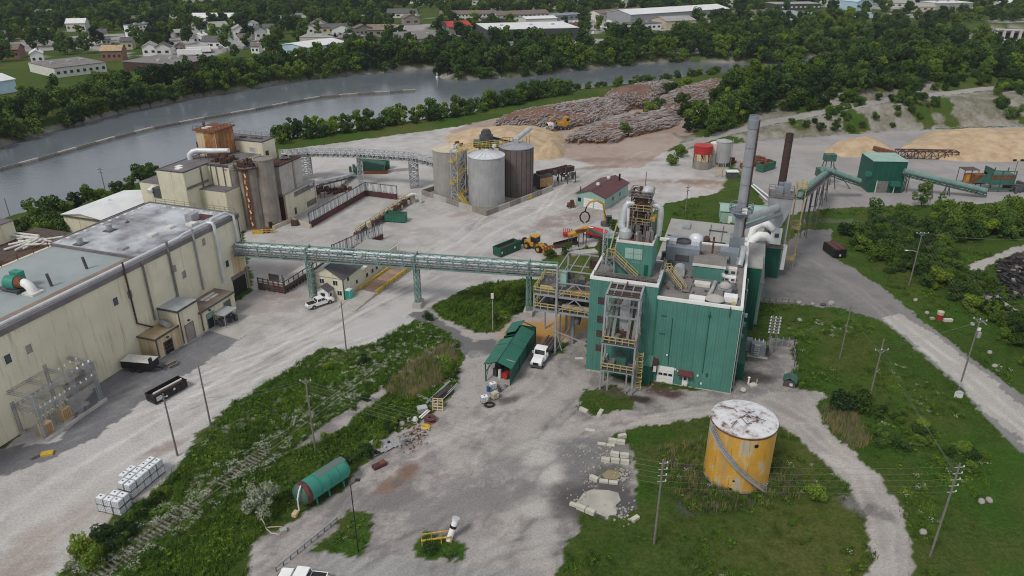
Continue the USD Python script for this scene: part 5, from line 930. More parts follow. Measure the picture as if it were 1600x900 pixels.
# ------------------------------------------------------------------ pipe bridge from the mill to the boiler house
def bridge(t, p, q, w, h_, bays, mat, pipes, post=None):
    MBf = MB(); truss(MBf, p, q, w, h_, bays, 0.11, 0.075); MBf.put('truss', mat, t)
    p, q = np.asarray(p, float), np.asarray(q, float); s = np.cross(q - p, (0, 0, 1)); s /= np.linalg.norm(s)
    for k, z, r, m in pipes: MB().tube([p + s * k + (0, 0, z), q + s * k + (0, 0, z)], r, 8).put('pipe', m, t, smooth=40)
t = thing('pipe_bridge', 'long green steel pipe bridge on lattice legs crossing the gravel yard', 'pipe bridge')
pa, pb = MILL.W(0.1, -2.4, 8.9), GR.W(-6.4, 11.5, 8.9)
pa2 = at(365, 380, 11.3); pb2 = at(871, 413, 11.3); pa = np.array([pa2[0] + 0.4, pa2[1], 8.9]); pb = np.array([pb2[0], pb2[1], 8.9])
bridge(t, pa, pb, 2.2, 2.3, 26, 'green_steel', [(-0.7, 1.75, 0.34, 'galv_pale'), (-0.7, 0.9, 0.3, 'galv'), (0.2, 2.1, 0.3, 'galv_pale'), (0.8, 1.5, 0.22, 'galv'), (0.3, 0.7, 0.3, 'galv'), (0.9, 0.45, 0.2, 'steel_worn')])
d_ = (pb - pa); MB().bar(pa + (0, 0, -0.25), pb + (0, 0, -0.25), 0.5, 0.16).put('cable_tray', 'black', t)
MB().bar(pa + (0, 0, 0.05), pb + (0, 0, 0.05), 2.0, 0.06).put('walkway', 'steel_grey', t)
cols = {}
for u, v, nm in ((655, 476, 0), (491, 464, 1), (823, 500, 2)):
    b = at(u, v); c = MB(); k = ((b - pa)[:2] @ d_[:2]) / (d_[:2] @ d_[:2]); on = pa + d_ * k
    tower(c, on[:2], 0.8, 1.7, 0.4, 9.0, 6, 0.075, math.atan2(d_[1], d_[0])); s = np.array([-d_[1], d_[0], 0]) / np.hypot(d_[0], d_[1])
    for e in (-1, 1): c.bar(on + s * e * 1.25 + (0, 0, -0.4), on + s * e * 1.25 + (0, 0, 2.6), 0.24)
    c.bar(on - s * 1.35 + (0, 0, 2.6), on + s * 1.35 + (0, 0, 2.6), 0.24); c.put('support_leg', 'green_steel', t)
    MB().cbox(on[0], on[1], -0.3, 1.8, 2.8, 1.4 if nm != 1 else 0.5, math.atan2(d_[1], d_[0])).put('footing', 'concrete', t)
# ------------------------------------------------------------------ grey chip conveyor gallery, its towers
t = thing('chip_gallery', 'grey lattice conveyor gallery on trestle towers between the mill towers and the silos', 'conveyor')
b1, b2, b3 = at(480, 278), at(565, 291), at(648, 293)
z1, z2, z3 = tall(480, 278, 243), tall(565, 291, 245), tall(648, 293, 251)
nodes = [MILL.W(-19.0, 43.5, 15.6), np.array([b1[0], b1[1], z1]), np.array([b2[0], b2[1], z2]), np.array([b3[0], b3[1], z3]), at(712, 268, 7.5)]
for p, q, n in zip(nodes[:-1], nodes[1:], (7, 11, 11, 8)):
    f = MB(); truss(f, p, q, 2.2, 2.2, n, 0.1, 0.08); f.put('truss', 'galv', t)
    MB().bar(np.asarray(p) + (0, 0, .3), np.asarray(q) + (0, 0, .3), 1.7, 0.2).put('belt', 'steel_worn', t); MB().bar(np.asarray(p) + (0, 0, 1.2), np.asarray(q) + (0, 0, 1.2), 1.2, 0.25).put('belt_cover', 'galv_pale', t)
for b, z, w in ((b1, z1, 3.4), (b2, z2, 1.5), (b3, z3, 2.6)):
    f = MB(); tower(f, b[:2], w, w * 0.8, 0, z, 5, 0.12, 0.2); f.put('trestle', 'steel_grey' if w != 1.5 else 'galv', t)
# ------------------------------------------------------------------ silos in their bund
BC = np.array([-7.0, 189.8]); BL = np.array([-26.6, 208.3]); BR_ = np.array([12.0, 212.4]); BB = BL + BR_ - BC
t = thing('bund_wall', 'low weathered concrete bund wall round the three silos', 'wall')
for p, q in ((BC, BL), (BC, BR_), (BL, BB), (BR_, BB)):
    d = (q - p) / np.linalg.norm(q - p); n = int(np.linalg.norm(q - p) / 4.5)
    for i in range(n):
        a, b = p + (q - p) * i / n + d * 0.02, p + (q - p) * (i + 1) / n - d * 0.02
        MB().bar((*a, 0.75), (*b, 0.75), 0.35, 1.5).put('wall_panel', 'concrete' if i % 2 else 'concrete_weathered', t)
k = BC + (BR_ - BC) * 0.63; MB().cbox(k[0] + 0.2, k[1] - 0.25, 0.3, 1.9, 0.1, 1.0, math.atan2(*(BR_ - BC)[::-1])).put('painted_patch', 'yellow', t)
t = thing('bund_floor', 'grey concrete floor inside the bund wall', 'floor'); MB().prism([tuple(BC), tuple(BR_), tuple(BB), tuple(BL)], 0.02, 0.12).put('floor', 'concrete_weathered', t)
def silo(name, label, c, r, h_, mat, capm, rings, cone):
    s = thing(name, label, 'silo', (*c, 0.1), 0, 'storage silos in the bund')
    for i in range(rings):
        z0, z1 = h_ * i / rings, h_ * (i + 1) / rings
        MB().lathe([(r - 0.02, z0), (r, z0 + 0.05), (r, z1 - 0.05), (r - 0.02, z1)], (0, 0, 0), 56).put('ring', mat, s, smooth=30)
        if rings > 5:
            for k in range(7): a = (k + 0.5 * (i % 2)) * 0.9 + i; MB().cbox((r + 0.01) * mcos(a), (r + 0.01) * msin(a), z0, 0.08, 0.05, z1 - z0, a + math.pi / 2).put('seam', 'steel_grey', s)
    MB().lathe([(r + 0.12, h_), (r + 0.12, h_ + 0.18), (r * 0.98, h_ + 0.22), (0.6, h_ + cone), (0.01, h_ + cone)], (0, 0, 0), 56).put('roof', capm, s, smooth=30)
    return s
s = silo('steel_silo', 'pale ringed steel silo with bright conical roof, the front one of three', (-7.2, 200.8), 5.15, 13.9, 'silo_steel', 'galv_pale', 11, 1.5)
for k in range(16): a = k / 16 * 2 * math.pi; MB().bar((5.1 * mcos(a), 5.1 * msin(a), 14.15), (0.7 * mcos(a), 0.7 * msin(a), 15.45), 0.07, 0.07).put('roof_rib', 'galv', s)
MB().lathe([(5.3, 0), (5.3, 0.5), (5.1, 0.5)], (0, 0, 0), 48).put('base_ring', 'silo_concrete', s)
s = silo('concrete_chip_silo', 'sandy topped concrete silo behind the yellow stair tower, left of three', (-18.0, 208.8), 4.95, 13.6, 'silo_concrete', 'silo_cap', 3, 0.9)
for k in range(7): MB().cbox(U(1, 4), U(-2, 3), 14.3, U(0.4, 1.4), 0.5, U(0.4, 1.3), U(0, 3)).put('roof_machine', 'rust' if k % 2 else 'offwhite', s)
s = silo('dark_silo', 'dark rust streaked silo with inclined grey tube on its roof, right of three', (1.2, 210.2), 5.05, 14.0, 'silo_dark', 'steel_grey', 1, 1.0)
for k in range(20): a = k / 20 * 2 * math.pi; MB().cbox(5.07 * mcos(a), 5.07 * msin(a), 0, 0.1, 0.08, 14, a + math.pi / 2).put('stave_joint', 'rust_dark', s)
MB().tube([(-0.6, 0.3, 15.4), (4.2, 6.2, 17.8)], 0.75, 14).put('feed_tube', 'galv', s, smooth=40); MB().cbox(0, 0, 14.8, 1.2, 1.2, 1.4).put('feed_box', 'galv', s)
fr = MB(); [fr.bar((2 + k, 3, 14.2), (2 + k, 3, 15.4 + 0.6 * k), 0.12) for k in range(3)]; [fr.bar((-4 + k, 1.5, 14.2), (-4 + k, 1.5, 16.2), 0.1) for k in range(4)]; fr.bar((-4, 1.5, 16.1), (-1, 1.5, 16.1), 0.1); fr.put('roof_frame', 'rust', s)
t = thing('silo_stair', 'yellow zigzag stair tower between the silos', 'stair tower', (-15.1, 200.2, 0.1), 0)
fr = MB(); tower(fr, (0, 0), 2.9, 2.9, 0, 15.4, 5, 0.09, 0.75); fr.put('frame', 'galv', t)
s1, s2 = MB(), MB(); zz = [0, 3.1, 6.2, 9.3, 12.4, 15.2]
for i in range(5):
    a = (-1.2, -1.0) if i % 2 == 0 else (1.4, 0.4); b = (1.4, 0.4) if i % 2 == 0 else (-1.2, -1.0)
    stairs(s1, s2, (a[0], a[1] - 0.4, zz[i]), (b[0], b[1] - 0.4, zz[i + 1]), 0.9, 0.25); s1.cbox(b[0], b[1], zz[i + 1], 2.0, 2.0, 0.1, 0.75)
    rail(s2, [(b[0] - 1, b[1] - 1, zz[i + 1]), (b[0] + 1, b[1] - 1, zz[i + 1]), (b[0] + 1, b[1] + 1, zz[i + 1])], 1.0, 1, 0.05)
s1.put('flights', 'yellow_rail', t); s2.put('hand_rails', 'yellow', t)
MB().bar((1.5, 0, 15.3), (4.5, 3.6, 15.3), 1.0, 0.1).put('catwalk', 'yellow_rail', t); r_ = MB(); rail(r_, [(0, 1.4, 15.3), (4.5, 4.4, 15.3), (9, 6.5, 15.3), (14, 8, 15.3)], 1.1, 1.2, 0.06); r_.put('catwalk_rail', 'yellow', t)
s1, s2 = MB(), MB(); stairs(s1, s2, (3.0, -5.2, 0.0), (0.3, -2.0, 3.0), 0.9); s1.put('lower_flight', 'yellow_rail', t); s2.put('hand_rails', 'yellow', t)
t = thing('dust_cyclone', 'dark green cyclone separator with yellow rails standing behind the silos', 'cyclone', (-7.5, 212.5, 0), 0)
MB().cbox(0, 0, 13.4, 7.5, 4.2, 1.6).put('support_deck', 'green_machine', t); MB().lathe([(2.0, 15), (2.0, 16.8), (1.5, 16.8), (1.5, 17.8), (1.1, 17.8), (1.1, 18.4), (0.01, 18.5)], (0, 0, 0), 24).put('body', 'steel_dark', t, smooth=30)
lg = MB(); tower(lg, (0, 0), 4, 4, 0, 13.4, 4, 0.15); lg.put('legs', 'steel_dark', t); MB().bar((2, 0, 16), (7.5, 1.5, 14.2), 0.8, 0.6).put('duct', 'black', t)
r_ = MB(); rail(r_, [(-3.7, -2.2, 13.4), (4.5, -2.2, 13.4), (5.5, -0.5, 13.4)], 1.2, 1.2, 0.07); r_.put('railing', 'yellow', t); MB().lathe([(0.6, 0), (0.75, 0.5), (0.5, 1.1), (0.01, 1.2)], (2.4, -2.6, 13.6), 14).put('blower', 'offwhite', t, smooth=40)
# ------------------------------------------------------------------ chip piles
def mound(name, label, pts, h_, z0=0.0, mat='chips', rough=0.35, cell=0.8, cat='chip pile', power=0.8, seed=1):
    g = world_poly(pts, z0); c = np.array(g.centroid.coords[0]); b = g.bounds
    X, Y = np.meshgrid(np.arange(b[0], b[2] + cell, cell), np.arange(b[1], b[3] + cell, cell)); x, y = X.ravel(), Y.ravel()
    ins = shapely.contains_xy(g, x, y); d = np.where(ins, shapely.distance(g.boundary, shapely.points(x, y)), 0)
    dm = d.max(); k = (d / dm) ** power; z = z0 + h_ * k * (1 + rough * (fbm(P3(x, y, 0.10), 3, seed) - 0.5) * 2) + (fbm(P3(x, y, 0.6), 3, seed + 3) - 0.5) * 0.35 * (d > 0.5) - 0.25 * (d <= 0)
    nx = X.shape[1]; j, i = np.meshgrid(np.arange(X.shape[0] - 1), np.arange(nx - 1), indexing='ij'); a = (j * nx + i).ravel(); Q = np.stack([a, a + 1, a + nx + 1, a + nx], 1); Q = Q[ins[Q].any(1)]
    u, inv = np.unique(Q, return_inverse=True)
    V = np.stack([x, y, z], 1)[u] - (*c, 0)
    o = thing(name, label, cat, (*c, 0)); MB().add(V, inv.reshape(Q.shape)).put('heap', mat, o, smooth=True)
    return o, g, (lambda px, py: np.interp(np.clip(np.where(shapely.contains_xy(g, px, py), shapely.distance(g.boundary, shapely.points(px, py)), 0) / dm, 0, 1) ** power, [0, 1], [0, h_]))
mound('chip_pile', 'broad heap of pale wood chips behind the silos', [(690, 216), (730, 204), (790, 199), (850, 201), (880, 212), (882, 240), (850, 250), (800, 252), (740, 250)], 6.5, seed=5)
mound('chip_pile', 'small conical chip heap right of the dark silo', [(834, 244), (850, 226), (868, 224), (884, 236), (880, 246), (858, 250)], 6.0, seed=6)
mound('chip_pile', 'low pale chip heap behind the green conveyor shed', [(1288, 238), (1305, 224), (1340, 219), (1375, 220), (1396, 238), (1370, 245), (1320, 246)], 4.0, seed=7, power=0.6)
mound('chip_pile', 'largest chip heap at the right edge beyond the green conveyor shed', [(1405, 232), (1450, 208), (1500, 206), (1600, 209), (1690, 214), (1690, 250), (1600, 253), (1500, 252), (1430, 246)], 6.0, seed=8, power=0.6)
t = thing('trommel_frame', 'rusty steel frame lying against the largest chip heap', 'steel frame', at(1446, 247), -4)
f = MB(); truss(f, (-10, 0, 0), (10, 0, 0), 3.0, 2.6, 9, 0.14, 0.1); f.put('frame', 'rust_dark', t); MB().bar((-10, 0, 1.4), (-17, 3, 2.6), 1.2, 1.2).put('chute', 'rust', t)
# ------------------------------------------------------------------ stacked logs
def log_pile(label, pts, h_, along, nlogs, length, seed, nparts=55):
    o, g, hf = mound('log_pile', label, pts, h_, 0.0, 'log_red', 0.35, 1.2, 'log pile', 0.3, seed)
    nlogs = int(nlogs * 1.6); rr = np.random.default_rng(seed); c = np.array(g.centroid.coords[0]); b = g.bounds
    x = rr.uniform(b[0], b[2], nlogs * 3); y = rr.uniform(b[1], b[3], nlogs * 3); k = shapely.contains_xy(g, x, y); x, y = x[k][:nlogs], y[k][:nlogs]; n = len(x)
    z = hf(x, y) * rr.uniform(0.72, 1.06, n); a = np.radians(along) + rr.normal(0, 0.28, n); L = length * rr.uniform(0.7, 1.15, n); r = rr.uniform(0.13, 0.30, n)
    d = np.stack([np.cos(a), np.sin(a), rr.normal(0, 0.07, n)], 1); P = np.stack([x - c[0], y - c[1], z + 0.1], 1)
    s = np.cross(d, (0, 0, 1)); s /= np.linalg.norm(s, axis=1, keepdims=True); w = np.cross(s, d)
    ring = [(mcos(q), msin(q)) for q in (0.5, 2.07, 3.64, 5.21)]
    V = np.stack([P + e * d * L[:, None] / 2 + (i * s + j * w) * r[:, None] for e in (-1, 1) for i, j in ring], 1)
    F = np.array([(0, 1, 5, 4), (1, 2, 6, 5), (2, 3, 7, 6), (3, 0, 4, 7), (0, 3, 2, 1), (4, 5, 6, 7)])
    order = np.argsort(y)                                     # the nearest ones are logs one could pick up
    for i in order[:nparts]: MB().add(V[i], F).put('log', ('log_grey', 'log_red', 'log_end')[i % 3], o)
    rest = order[nparts:]
    for m, sel in (('log_grey', rest[rest % 9 < 7]), ('log_red', rest[rest % 9 == 7]), ('log_end', rest[rest % 9 == 8])):
        MB().add(V[sel].reshape(-1, 3), (F[None] + 8 * np.arange(len(sel))[:, None, None]).reshape(-1, 4)).put('logs', m, o, kind='stuff')
log_pile('long grey log stack beside the river trees, yellow log loader in front', [(775, 197), (800, 206), (868, 205), (972, 183), (985, 170), (930, 162), (850, 175), (800, 184)], 5.0, 60, 1900, 5.0, 21)
log_pile('log stack furthest back by the river, reddish cut face towards the yard', [(940, 166), (960, 172), (1010, 170), (1030, 150), (1060, 142), (1040, 136), (990, 143), (950, 152)], 5.5, 75, 1500, 5.0, 22)
log_pile('front log heap nearest the bare pink earth', [(888, 224), (962, 224), (990, 205), (1010, 190), (1000, 184), (960, 190), (915, 205)], 4.0, 40, 1200, 5.0, 23)
log_pile('log row with rounded end beside the tree covered bank', [(985, 215), (1050, 200), (1068, 186), (1050, 178), (1010, 186), (985, 200)], 4.5, 35, 900, 5.0, 24)
log_pile('upper right log stack under the river trees', [(1035, 178), (1062, 178), (1102, 172), (1140, 150), (1145, 135), (1100, 134), (1050, 148), (1030, 165)], 5.0, 50, 1300, 5.0, 25)
# ------------------------------------------------------------------ slatted fences round the log deck
def slat_fence(name, label, pts, h_, low):
    t = thing(name, label, 'fence')
    for p, q in zip(pts[:-1], pts[1:]):
        p, q = np.array([*p[:2], 0.0]), np.array([*q[:2], 0.0]); L = np.linalg.norm(q - p); n = int(L / 0.95); d = (q - p) / L; s = np.array([-d[1], d[0], 0])
        m = int(L / 5)
        for i in range(m): a, b = p + (q - p) * i / m + d * 0.03, p + (q - p) * (i + 1) / m - d * 0.03; MB().bar(a + (0, 0, low / 2), b + (0, 0, low / 2), 0.14, low).put('base_panel', 'maroon' if i % 3 else 'rust_dark', t)
        for i in range(n): a = p + (q - p) * (i + 0.5) / n; MB().cbox(a[0], a[1], low, 0.52, 0.1, h_ - low, math.atan2(d[1], d[0])).put('slat', 'galv_pale' if i % 2 else 'galv', t)
        MB().bar(p + (0, 0, h_), q + (0, 0, h_), 0.16).put('top_rail', 'steel_dark', t); MB().bar(p + (0, 0, low + 0.2) + s * 0.12, q + (0, 0, low + 0.2) + s * 0.12, 0.12).put('mid_rail', 'steel_dark', t)
        for i in range(int(L / 2.2) + 1): a = p + (q - p) * i / int(L / 2.2) + s * 0.25; MB().bar(a, a + (0, 0, h_ + 0.1), 0.2).put('post', 'steel_dark', t)
slat_fence('slat_fence', 'tall corner fence of pale slats on a maroon base round the grey yard', [MILL.W(-7.8, 35.7), MILL.W(-7.4, 64.0), MILL.W(2.9, 63.7)], 4.1, 1.7)
slat_fence('slat_fence', 'shorter run of pale slat fence behind the scale house', [at(522, 409), at(599, 373)], 4.2, 1.4)
t = thing('yellow_barrier', 'pale yellow concrete barrier at the end of the long slat fence', 'barrier'); a, b, c = at(427, 359), at(456, 346), at(486, 357)
MB().bar(a + (0, 0, .5), b + (0, 0, .5), 0.5, 1.0).bar(b + (0, 0, .5), c + (0, 0, .5), 0.5, 1.0).put('rail', 'silo_cap', t); MB().cbox(*(at(461, 352)[:2]), 0, 1.6, 1.3, 1.4).put('rust_box', 'rust_dark', t)
# ------------------------------------------------------------------ scale house, truck scale, dock
t = MILL.thing('scale_house', 'small cream two storey scale house with dark shingle roof under the pipe bridge', 'office building')
MB().box(15.2, 22.7, 1.0, 8.6, 0, 4.8).put('wall', 'cream_clean', t); g = MB()
for y in (1.0, 8.6): g.add([(15.2, y, 4.8), (22.7, y, 4.8), (18.95, y, 6.9)], [(0, 1, 2)])
g.put('gable', 'cream_clean', t)
for sgn, m in ((1, 'shingle'), (-1, 'galv')):
    q = MB(); x0 = 18.95 + sgn * 4.15; q.add([(18.95, 0.6, 6.95), (18.95, 8.9, 6.95), (x0, 8.9, 4.62), (x0, 0.6, 4.62), (18.95, 0.6, 7.1), (18.95, 8.9, 7.1), (x0, 8.9, 4.77), (x0, 0.6, 4.77)], [(0, 3, 2, 1), (4, 5, 6, 7), (0, 4, 7, 3), (1, 2, 6, 5), (2, 3, 7, 6)]); q.put('roof', m, t)
MB().box(22.68, 22.8, 0.94, 1.2, 0, 4.8).put('corner_trim', 'steel_dark', t); MB().box(15.2, 22.7, 0.97, 1.0, 4.65, 4.75).put('eave_band', 'wood_grey', t)
for x, z in ((21.2, 0.9), (20.4, 3.1), (17.2, 3.1)):
    w = MB().box(x, x + 1.15, 0.93, 1.0, z, z + 1.2).put('window', 'white', t)
    for k in (0.06, 0.62): MB().box(x + k, x + k + 0.47, 0.9, 0.93, z + 0.1, z + 1.1).put('pane', 'glass', w)
for y, z in ((3.0, 0.9), (5.9, 1.4), (2.6, 3.4)):
    w = MB().box(22.7, 22.77, y, y + 0.9, z, z + 1.1).put('window', 'white', t); MB().box(22.77, 22.8, y + 0.1, y + 0.8, z + 0.1, z + 1.0).put('pane', 'glass', w)
MB().box(16.4, 22.7, 8.62, 17.5, 0, 3.4).put('rear_wing', 'cream', t); MB().box(16.3, 22.8, 8.7, 17.6, 3.4, 3.6).put('rear_roof', 'roof_white', t)
for y in (10.2, 12.6, 14.6): w = MB().box(22.7, 22.76, y, y + 1.1, 1.0, 2.2).put('window', 'white', t); MB().box(22.76, 22.79, y + 0.1, y + 1.0, 1.1, 2.1).put('pane', 'glass', w)
p = MB().box(17.6, 20.2, -0.9, 1.0, 0, 2.5).put('porch', 'white', t); MB().gable(17.5, 20.3, -1.1, 1.0, 2.5, 0.9, 0.25, 0.1, axis='y').put('porch_roof', 'shingle', p)
g = MB(); g.add([(17.6, -0.9, 2.5), (20.2, -0.9, 2.5), (18.9, -0.9, 3.35)], [(0, 1, 2)]); g.put('porch_gable', 'white', p)
w = MB().box(18.4, 19.4, -0.96, -0.9, 0.9, 1.9).put('porch_window', 'glass', p); MB().box(20.2, 20.26, -0.3, 0.3, 1.0, 1.8).put('porch_pane', 'glass', p)
t = thing('portable_toilet', 'turquoise portable toilet with white roof at the corner of the scale house', 'portable toilet', at(546, 467), -19)
MB().box(-0.6, 0.6, -0.6, 0.6, 0.08, 2.15).put('cabin', 'turquoise', t); MB().box(-0.62, 0.62, -0.62, 0.62, 2.15, 2.3).box(-0.45, 0.45, -0.45, 0.45, 2.3, 2.42).put('roof', 'white', t); MB().box(-0.4, 0.4, -0.63, -0.6, 0.2, 2.0).put('door', 'teal_tank', t); MB().box(-0.65, 0.65, -0.65, 0.65, 0, 0.08).put('skid', 'black', t)
F = Frame((566, 453), (616, 417)); t = F.thing('truck_scale', 'truck weighing platform with double yellow guard rails and concrete approach ramp', 'weighbridge')
MB().box(-1.0, F.len + 1, -3.9, -0.4, 0.05, 0.55).put('deck', 'roof_brown', t)
for k in range(8): MB().box(-1 + k * (F.len + 2) / 8 + 0.03, -1 + (k + 1) * (F.len + 2) / 8 - 0.03, -3.85, -0.45, 0.55, 0.58).put('deck_plate', 'log_end' if k % 2 else 'roof_brown', t)
MB().add([(-9.5, -4.0, 0.03), (-9.5, -0.3, 0.03), (-1.0, -0.3, 0.56), (-1.0, -4.0, 0.56), (-1.0, -0.3, 0.0), (-1.0, -4.0, 0.0)], [(0, 3, 2, 1), (0, 5, 3, 3), (1, 2, 4, 4)]).put('ramp', 'concrete', t)
for y in (-4.2, -0.1):
    for z in (0.55, 1.0): MB().bar((-1.2, y, z), (F.len + 1, y, z), 0.2, 0.26).put('guard_rail', 'yellow', t)
    for k in range(9): MB().bar((-1.1 + k * (F.len + 2) / 8.4, y + (0.15 if y > -1 else -0.15), 0), (-1.1 + k * (F.len + 2) / 8.4, y + (0.15 if y > -1 else -0.15), 1.1), 0.16).put('rail_post', 'yellow', t)
    MB().bar((-9.0, y, 0.1), (-1.2, y, 0.5), 0.16, 0.12).put('ramp_kerb', 'silo_cap', t)
t = MILL.thing('grey_roof_shed', 'low flat shed with grey roof behind the scale house', 'shed')
MB().box(14.2, 22, 20.5, 26.5, 0, 2.9).put('wall', 'cream', t); MB().box(14, 22.2, 20.3, 26.7, 2.9, 3.1).put('roof', 'roof_grey', t); fr = MB(); fr.bar((22.2, 21, 2.9), (22.6, 26.4, 3.0), 0.2); fr.bar((22.6, 26.4, 0), (22.6, 26.4, 3), 0.14); fr.put('canopy_frame', 'offwhite', t)
# the timber dock
DK = Frame((445.5, 459), (395, 450)); t = DK.thing('timber_dock', 'dark timber loading dock with rails at the foot of the pipe bridge by the mill', 'loading dock')
q = DK.p(506, 420, 1.7)
e2 = DK.p(508, 407, 1.7)
MB().box(0, 6.6, -4.6, 0, 1.45, 1.65).put('deck', 'concrete', t)
u_ = e2[:2] / np.linalg.norm(e2[:2]); n_ = np.array([-u_[1], u_[0]]); n_ = n_ if n_ @ (1, -1) > 0 else -n_
MB().prism([(0, 0), tuple(e2[:2]), tuple(e2[:2] + n_ * 3.2), tuple(n_ * 3.2)], 1.44, 1.64).put('ramp_deck', 'concrete', t)
for k in range(5): MB().box(0.2 + k * 1.28, 1.44 + k * 1.28, 0.0, 0.12, 0.05 + 0.28 * (k % 2), 1.6).put('plank', 'maroon' if k < 2 else 'wood_dark', t)
for k in range(14): a = e2[:2] * k / 14; b = e2[:2] * (k + 0.94) / 14; MB().bar((*a, 1.25), (*b, 1.25), 0.2, 0.7).put('plank', 'wood_dark', t); MB().bar((*a, 0), (*a, 1.5), 0.22).put('pile', 'rust_dark', t)
for k in range(6): MB().bar((k * 1.3, 0.15, 0), (k * 1.3, 0.15, 2.9), 0.2).put('dock_post', 'wood_dark', t)
for z in (0.5, 1.0, 2.1, 2.7): MB().bar((0, 0.2, z), (6.6, 0.2, z), 0.1, 0.18).put('dock_rail', 'wood_dark', t)
MB().box(2.4, 4.9, -1.7, -1.5, 1.65, 3.3).put('screen', 'steel_dark', t)
r_ = MB(); rail(r_, [(0, 0, 1.7), (*(e2[:2]), 1.7)], 1.0, 1.7, 0.08, mid=False); r_.put('railing', 'steel_dark', t); r_ = MB(); rail(r_, [(-0.2, 0, 1.7), (1.2, -1.3, 1.7)], 1.9, 2.5, 0.08); r_.put('gate_frame', 'steel_dark', t)
# ------------------------------------------------------------------ green chip hopper with its belt
a, b = at(560, 272), at(602, 272); F = Frame((560, 272), (602, 272)); t = F.thing('truck_hopper', 'dark green truck unloading hopper on a rusty base near the grey gallery', 'hopper')
L = F.len; h = MB(); h.add([(0.8, 0.3, 1.2), (L - 0.5, 0.3, 1.0), (L - 0.5, 2.5, 1.0), (0.8, 2.5, 1.2), (0, -0.8, 4.9), (L, -0.6, 3.2), (L, 3.6, 3.2), (0, 3.6, 4.9)], [(0, 1, 5, 4), (1, 2, 6, 5), (2, 3, 7, 6), (3, 0, 4, 7)]); h.put('bin', 'green_machine', t)
for k in range(9): x = 0.6 + k * (L - 1) / 8.3; MB().bar((x, -0.35 + 0.1, 1.4), (x - 0.1, -0.85, 4.5 - 0.18 * k), 0.12).put('stiffener', 'green_bin', t)
MB().box(0.5, L + 0.6, 0, 2.8, 0, 0.9).put('base', 'rust', t); k = MB(); [k.cbox(U(-3.5, 0.5), U(-0.5, 3), 0, U(0.4, 1.2), U(0.4, 1), U(0.6, 3.2), U(0, 3)) for i in range(14)]; k.put('drive', 'green_machine', t); MB().cbox(L - 1.5, 6.0, 0, 4, 2, 3.4).put('cover', 'green_bin', t); MB().bar((L, 2, 0.4), (L + 9, 5, 0.4), 0.5, 1.0).put('kerb_wall', 'concrete', t)
t = thing('belt_conveyor', 'galvanised belt conveyor sloping up from the green hopper to the cream wing', 'conveyor'); p, q = at(552, 272, 0.8), MILL.W(-17.2, 49.5, 6.6)
MB().bar(p, q, 1.6, 0.5).put('belt_housing', 'galv', t); f = MB(); truss(f, p - (0, 0, 1.0), q - (0, 0, 1.0), 1.3, 0.8, 12, 0.07, 0.05); f.put('truss', 'steel_worn', t); lg = MB()
for k in (0.25, 0.5, 0.72): m = p + (q - p) * k; lg.bar((m[0] - .6, m[1], 0), (m[0] - .6, m[1], m[2]), 0.15).bar((m[0] + .6, m[1], 0), (m[0] + .6, m[1], m[2]), 0.15)
lg.put('legs', 'steel_dark', t); t = thing('scrap_steel', 'dark scrap steel scattered under the belt conveyor', 'scrap heap', at(510, 300), 0); k = MB(); [k.cbox(U(-7, 7), U(-2.5, 2.5) + 0.4, 0, U(0.5, 2.6), U(0.3, 1.2), U(0.3, 1.5), U(0, 3)) for i in range(26)]; k.put('scrap', 'rust_dark', t, kind='stuff')
# ------------------------------------------------------------------ maroon roofed garage
F = Frame((900, 320.4), (944.4, 328.6)); bk = F.p(995, 306); W_, D_, HE = F.len, bk[1], tall(944.4, 328.4, 309.5)
t = F.thing('garage', 'pale mint garage with wide maroon roof and two white doors in the yard', 'garage'); HE = float(HE)
MB().box(0, W_, 0, D_, 0, HE).put('wall', 'mint', t); rise = 1.5
g = MB(); g.add([(0, 0, HE), (W_, 0, HE), (W_ / 2, 0, HE + rise), (0, D_, HE), (W_, D_, HE), (W_ / 2, D_, HE + rise)], [(0, 1, 2), (5, 4, 3)]); g.put('gable', 'mint', t); MB().gable(0, W_, 0, D_, HE, rise, 0.35, 0.14, axis='y').put('roof', 'roof_maroon', t)
for x0, x1, h_ in ((0.27, 0.60, 0.74), (0.64, 0.97, 0.66)):
    d = MB().box(W_ * x0, W_ * x1, -0.06, 0, 0, HE * h_).put('door', 'white', t)
    for k in range(1, 4): MB().box(W_ * x0, W_ * x1, -0.08, -0.06, HE * h_ * k / 4, HE * h_ * k / 4 + 0.05).put('door_groove', 'galv', d)
w = MB().box(W_ * 0.06, W_ * 0.17, -0.06, 0, 1.3, 2.4).put('window', 'glass', t)
for k in (0.3, 0.6): MB().box(W_, W_ + 0.05, D_ * k, D_ * k + 1.3, 1.3, 2.3).put('window', 'glass', t)
for x, y in ((W_ * 0.5, D_ * 0.28), (W_ * 0.5, D_ * 0.72)): MB().lathe([(0.35, 0), (0.35, 0.5), (0.6, 0.6), (0.45, 1.1), (0.01, 1.2)], (x, y, HE + rise - 0.1), 12).put('roof_ventilator', 'galv_pale', t, smooth=40)
MB().lathe([(0.3, 0), (0.3, 2.4), (0.01, 2.4)], (W_ * 0.75, D_ * 0.9, HE + 0.4), 10).put('chimney', 'black', t); MB().lathe([(0.14, 0), (0.14, 1.9), (0.01, 1.9)], (W_ * 0.1, 0.8, HE), 8).put('flue', 'black', t)
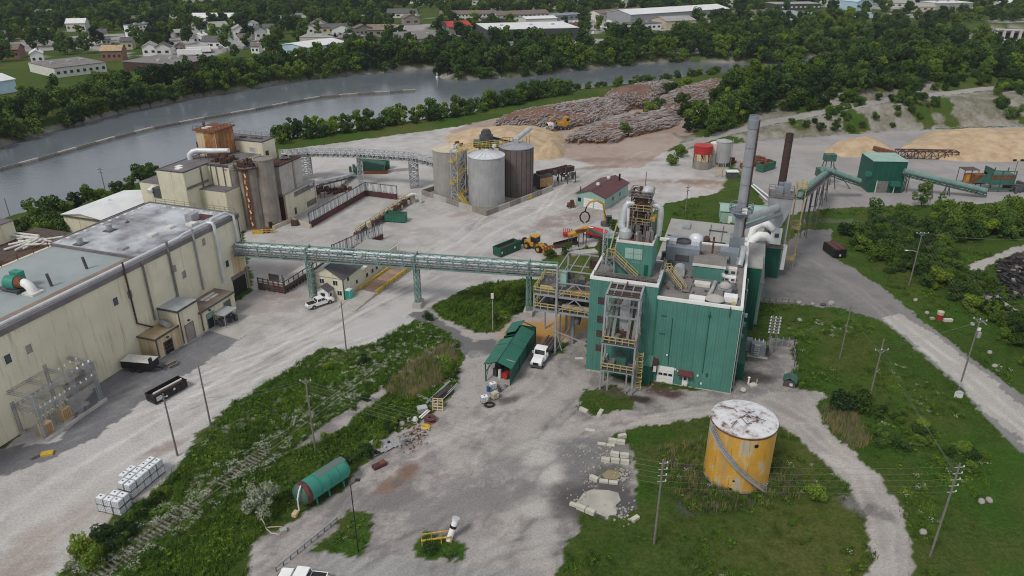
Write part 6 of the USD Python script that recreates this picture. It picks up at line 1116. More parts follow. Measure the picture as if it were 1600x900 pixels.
# ------------------------------------------------------------------ vehicles and machines
def wheel(p, x, y, r, w, rim_m='steel_grey'):
    a = MB().tube([(x, y - w / 2, r), (x, y + w / 2, r)], r, 18).put('wheel', 'rubber', p); MB().tube([(x, y - w / 2 - 0.015, r), (x, y + w / 2 + 0.015, r)], r * 0.55, 12).put('rim', rim_m, a)
def side_body(poly, w, holes=(), taper=0.0):
    g = Polygon(poly)
    for x, z, r in holes: g = g.difference(shapely.Point(x, z).buffer(r))
    m = trimesh.creation.extrude_polygon(g, w, engine='earcut'); v = m.vertices; b = MB(); y = v[:, 2] - w / 2
    top = max(q[1] for q in poly); bot = min(q[1] for q in poly); y = y * (1 - taper * (v[:, 1] - bot) / (top - bot)); return b.add(np.stack([v[:, 0], y, v[:, 1]], 1), m.faces[:, ::-1])
def pickup(label, u, v, rot, paintm='white_paint', bed_open=True):
    t = thing('pickup_truck', label, 'pickup truck', at(u, v), rot)
    side_body([(-2.9, 0.55), (2.85, 0.5), (2.9, 0.95), (2.75, 1.12), (1.3, 1.2), (-2.85, 1.2)], 1.92, [(-1.75, 0.42, 0.5), (1.85, 0.42, 0.5)], 0.06).put('body', paintm, t)
    side_body([(-0.95, 1.18), (1.35, 1.18), (0.75, 1.86), (-0.75, 1.88)], 1.78, taper=0.16).put('cab', paintm, t)
    g = MB(); g.add([(1.36, -0.72, 1.24), (1.36, 0.72, 1.24), (0.86, 0.66, 1.78), (0.86, -0.66, 1.78)], [(0, 1, 2, 3)]); g.put('windscreen', 'glass', t)
    g = MB(); g.add([(-0.94, -0.7, 1.25), (-0.94, 0.7, 1.25), (-0.8, 0.64, 1.8), (-0.8, -0.64, 1.8)], [(3, 2, 1, 0)]); g.put('rear_window', 'glass', t)
    for s in (-1, 1):
        for x0, x1 in ((-0.75, 0.05), (0.15, 0.95)): MB().add([(x0, s * 0.885, 1.26), (x1, s * 0.885, 1.26), (min(x1, 0.65), s * 0.80, 1.76), (max(x0, -0.68), s * 0.80, 1.76)], [(0, 1, 2, 3)]).put('side_window', 'glass', t)
        MB().cbox(1.05, s * 1.05, 1.2, 0.15, 0.2, 0.2).put('mirror', 'black', t); MB().box(2.86, 2.92, s * 0.75 - 0.18, s * 0.75 + 0.18, 0.8, 1.02).put('headlight', 'galv_pale', t); MB().box(-2.9, -2.86, s * 0.85 - 0.1, s * 0.85 + 0.1, 0.8, 1.15).put('tail_light', 'red', t)
        for x in (-1.75, 1.85): wheel(t, x, s * 0.86, 0.4, 0.28)
    MB().box(-2.75, -1.0, -0.78, 0.78, 1.19, 1.215).put('bed', 'black', t); MB().box(2.88, 3.0, -0.95, 0.95, 0.45, 0.72).box(-3.05, -2.9, -0.9, 0.9, 0.5, 0.7).put('bumper', 'galv', t); MB().box(2.9, 2.94, -0.5, 0.5, 0.76, 1.0).put('grille', 'black', t)
    return t
pickup('white crew cab pickup truck parked in front of the scale house porch', 500, 477, 42)
pickup('white pickup truck with dark bed cut off by the bottom edge of the photo', 474, 911, 172)
t = thing('flatbed_truck', 'white cab flatbed truck loaded with rusty pipes beside the open green shed', 'truck', at(846, 562), 250)
side_body([(0.9, 0.7), (3.3, 0.7), (3.35, 1.25), (2.2, 1.6), (1.0, 1.7)], 2.1, taper=0.18).put('hood', 'white_paint', t); side_body([(-0.5, 0.8), (1.2, 0.8), (1.2, 1.7), (0.85, 2.7), (-0.5, 2.75)], 2.3, taper=0.1).put('cab', 'white_paint', t)
MB().add([(1.22, -0.95, 1.75), (1.22, 0.95, 1.75), (0.92, 0.88, 2.5), (0.92, -0.88, 2.5)], [(0, 1, 2, 3)]).put('windscreen', 'glass', t); MB().box(3.33, 3.4, -0.5, 0.5, 0.8, 1.25).put('grille', 'black', t); MB().box(3.3, 3.55, -1.15, 1.15, 0.45, 0.75).put('bumper', 'steel_dark', t)
for s in (-1, 1):
    MB().cbox(0.9, s * 1.3, 1.7, 0.15, 0.2, 0.5).put('mirror', 'white', t); MB().box(3.3, 3.38, s * 0.8 - 0.2, s * 0.8 + 0.2, 0.9, 1.15).put('headlight', 'galv_pale', t); wheel(t, 2.3, s * 1.0, 0.5, 0.3)
    for x in (-3.2, -4.5): wheel(t, x, s * 1.0, 0.5, 0.5)
    MB().add([(-0.3, s * 1.16, 1.75), (0.8, s * 1.16, 1.75), (0.7, s * 1.09, 2.5), (-0.3, s * 1.09, 2.5)], [(0, 1, 2, 3)]).put('side_window', 'glass', t)
MB().box(-6.5, 1.0, -0.45, 0.45, 0.6, 0.85).put('chassis', 'black', t); MB().box(-6.6, -0.7, -1.2, 1.2, 1.0, 1.15).put('flatbed', 'steel_dark', t); MB().box(-0.75, -0.6, -1.2, 1.2, 1.1, 2.4).put('headboard', 'steel_dark', t)
for i in range(7): MB().tube([(-6.4 + U(-.6, .2), -0.9 + i * 0.3, 1.25 + 0.2 * (i % 2)), (-0.9, -0.9 + i * 0.3, 1.3 + 0.25 * (i % 3))], 0.11, 6).put('load_pipe', 'rust' if i % 2 else 'steel_worn', t)
# rolling bins
def bin_(label, a, b, h_, m, depth=2.4, inner='rust_dark', extra=None, rust=None):
    F = Frame(a, b); t = F.thing('roll_off_bin', label, 'skip bin', 'open steel bins around the site'); L = F.len
    w = MB(); w.box(0, L, 0, 0.1, 0.25, h_); w.box(0, L, depth - 0.1, depth, 0.25, h_); w.box(0, 0.1, 0.1, depth - 0.1, 0.25, h_); w.box(L - 0.1, L, 0.1, depth - 0.1, 0.25, h_); w.put('shell', m, t)
    for k in range(7): x = 0.1 + k * (L - 0.2) / 6; MB().box(x - 0.06, x + 0.06, -0.08, 0, 0.25, h_ - 0.1).put('rib', m, t)
    for x in (-0.08, L): MB().box(x, x + 0.08, 0.3, depth - 0.3, h_ * 0.5, h_ * 0.58).put('end_bar', m, t)
    MB().box(0.1, L - 0.1, 0.1, depth - 0.1, 0.3, h_ * 0.62).put('contents', inner, t); MB().box(-0.06, L + 0.06, -0.06, 0.04, h_ - 0.12, h_).box(-0.06, L + 0.06, depth - .04, depth + .06, h_ - 0.12, h_).put('rim', rust or m, t)
    for x in (0.6, L - 0.6): MB().tube([(x, 0.2, 0.13), (x, depth - 0.2, 0.13)], 0.13, 8).put('roller', 'steel_dark', t)
    if extra: extra(t, L, depth, h_)
    return t
def plates(t, L, d, h_): MB().cbox(L * 0.68, -0.1, h_ * 0.45, 0.5, 0.03, 0.5).put('plate', 'offwhite', t); MB().cbox(0.5, -0.1, h_ * 0.4, 0.5, 0.03, 0.5).put('plate', 'offwhite', t)
bin_('long green open bin with white plates just beyond the pipe bridge', (782, 403), (814, 390), 2.3, 'green_bin', 2.5, extra=plates)
bin_('bright green bin with rusty rim at the end of the slat fence', (601, 347), (632.5, 349), 2.4, 'green_roof', 2.4, rust='rust')
def chute(t, L, d, h_): MB().tube([(0.4, 0.6, h_ + 0.15), (L - 0.5, 0.5, h_ + 0.2)], 0.16, 8).put('white_pipe', 'offwhite', t); MB().cbox(0.8, -0.15, 0.7, 0.9, 0.2, 0.7).put('pump_unit', 'galv', t); MB().cbox(L * .6, -.1, 1, .35, .03, .4).put('plate', 'offwhite', t)
bin_('long black bin with a white pipe across it standing on the pale gravel', (243, 634), (294, 606), 1.7, 'black', 2.2, 'rust_dark', chute)
def lid(t, L, d, h_): MB().box(0.2, L * .45, 0.1, d - 0.1, h_, h_ + 0.12).box(L * .52, L - .2, 0.1, d - 0.1, h_, h_ + 0.12).put('lid', 'maroon', t); MB().cbox(L / 2, -.1, .5, .4, .03, .5).put('plate', 'offwhite', t)
bin_('dark bin with maroon lids at the edge of the bushes right of the boiler house', (1302, 404), (1321, 403), 2.2, 'black', 5.2, 'rust_dark', lid, 'maroon')
def scrap(t, L, d, h_): k = MB(); [k.cbox(U(0.3, L), U(0.2, d), h_ * 0.6, U(0.4, 2), U(0.3, 1), U(0.3, 1.6), U(0, 3)) for i in range(16)]; k.put('scrap', 'rust', t, kind='stuff')
bin_('green bin heaped with scrap metal between the two chimneys', (1191, 270), (1211, 264), 2.6, 'green_roof', 2.6, 'rust', scrap)
# loader
t = thing('wheel_loader', 'yellow wheel loader with orange bucket parked beside the long green bin', 'loader', at(838, 390), -42)
side_body([(-3.2, 1.0), (-0.3, 0.9), (-0.2, 2.0), (-3.0, 2.1)], 1.9).put('engine_body', 'yellow_machine', t); MB().box(-1.1, 0.5, -0.85, 0.85, 2.0, 3.4).put('cab', 'glass', t); MB().box(-1.25, 0.65, -1.0, 1.0, 3.4, 3.6).put('cab_roof', 'yellow_machine', t); MB().box(0.3, 2.2, -0.6, 0.6, 0.9, 1.7).put('front_frame', 'yellow_machine', t)
for s in (-1, 1):
    MB().bar((1.0, s * 0.5, 1.9), (3.4, s * 0.6, 0.9), 0.25, 0.4).put('lift_arm', 'yellow_machine', t); MB().bar((-1.1, s * .9, 2), (-1.2, s * .95, 3.4), 0.12).put('pillar', 'yellow_machine', t)
    for x in (-2.1, 1.6): wheel(t, x, s * 1.15, 0.85, 0.6, 'yellow_machine')
b = MB(); b.add([(3.2, -1.5, 0.3), (4.6, -1.5, 0.2), (3.3, -1.5, 1.6), (3.2, 1.5, 0.3), (4.6, 1.5, 0.2), (3.3, 1.5, 1.6)], [(0, 1, 2), (5, 4, 3)]); b.add([(3.2, -1.5, 0.3), (4.6, -1.5, 0.2), (3.3, -1.5, 1.6), (3.2, 1.5, 0.3), (4.6, 1.5, 0.2), (3.3, 1.5, 1.6)], [(0, 3, 4, 1), (0, 2, 5, 3)]); b.put('bucket', 'orange', t); MB().tube([(-2.4, 0.4, 2.1), (-2.4, 0.4, 3.1)], 0.09, 8).put('exhaust', 'black', t)
t = thing('spare_wheels', 'pair of worn black loader tyres behind the yellow wheel loader', 'tyres', at(820, 381), 20); MB().tube([(0, -.3, 0.85), (0, .3, 0.85)], .85, 16).put('tyre', 'rubber', t); MB().tube([(-1.4, -.2, 0.35), (-1.4, .5, 0.6)], .7, 16).put('tyre', 'rubber', t)
t = thing('dozer_blade', 'rusty brown plough blade lying on the gravel beyond the orange bucket', 'blade', at(872, 388), 28); MB().add([(-1, 0, 0), (6, 0, 0), (6, 0.9, 0.9), (-1, .9, 0.9), (6, .5, 1.9), (-1, .5, 1.5)], [(0, 1, 2, 3), (3, 2, 4, 5)]).put('blade', 'rust_dark', t); MB().bar((-1, .9, .4), (-4, 1.2, .3), .6, .5).put('arm', 'rust', t)
t = thing('grapple_tool', 'red grapple claw lying on the gravel with its black hose', 'grapple', at(887, 369), 0); MB().cbox(0, 0, 0, 2.2, 1.2, 1.0, 0.3).put('frame', 'red', t)
for k in range(5): MB().bar((-1 + k * .5, -.3, .8), (-1.1 + k * .5, .4, 1.9), .16).put('tine', 'red', t)
MB().tube([(1.2, .8, .9), (2.6, 1.2, 1.2), (4.2, .4, .5), (5.2, -.3, .2)], 0.12, 6).put('hose', 'black', t)
t = thing('knuckle_loader', 'yellow knuckle boom loader with open black claw near the garage', 'log loader', at(946, 352), 175)
MB().lathe([(1.3, 0), (1.3, .9), (.8, 1.1), (.01, 1.1)], (0, 0, 0), 18).put('base', 'steel_dark', t); MB().cbox(-.8, .6, 1.1, 1.4, 1.3, 1.8).put('cab', 'glass', t); MB().bar((0, 0, 1.1), (0.9, 0, 6.0), .5, .6).put('boom', 'yellow_machine', t); MB().tube([(0.9, 0, 6.0), (2.6, 0, 6.8), (4.4, 0, 6.3), (5.2, 0, 5.0)], [.3, .3, .26, .2], 8).put('stick', 'yellow_machine', t)
MB().bar((-.4, .3, 1.4), (.6, .2, 4.2), .2).put('cylinder', 'steel_dark', t); MB().bar((5.2, 0, 5.0), (5.5, 0, 3.6), .3).put('hanger', 'black', t)
for s in (-1, 1): MB().tube([(5.5, 0, 3.7), (5.5 + s * .9, 0, 3.2), (5.5 + s * 1.3, 0, 2.2), (5.5 + s * 1.0, 0, 1.2), (5.5 + s * .3, 0, .6)], .2, 8).put('claw', 'black', t)
t = thing('red_tank', 'glossy red horizontal tank behind the green penthouse stair', 'tank', at(935, 374), -38); MB().tube([(-3.4, 0, 1.7), (-3.0, 0, 1.7), (2.8, 0, 1.7), (3.2, 0, 1.7)], [.7, 1.25, 1.25, .7], 18).put('shell', 'red', t, smooth=40); MB().box(-2.8, -2, -1.0, 1, 0, .8).box(2, 2.8, -1, 1, 0, .8).put('saddle', 'steel_dark', t); MB().bar((-2.8, -.5, 2.9), (-1.4, -.5, 2.9), .5, .05).put('label_panel', 'white', t)
t = thing('orange_conveyor', 'orange yellow conveyor head on dark legs left of the penthouse stair', 'conveyor', at(905, 384), 25); MB().bar((-3, 0, 3.2), (2.2, 0, 4.4), 1.5, .8).put('head', 'yellow_machine', t); MB().bar((2.2, 0, 4.2), (8, -4, 1), 1.0, .5).put('boom', 'green_machine', t)
for x in (-2.6, -.6, 1.5):
    for y in (-.7, .7): MB().bar((x, y, 0), (x, y, 3.3), .16).put('leg', 'steel_dark', t)
MB().cbox(0, -.5, 3.8, 2.8, .6, .7).put('gearbox', 'rust', t)
t = thing('concrete_slab', 'pale concrete slab leaning on the grass by the orange conveyor', 'slab', at(912, 396), 15); MB().cbox(0, 0, 0, 6.5, 2.4, .5).put('slab', 'concrete', t)
t = thing('transfer_screen', 'dark chip screen with tan plywood side panel at the end of the bund wall', 'screening machine', at(852, 293), 32)
MB().box(-3, 1.4, -1.6, -1.5, .9, 3.6).put('plywood_panel', 'brown_wood', t); MB().box(-3, 1.4, -1.5, 2, .8, 4.4).put('body', 'steel_dark', t); MB().bar((-2, 1, 4.2), (12, 2.8, 3.6), 2.0, 1.6).put('trough', 'rust_dark', t); MB().bar((-2, -.2, 4.9), (9, 1.7, 4.9), .1, 1.0).put('side_board', 'maroon', t); lg = MB(); [lg.bar((x, y, 0), (x, y, 3.6), .2) for x in (-2.6, 1, 4.5, 8, 11) for y in (-.4, 2.8)]; lg.put('legs', 'steel_dark', t)
k = MB(); [k.cbox(U(-3, 10), U(-1, 3), U(0, 3.6), U(.4, 1.4), U(.3, 1), U(.4, 1.8), U(0, 3)) for i in range(24)]; k.put('machinery', 'steel_dark', t); MB().cbox(1.7, -1.5, 1, .12, .2, 3).put('white_post', 'offwhite', t)
t = thing('log_loader', 'small yellow log loader working at the foot of the long log stack', 'log loader', at(880, 202), 20); MB().cbox(0, 0, 1.2, 5, 2.6, 1.8).put('body', 'yellow_machine', t); MB().cbox(1, 0, 3, 2, 2, 1.8).put('cab', 'yellow_machine', t); MB().box(1.0, 2.05, -1.02, 1.02, 3.4, 4.4).put('cab_glass', 'glass', t); MB().bar((-1, 0, 3), (-5, 0, 5), .4, .5).bar((-5, 0, 5), (-8, 0, 2), .35, .4).put('boom', 'yellow_machine', t); [wheel(t, x, y, .9, .6) for x in (-1.6, 1.6) for y in (-1.3, 1.3)]; MB().cbox(-8, 0, 1, 1, 1.4, 1.2).put('grapple', 'rust_dark', t)
t = thing('log_truck', 'white log truck parked beside the small yellow log loader', 'truck', at(863, 204), 200); side_body([(0, .6), (4, .6), (4, 1.8), (2.4, 2.1), (2.1, 3.2), (0, 3.2)], 2.4).put('cab', 'white_paint', t); MB().box(-8, 0, -1.1, 1.1, .9, 1.3).put('bed', 'steel_dark', t); [wheel(t, x, y, .5, .4) for x in (3, -5, -6.4) for y in (-1.1, 1.1)]; MB().box(2.3, 2.6, -1, 1, 2.2, 3).put('windscreen', 'glass', t)
for i, u in enumerate((860, 948)):
    t = thing('yard_tractor', ['small rusty red cart standing alone before the garage', 'dark engine frame by the garage corner'][i], 'cart', at((892, 945)[i], (324, 322)[i]), 20); MB().cbox(0, 0, .4, 1.8, 1.2, 1.0).put('body', ('rust', 'steel_dark')[i], t); MB().cbox(.3, 0, 1.4, .8, .8, .7).put('top', 'rust_dark', t); [wheel(t, x, y, .35, .25) for x in (-.7, .7) for y in (-.65, .65)]
t = thing('log_infeed', 'line of yellow and cream infeed machinery ending in a cream arch by the bund', 'machinery', at(617, 342), 0); p, q = at(556, 367, 1.2), at(640, 310, 1.2); o = at(617, 342)
MB().bar(p - o, q - o, 1.3, 1.0).put('conveyor', 'rust_dark', t); k = MB(); [k.cbox(*((p + (q - p) * s - o)[:2] + (U(-.8, .8), U(-.8, .8))), .3, U(.3, 1.2), U(.3, 1), U(.8, 2.6), U(0, 3)) for s in np.linspace(0, 1, 22)]; k.put('drive_units', 'silo_cap', t, kind='stuff'); r_ = MB(); rail(r_, [p - o + (0, 0, .5), q - o + (0, 0, .5)], 1.2, 2.5, .07); r_.put('railing', 'yellow_rail', t)
MB().tube([q - o + (1 + 2.3 * mcos(a), -1 + .6 * mcos(a), 2.6 * msin(a) - 1) for a in np.linspace(0, math.pi, 9)], .45, 8).put('arch', 'offwhite', t); MB().cbox(*(q - o)[:2], 0, 2.6, 2, 2.4, .5).put('cabin', 'silo_cap', t)
# ------------------------------------------------------------------ tanks and huts behind the chimneys
t = thing('red_rusty_tank', 'old round tank with dripping red top and pale rusty sides left of the chimney', 'tank', at(1096, 262), 0); r = 3.0
for z0, z1, m in ((0, 2.8, 'concrete_weathered'), (2.8, 5, 'cream_stained'), (5, 7.4, 'red')): MB().lathe([(r, z0), (r + .02, z1)], (0, 0, 0), 36).put('course', m, t, smooth=True)
MB().lathe([(r + .1, 7.4), (r + .1, 7.6), (.01, 8.1)], (0, 0, 0), 36).put('roof', 'red', t, smooth=30)
for k in range(26): a = U(3.2, 6.2); L = U(.6, 3.2); MB().cbox((r + .03) * mcos(a), (r + .03) * msin(a), 5.0 - L, U(.1, .35), .04, L, a + math.pi / 2).put('paint_drip', 'maroon', t)
t = thing('grey_silo', 'plain pale grey silo beside the red topped rusty tank', 'silo', at(1127, 259), 0); MB().lathe([(2.5, 1.5), (2.5, 8.2), (2.6, 8.2), (2.6, 8.4), (.5, 9.0), (.01, 9.0)], (0, 0, 0), 36).put('shell', 'silo_steel', t, smooth=30); MB().lathe([(.8, 0), (2.5, 1.5)], (0, 0, 0), 24).put('cone', 'steel_grey', t); lg = MB(); [lg.bar((2.4 * mcos(a), 2.4 * msin(a), 0), (2.4 * mcos(a), 2.4 * msin(a), 2), .2) for a in np.arange(6)]; lg.put('legs', 'steel_grey', t)
ld = MB(); [ld.bar((2.9, y, 0), (2.9, y, 9), .08) for y in (-.5, .1)]; [ld.bar((2.9, -.5, z), (2.9, .1, z), .06) for z in np.arange(.5, 9, .5)]; ld.put('ladder', 'galv', t)
t = thing('small_silo', 'slim cream silo squeezed between the rusty tank and the grey silo', 'silo', at(1113, 258), 0); MB().lathe([(1.4, 0), (1.4, 7.6), (.01, 8.2)], (0, 0, 0), 24).put('shell', 'offwhite', t, smooth=30); MB().lathe([(1.42, 4), (1.48, 4.05), (1.42, 4.1)], (0, 0, 0), 24).put('band', 'steel_grey', t)
t = thing('yellow_gantry', 'small yellow steel frame standing on grass in front of the grey silo', 'frame', at(1123, 277), 0); [MB().bar((x, 0, 0), (x, 0, 4), .22).put('post', 'yellow', t) for x in (-1, 1)]; MB().bar((-1, 0, 2.4), (1, 0, 2.4), .2).put('cross_bar', 'yellow', t)
t = thing('pump_hut', 'tiny white roofed hut on grass left of the chimney', 'hut', at(1143, 277), 0); MB().box(-1.7, 1.7, -1, 1, 0, 1.9).put('wall', 'steel_dark', t); MB().box(-1.9, 1.9, -1.2, 1.2, 1.9, 2.15).put('roof', 'white', t)
t = thing('mint_hut', 'pale mint hut half hidden behind the foot of the chimney', 'hut', at(1160, 345), -12); MB().box(-6, 9, -3, 3.5, 0, 3.4).put('wall', 'mint', t); MB().gable(-6, 9, -3, 3.5, 3.4, .7, .3, .12).put('roof', 'mint', t); MB().box(-4, -3, -3.04, -3, .1, 2.1).put('door', 'white', t)
t = thing('white_pipe_run', 'two long white pipes sloping down to the mint hut behind the chimney', 'pipe', at(1180, 310), 0); o = at(1180, 310)
for du in (0, 5): MB().tube([at(1172 + du, 288, 1.0) - o, at(1198 + du * 2, 312, 1.0) - o], .22, 8).put('pipe', 'white', t)
t = thing('scrap_pile', 'pile of rusty scrap metal beside the heaped green bin', 'scrap heap', at(1180, 258), 0); k = MB(); [k.cbox(R.gauss(0, 3.5), R.gauss(0, 1.8), 0, U(.5, 2.5), U(.3, 1.4), U(.4, 2.2), U(0, 3)) for i in range(40)]; k.put('scrap', 'rust', t, kind='stuff')
# ------------------------------------------------------------------ conveyors and green shed on the east yard
F = Frame((1355.5, 300.7), (1408, 301.6)); L = F.len; D = 9.5; HE = float(tall(1355.5, 300.7, 252.3))
t = F.thing('conveyor_shed', 'windowless dark green metal shed on the east yard between two conveyors', 'shed'); MB().box(0, L, 0, D, 0, HE).put('wall', 'green_dark', t); MB().box(-.15, L + .15, -.15, D + .15, HE, HE + .2).put('roof', 'mint', t); MB().box(2.2, 5.4, -.05, 0, 0, 3.6).put('door', 'steel_worn', t)
for x in (.03, 5.8): MB().box(1.95, 2.2, -.12, 0, 0, 3.7).put('door_jamb', 'offwhite', t) if x < 1 else MB().cbox(6.9, -1, 0, .2, .2, 2.4).put('post', 'offwhite', t)
MB().cbox(7, -.8, 2.4, 2.6, 1.6, 1.2).put('side_box', 'green_roof', t); MB().cbox(-.7, .4, 5, 1.5, 1.6, 1.2).put('inlet_box', 'green_roof', t); q = MB(); [q.bar((L + x, y, 0), (L + x, y, 6), .18) for x in (.5, 1.6) for y in (.5, 2)]; q.bar((L + .5, .5, 0), (L + 1.6, .5, 6), .1); q.put('trestle', 'steel_dark', t)
for i in range(1, 6): MB().box(i * L / 6 - .03, i * L / 6 + .03, -.03, 0, 3.7, HE).put('panel_joint', 'green_roof', t)
def belt(label, nodes, w, m, legs, railm=None, cover=True):
    o = np.array([nodes[0][0], nodes[0][1], 0]); t = thing('belt_conveyor', label, 'conveyor', o)
    for p, q in zip(nodes[:-1], nodes[1:]):
        p, q = np.asarray(p) - o, np.asarray(q) - o; MB().bar(p, q, w, .45).put('deck', 'steel_dark', t); f = MB(); truss(f, p - (0, 0, .8), q - (0, 0, .8), w, .8, max(3, int(np.linalg.norm(q - p) / 2.5)), .08, .06); f.put('truss', m, t)
        if cover: MB().tube([p + (0, 0, .5), q + (0, 0, .5)], w * .5, 10).put('cover', 'green_steel', t)
        if railm: r_ = MB(); s = np.cross(q - p, (0, 0, 1)); s = s / np.linalg.norm(s) * (w / 2 + .6); rail(r_, [p - s, q - s], 1.2, 2, .06); r_.put('railing', railm, t); MB().bar(p - s, q - s, .8, .08).put('catwalk', 'steel_worn', t)
        for k in legs:
            c = p + (q - p) * k; g = MB()
            for e in (-.8, .8): g.bar((c[0] + e, c[1] - .6, 0), (c[0] + e * .5, c[1], c[2] - .6), .16); g.bar((c[0] + e, c[1] + .6, 0), (c[0] + e * .5, c[1], c[2] - .6), .16)
            g.bar((c[0] - .8, c[1], c[2] * .4), (c[0] + .8, c[1], c[2] * .4), .12); g.put('trestle', 'steel_dark', t)
    return t
e0 = GR.W(34.0, 58.5, 17.0); belt('covered conveyor climbing from the transfer point to the filter deck, with railing', [at(1291, 272, 7.5), e0], 1.6, 'green_machine', (.12, .4, .62), 'steel_dark')
belt('short dark green conveyor from the green shed up to the transfer point', [at(1342, 286, 4.6), at(1285, 266, 9.2)], 1.8, 'green_machine', (.85,), None)
belt('long conveyor sloping down from the green shed to the feed hopper on the right', [at(1412, 270, 6.4), at(1540, 301, 1.4)], 1.7, 'green_machine', (.35, .55), None)
t = thing('conveyor_transfer', 'dark green conveyor transfer box on splayed legs between the two left conveyors', 'conveyor head', at(1288, 292), 0); MB().cbox(0, 0, 8.2, 3.2, 2.2, 2.0).put('head_box', 'green_machine', t); g = MB(); [g.bar((x * 2.4, y * 2, 0), (x, y * .8, 8.4), .2) for x in (-1, 1) for y in (-1, 1)]; g.bar((1, -1, 7), (7, -2, 0), .25); g.put('legs', 'steel_dark', t); MB().cbox(-2, 0, 3.5, 2.4, 2, 2.4).put('drive', 'green_machine', t)
F = Frame((1538, 300), (1580, 300)); L = F.len; t = F.thing('feed_hopper', 'dark green feed hopper with rusty inside at the right end of the long conveyor', 'hopper'); MB().box(1, L, 0, 4, 2.2, 5.2).put('bin', 'green_machine', t); MB().box(1.4, L - .4, -.06, 0, 4.0, 5.1).put('rusty_panel', 'rust', t)
s_ = MB(); s_.add([(1, 0, 2.5), (1, 4, 2.5), (1, 4, 7), (1, 0, 7), (-4, 0, 3)], [(0, 1, 2), (0, 2, 3), (4, 0, 3)]); s_.put('side_wing', 'green_machine', t); g = MB(); [g.bar((x, y, 0), (x, y, 7 if x < 2 else 6.4), .25) for x in (1, L * .5, L) for y in (0, 4)]; g.bar((1, 0, 6.6), (L, 0, 6.2), .25); g.bar((0, 0, .9), (L, 0, .9), .3, .5); g.put('frame', 'green_machine', t); MB().box(-3.5, 0, .5, 3, 2.2, 5).put('rust_box', 'rust', t); k = MB(); [k.cbox(L + U(0, 8), U(-1, 4), 0, U(.5, 2.2), U(.4, 1.4), U(.4, 2.4), U(0, 3)) for i in range(22)]; k.put('outfeed_parts', 'steel_dark', t)
t = thing('yellow_cabinet', 'orange yellow electrical cabinet under a dark canopy frame beside the long conveyor', 'cabinet', at(1510, 290), 0); MB().cbox(0, 0, 1.2, 2.4, 1.4, 2.6).put('cabinet', 'orange', t); MB().box(-2.6, 1.8, -1.6, 1.8, 5.2, 5.4).put('canopy', 'wood_dark', t); g = MB(); [g.bar((x, y, 0), (x, y, 5.2), .16) for x in (-2.5, 1.7) for y in (-1.5, 1.7)]; g.put('posts', 'steel_dark', t); [MB().cbox(x, -.72, 1.5, .8, .04, 2.0).put('cabinet_door', 'yellow', t) for x in (-.6, .6)]
# ------------------------------------------------------------------ foreground: storage tank, open shed, tank on the grass, totes, blocks
b = at(1155, 769); hT = float(tall(1155, 769, 683)); rT = 4.4
t = thing('storage_tank', 'big round yellow storage tank with peeling paint and spiral stair on the grass', 'tank', (b[0] + rT * 0.36 - 0.95, b[1] + rT * 0.93, 0), 0)
reg('peeling_yellow', {'tc': ('texture_coordinate', {}), 'mp': ('mapping', {'scale': (1, 1, .55)}), 'n': ('noise_texture', {'scale': .55, 'detail': 6., 'roughness': .68}), 'r': ('rgb_ramp', {'ramp': [(.38, (.40, .36, .30)), (.44, (.50, .38, .20)), (.49, (.56, .305, .04)), (.75, (.47, .245, .035))]}), 'n2': ('noise_texture', {'scale': 1.6, 'detail': 5., 'roughness': .75}), 'r2': ('rgb_ramp', {'ramp': [(.60, (0,) * 3), (.72, (1,) * 3)]}), 'm': ('mix_color', {'b': (.36, .32, .26)}),
    'ms': ('mapping', {'scale': (2.5, 2.5, .12)}), 'ns': ('noise_texture', {'scale': 1.0, 'detail': 4.}), 'rs': ('rgb_ramp', {'ramp': [(.5, (0,) * 3), (.68, (.6,) * 3)]}), 'm3': ('mix_color', {'b': (.33, .25, .16)}), 'p': ('principled_bsdf', {'roughness': .7, 'specular_ior_level': .25})},
    [('tc.object', 'mp.vector'), ('mp.vector', 'n.vector'), ('n.fac', 'r.fac'), ('tc.object', 'n2.vector'), ('n2.fac', 'r2.fac'), ('r2.color', 'm.fac'), ('r.color', 'm.a'), ('tc.object', 'ms.vector'), ('ms.vector', 'ns.vector'), ('ns.fac', 'rs.fac'), ('rs.color', 'm3.fac'), ('m.result', 'm3.a'), ('m3.result', 'p.base_color')])
reg('peeling_white', {'tc': ('texture_coordinate', {}), 'n': ('noise_texture', {'scale': .7, 'detail': 7., 'roughness': .7}), 'r': ('rgb_ramp', {'ramp': [(.36, (.10, .06, .045)), (.44, (.36, .32, .30)), (.52, (.55, .55, .57)), (.8, (.68, .69, .71))]}), 'p': ('principled_bsdf', {'roughness': .6})}, [('tc.object', 'n.vector'), ('n.fac', 'r.fac'), ('r.color', 'p.base_color')])
for i in range(4):
    z0, z1 = hT * i / 4, hT * (i + 1) / 4
    for k in range(6): a = k * math.pi / 3 + i * .5; MB().lathe([(rT - .015, z0), (rT, z0 + .05), (rT, z1 - .05), (rT - .015, z1)], (0, 0, 0), 12, a + .004, a + math.pi / 3 - .004).put('shell_plate', 'peeling_yellow', t, smooth=30)
MB().lathe([(rT + .02, hT - .35), (rT + .05, hT - .33), (rT + .05, hT - .05)], (0, 0, 0), 56).put('rim_band', 'rust', t, smooth=30); MB().lathe([(rT + .06, hT - .05), (rT + .06, hT + .1), (rT - .1, hT + .12), (.01, hT + .55)], (0, 0, 0), 56).put('roof', 'peeling_white', t, smooth=30); MB().lathe([(rT + .16, 0), (rT + .16, .12), (rT, .14)], (0, 0, 0), 56).put('base_ring', 'concrete_weathered', t)
st = MB(); n = 46; a0, a1 = math.radians(196), math.radians(304)
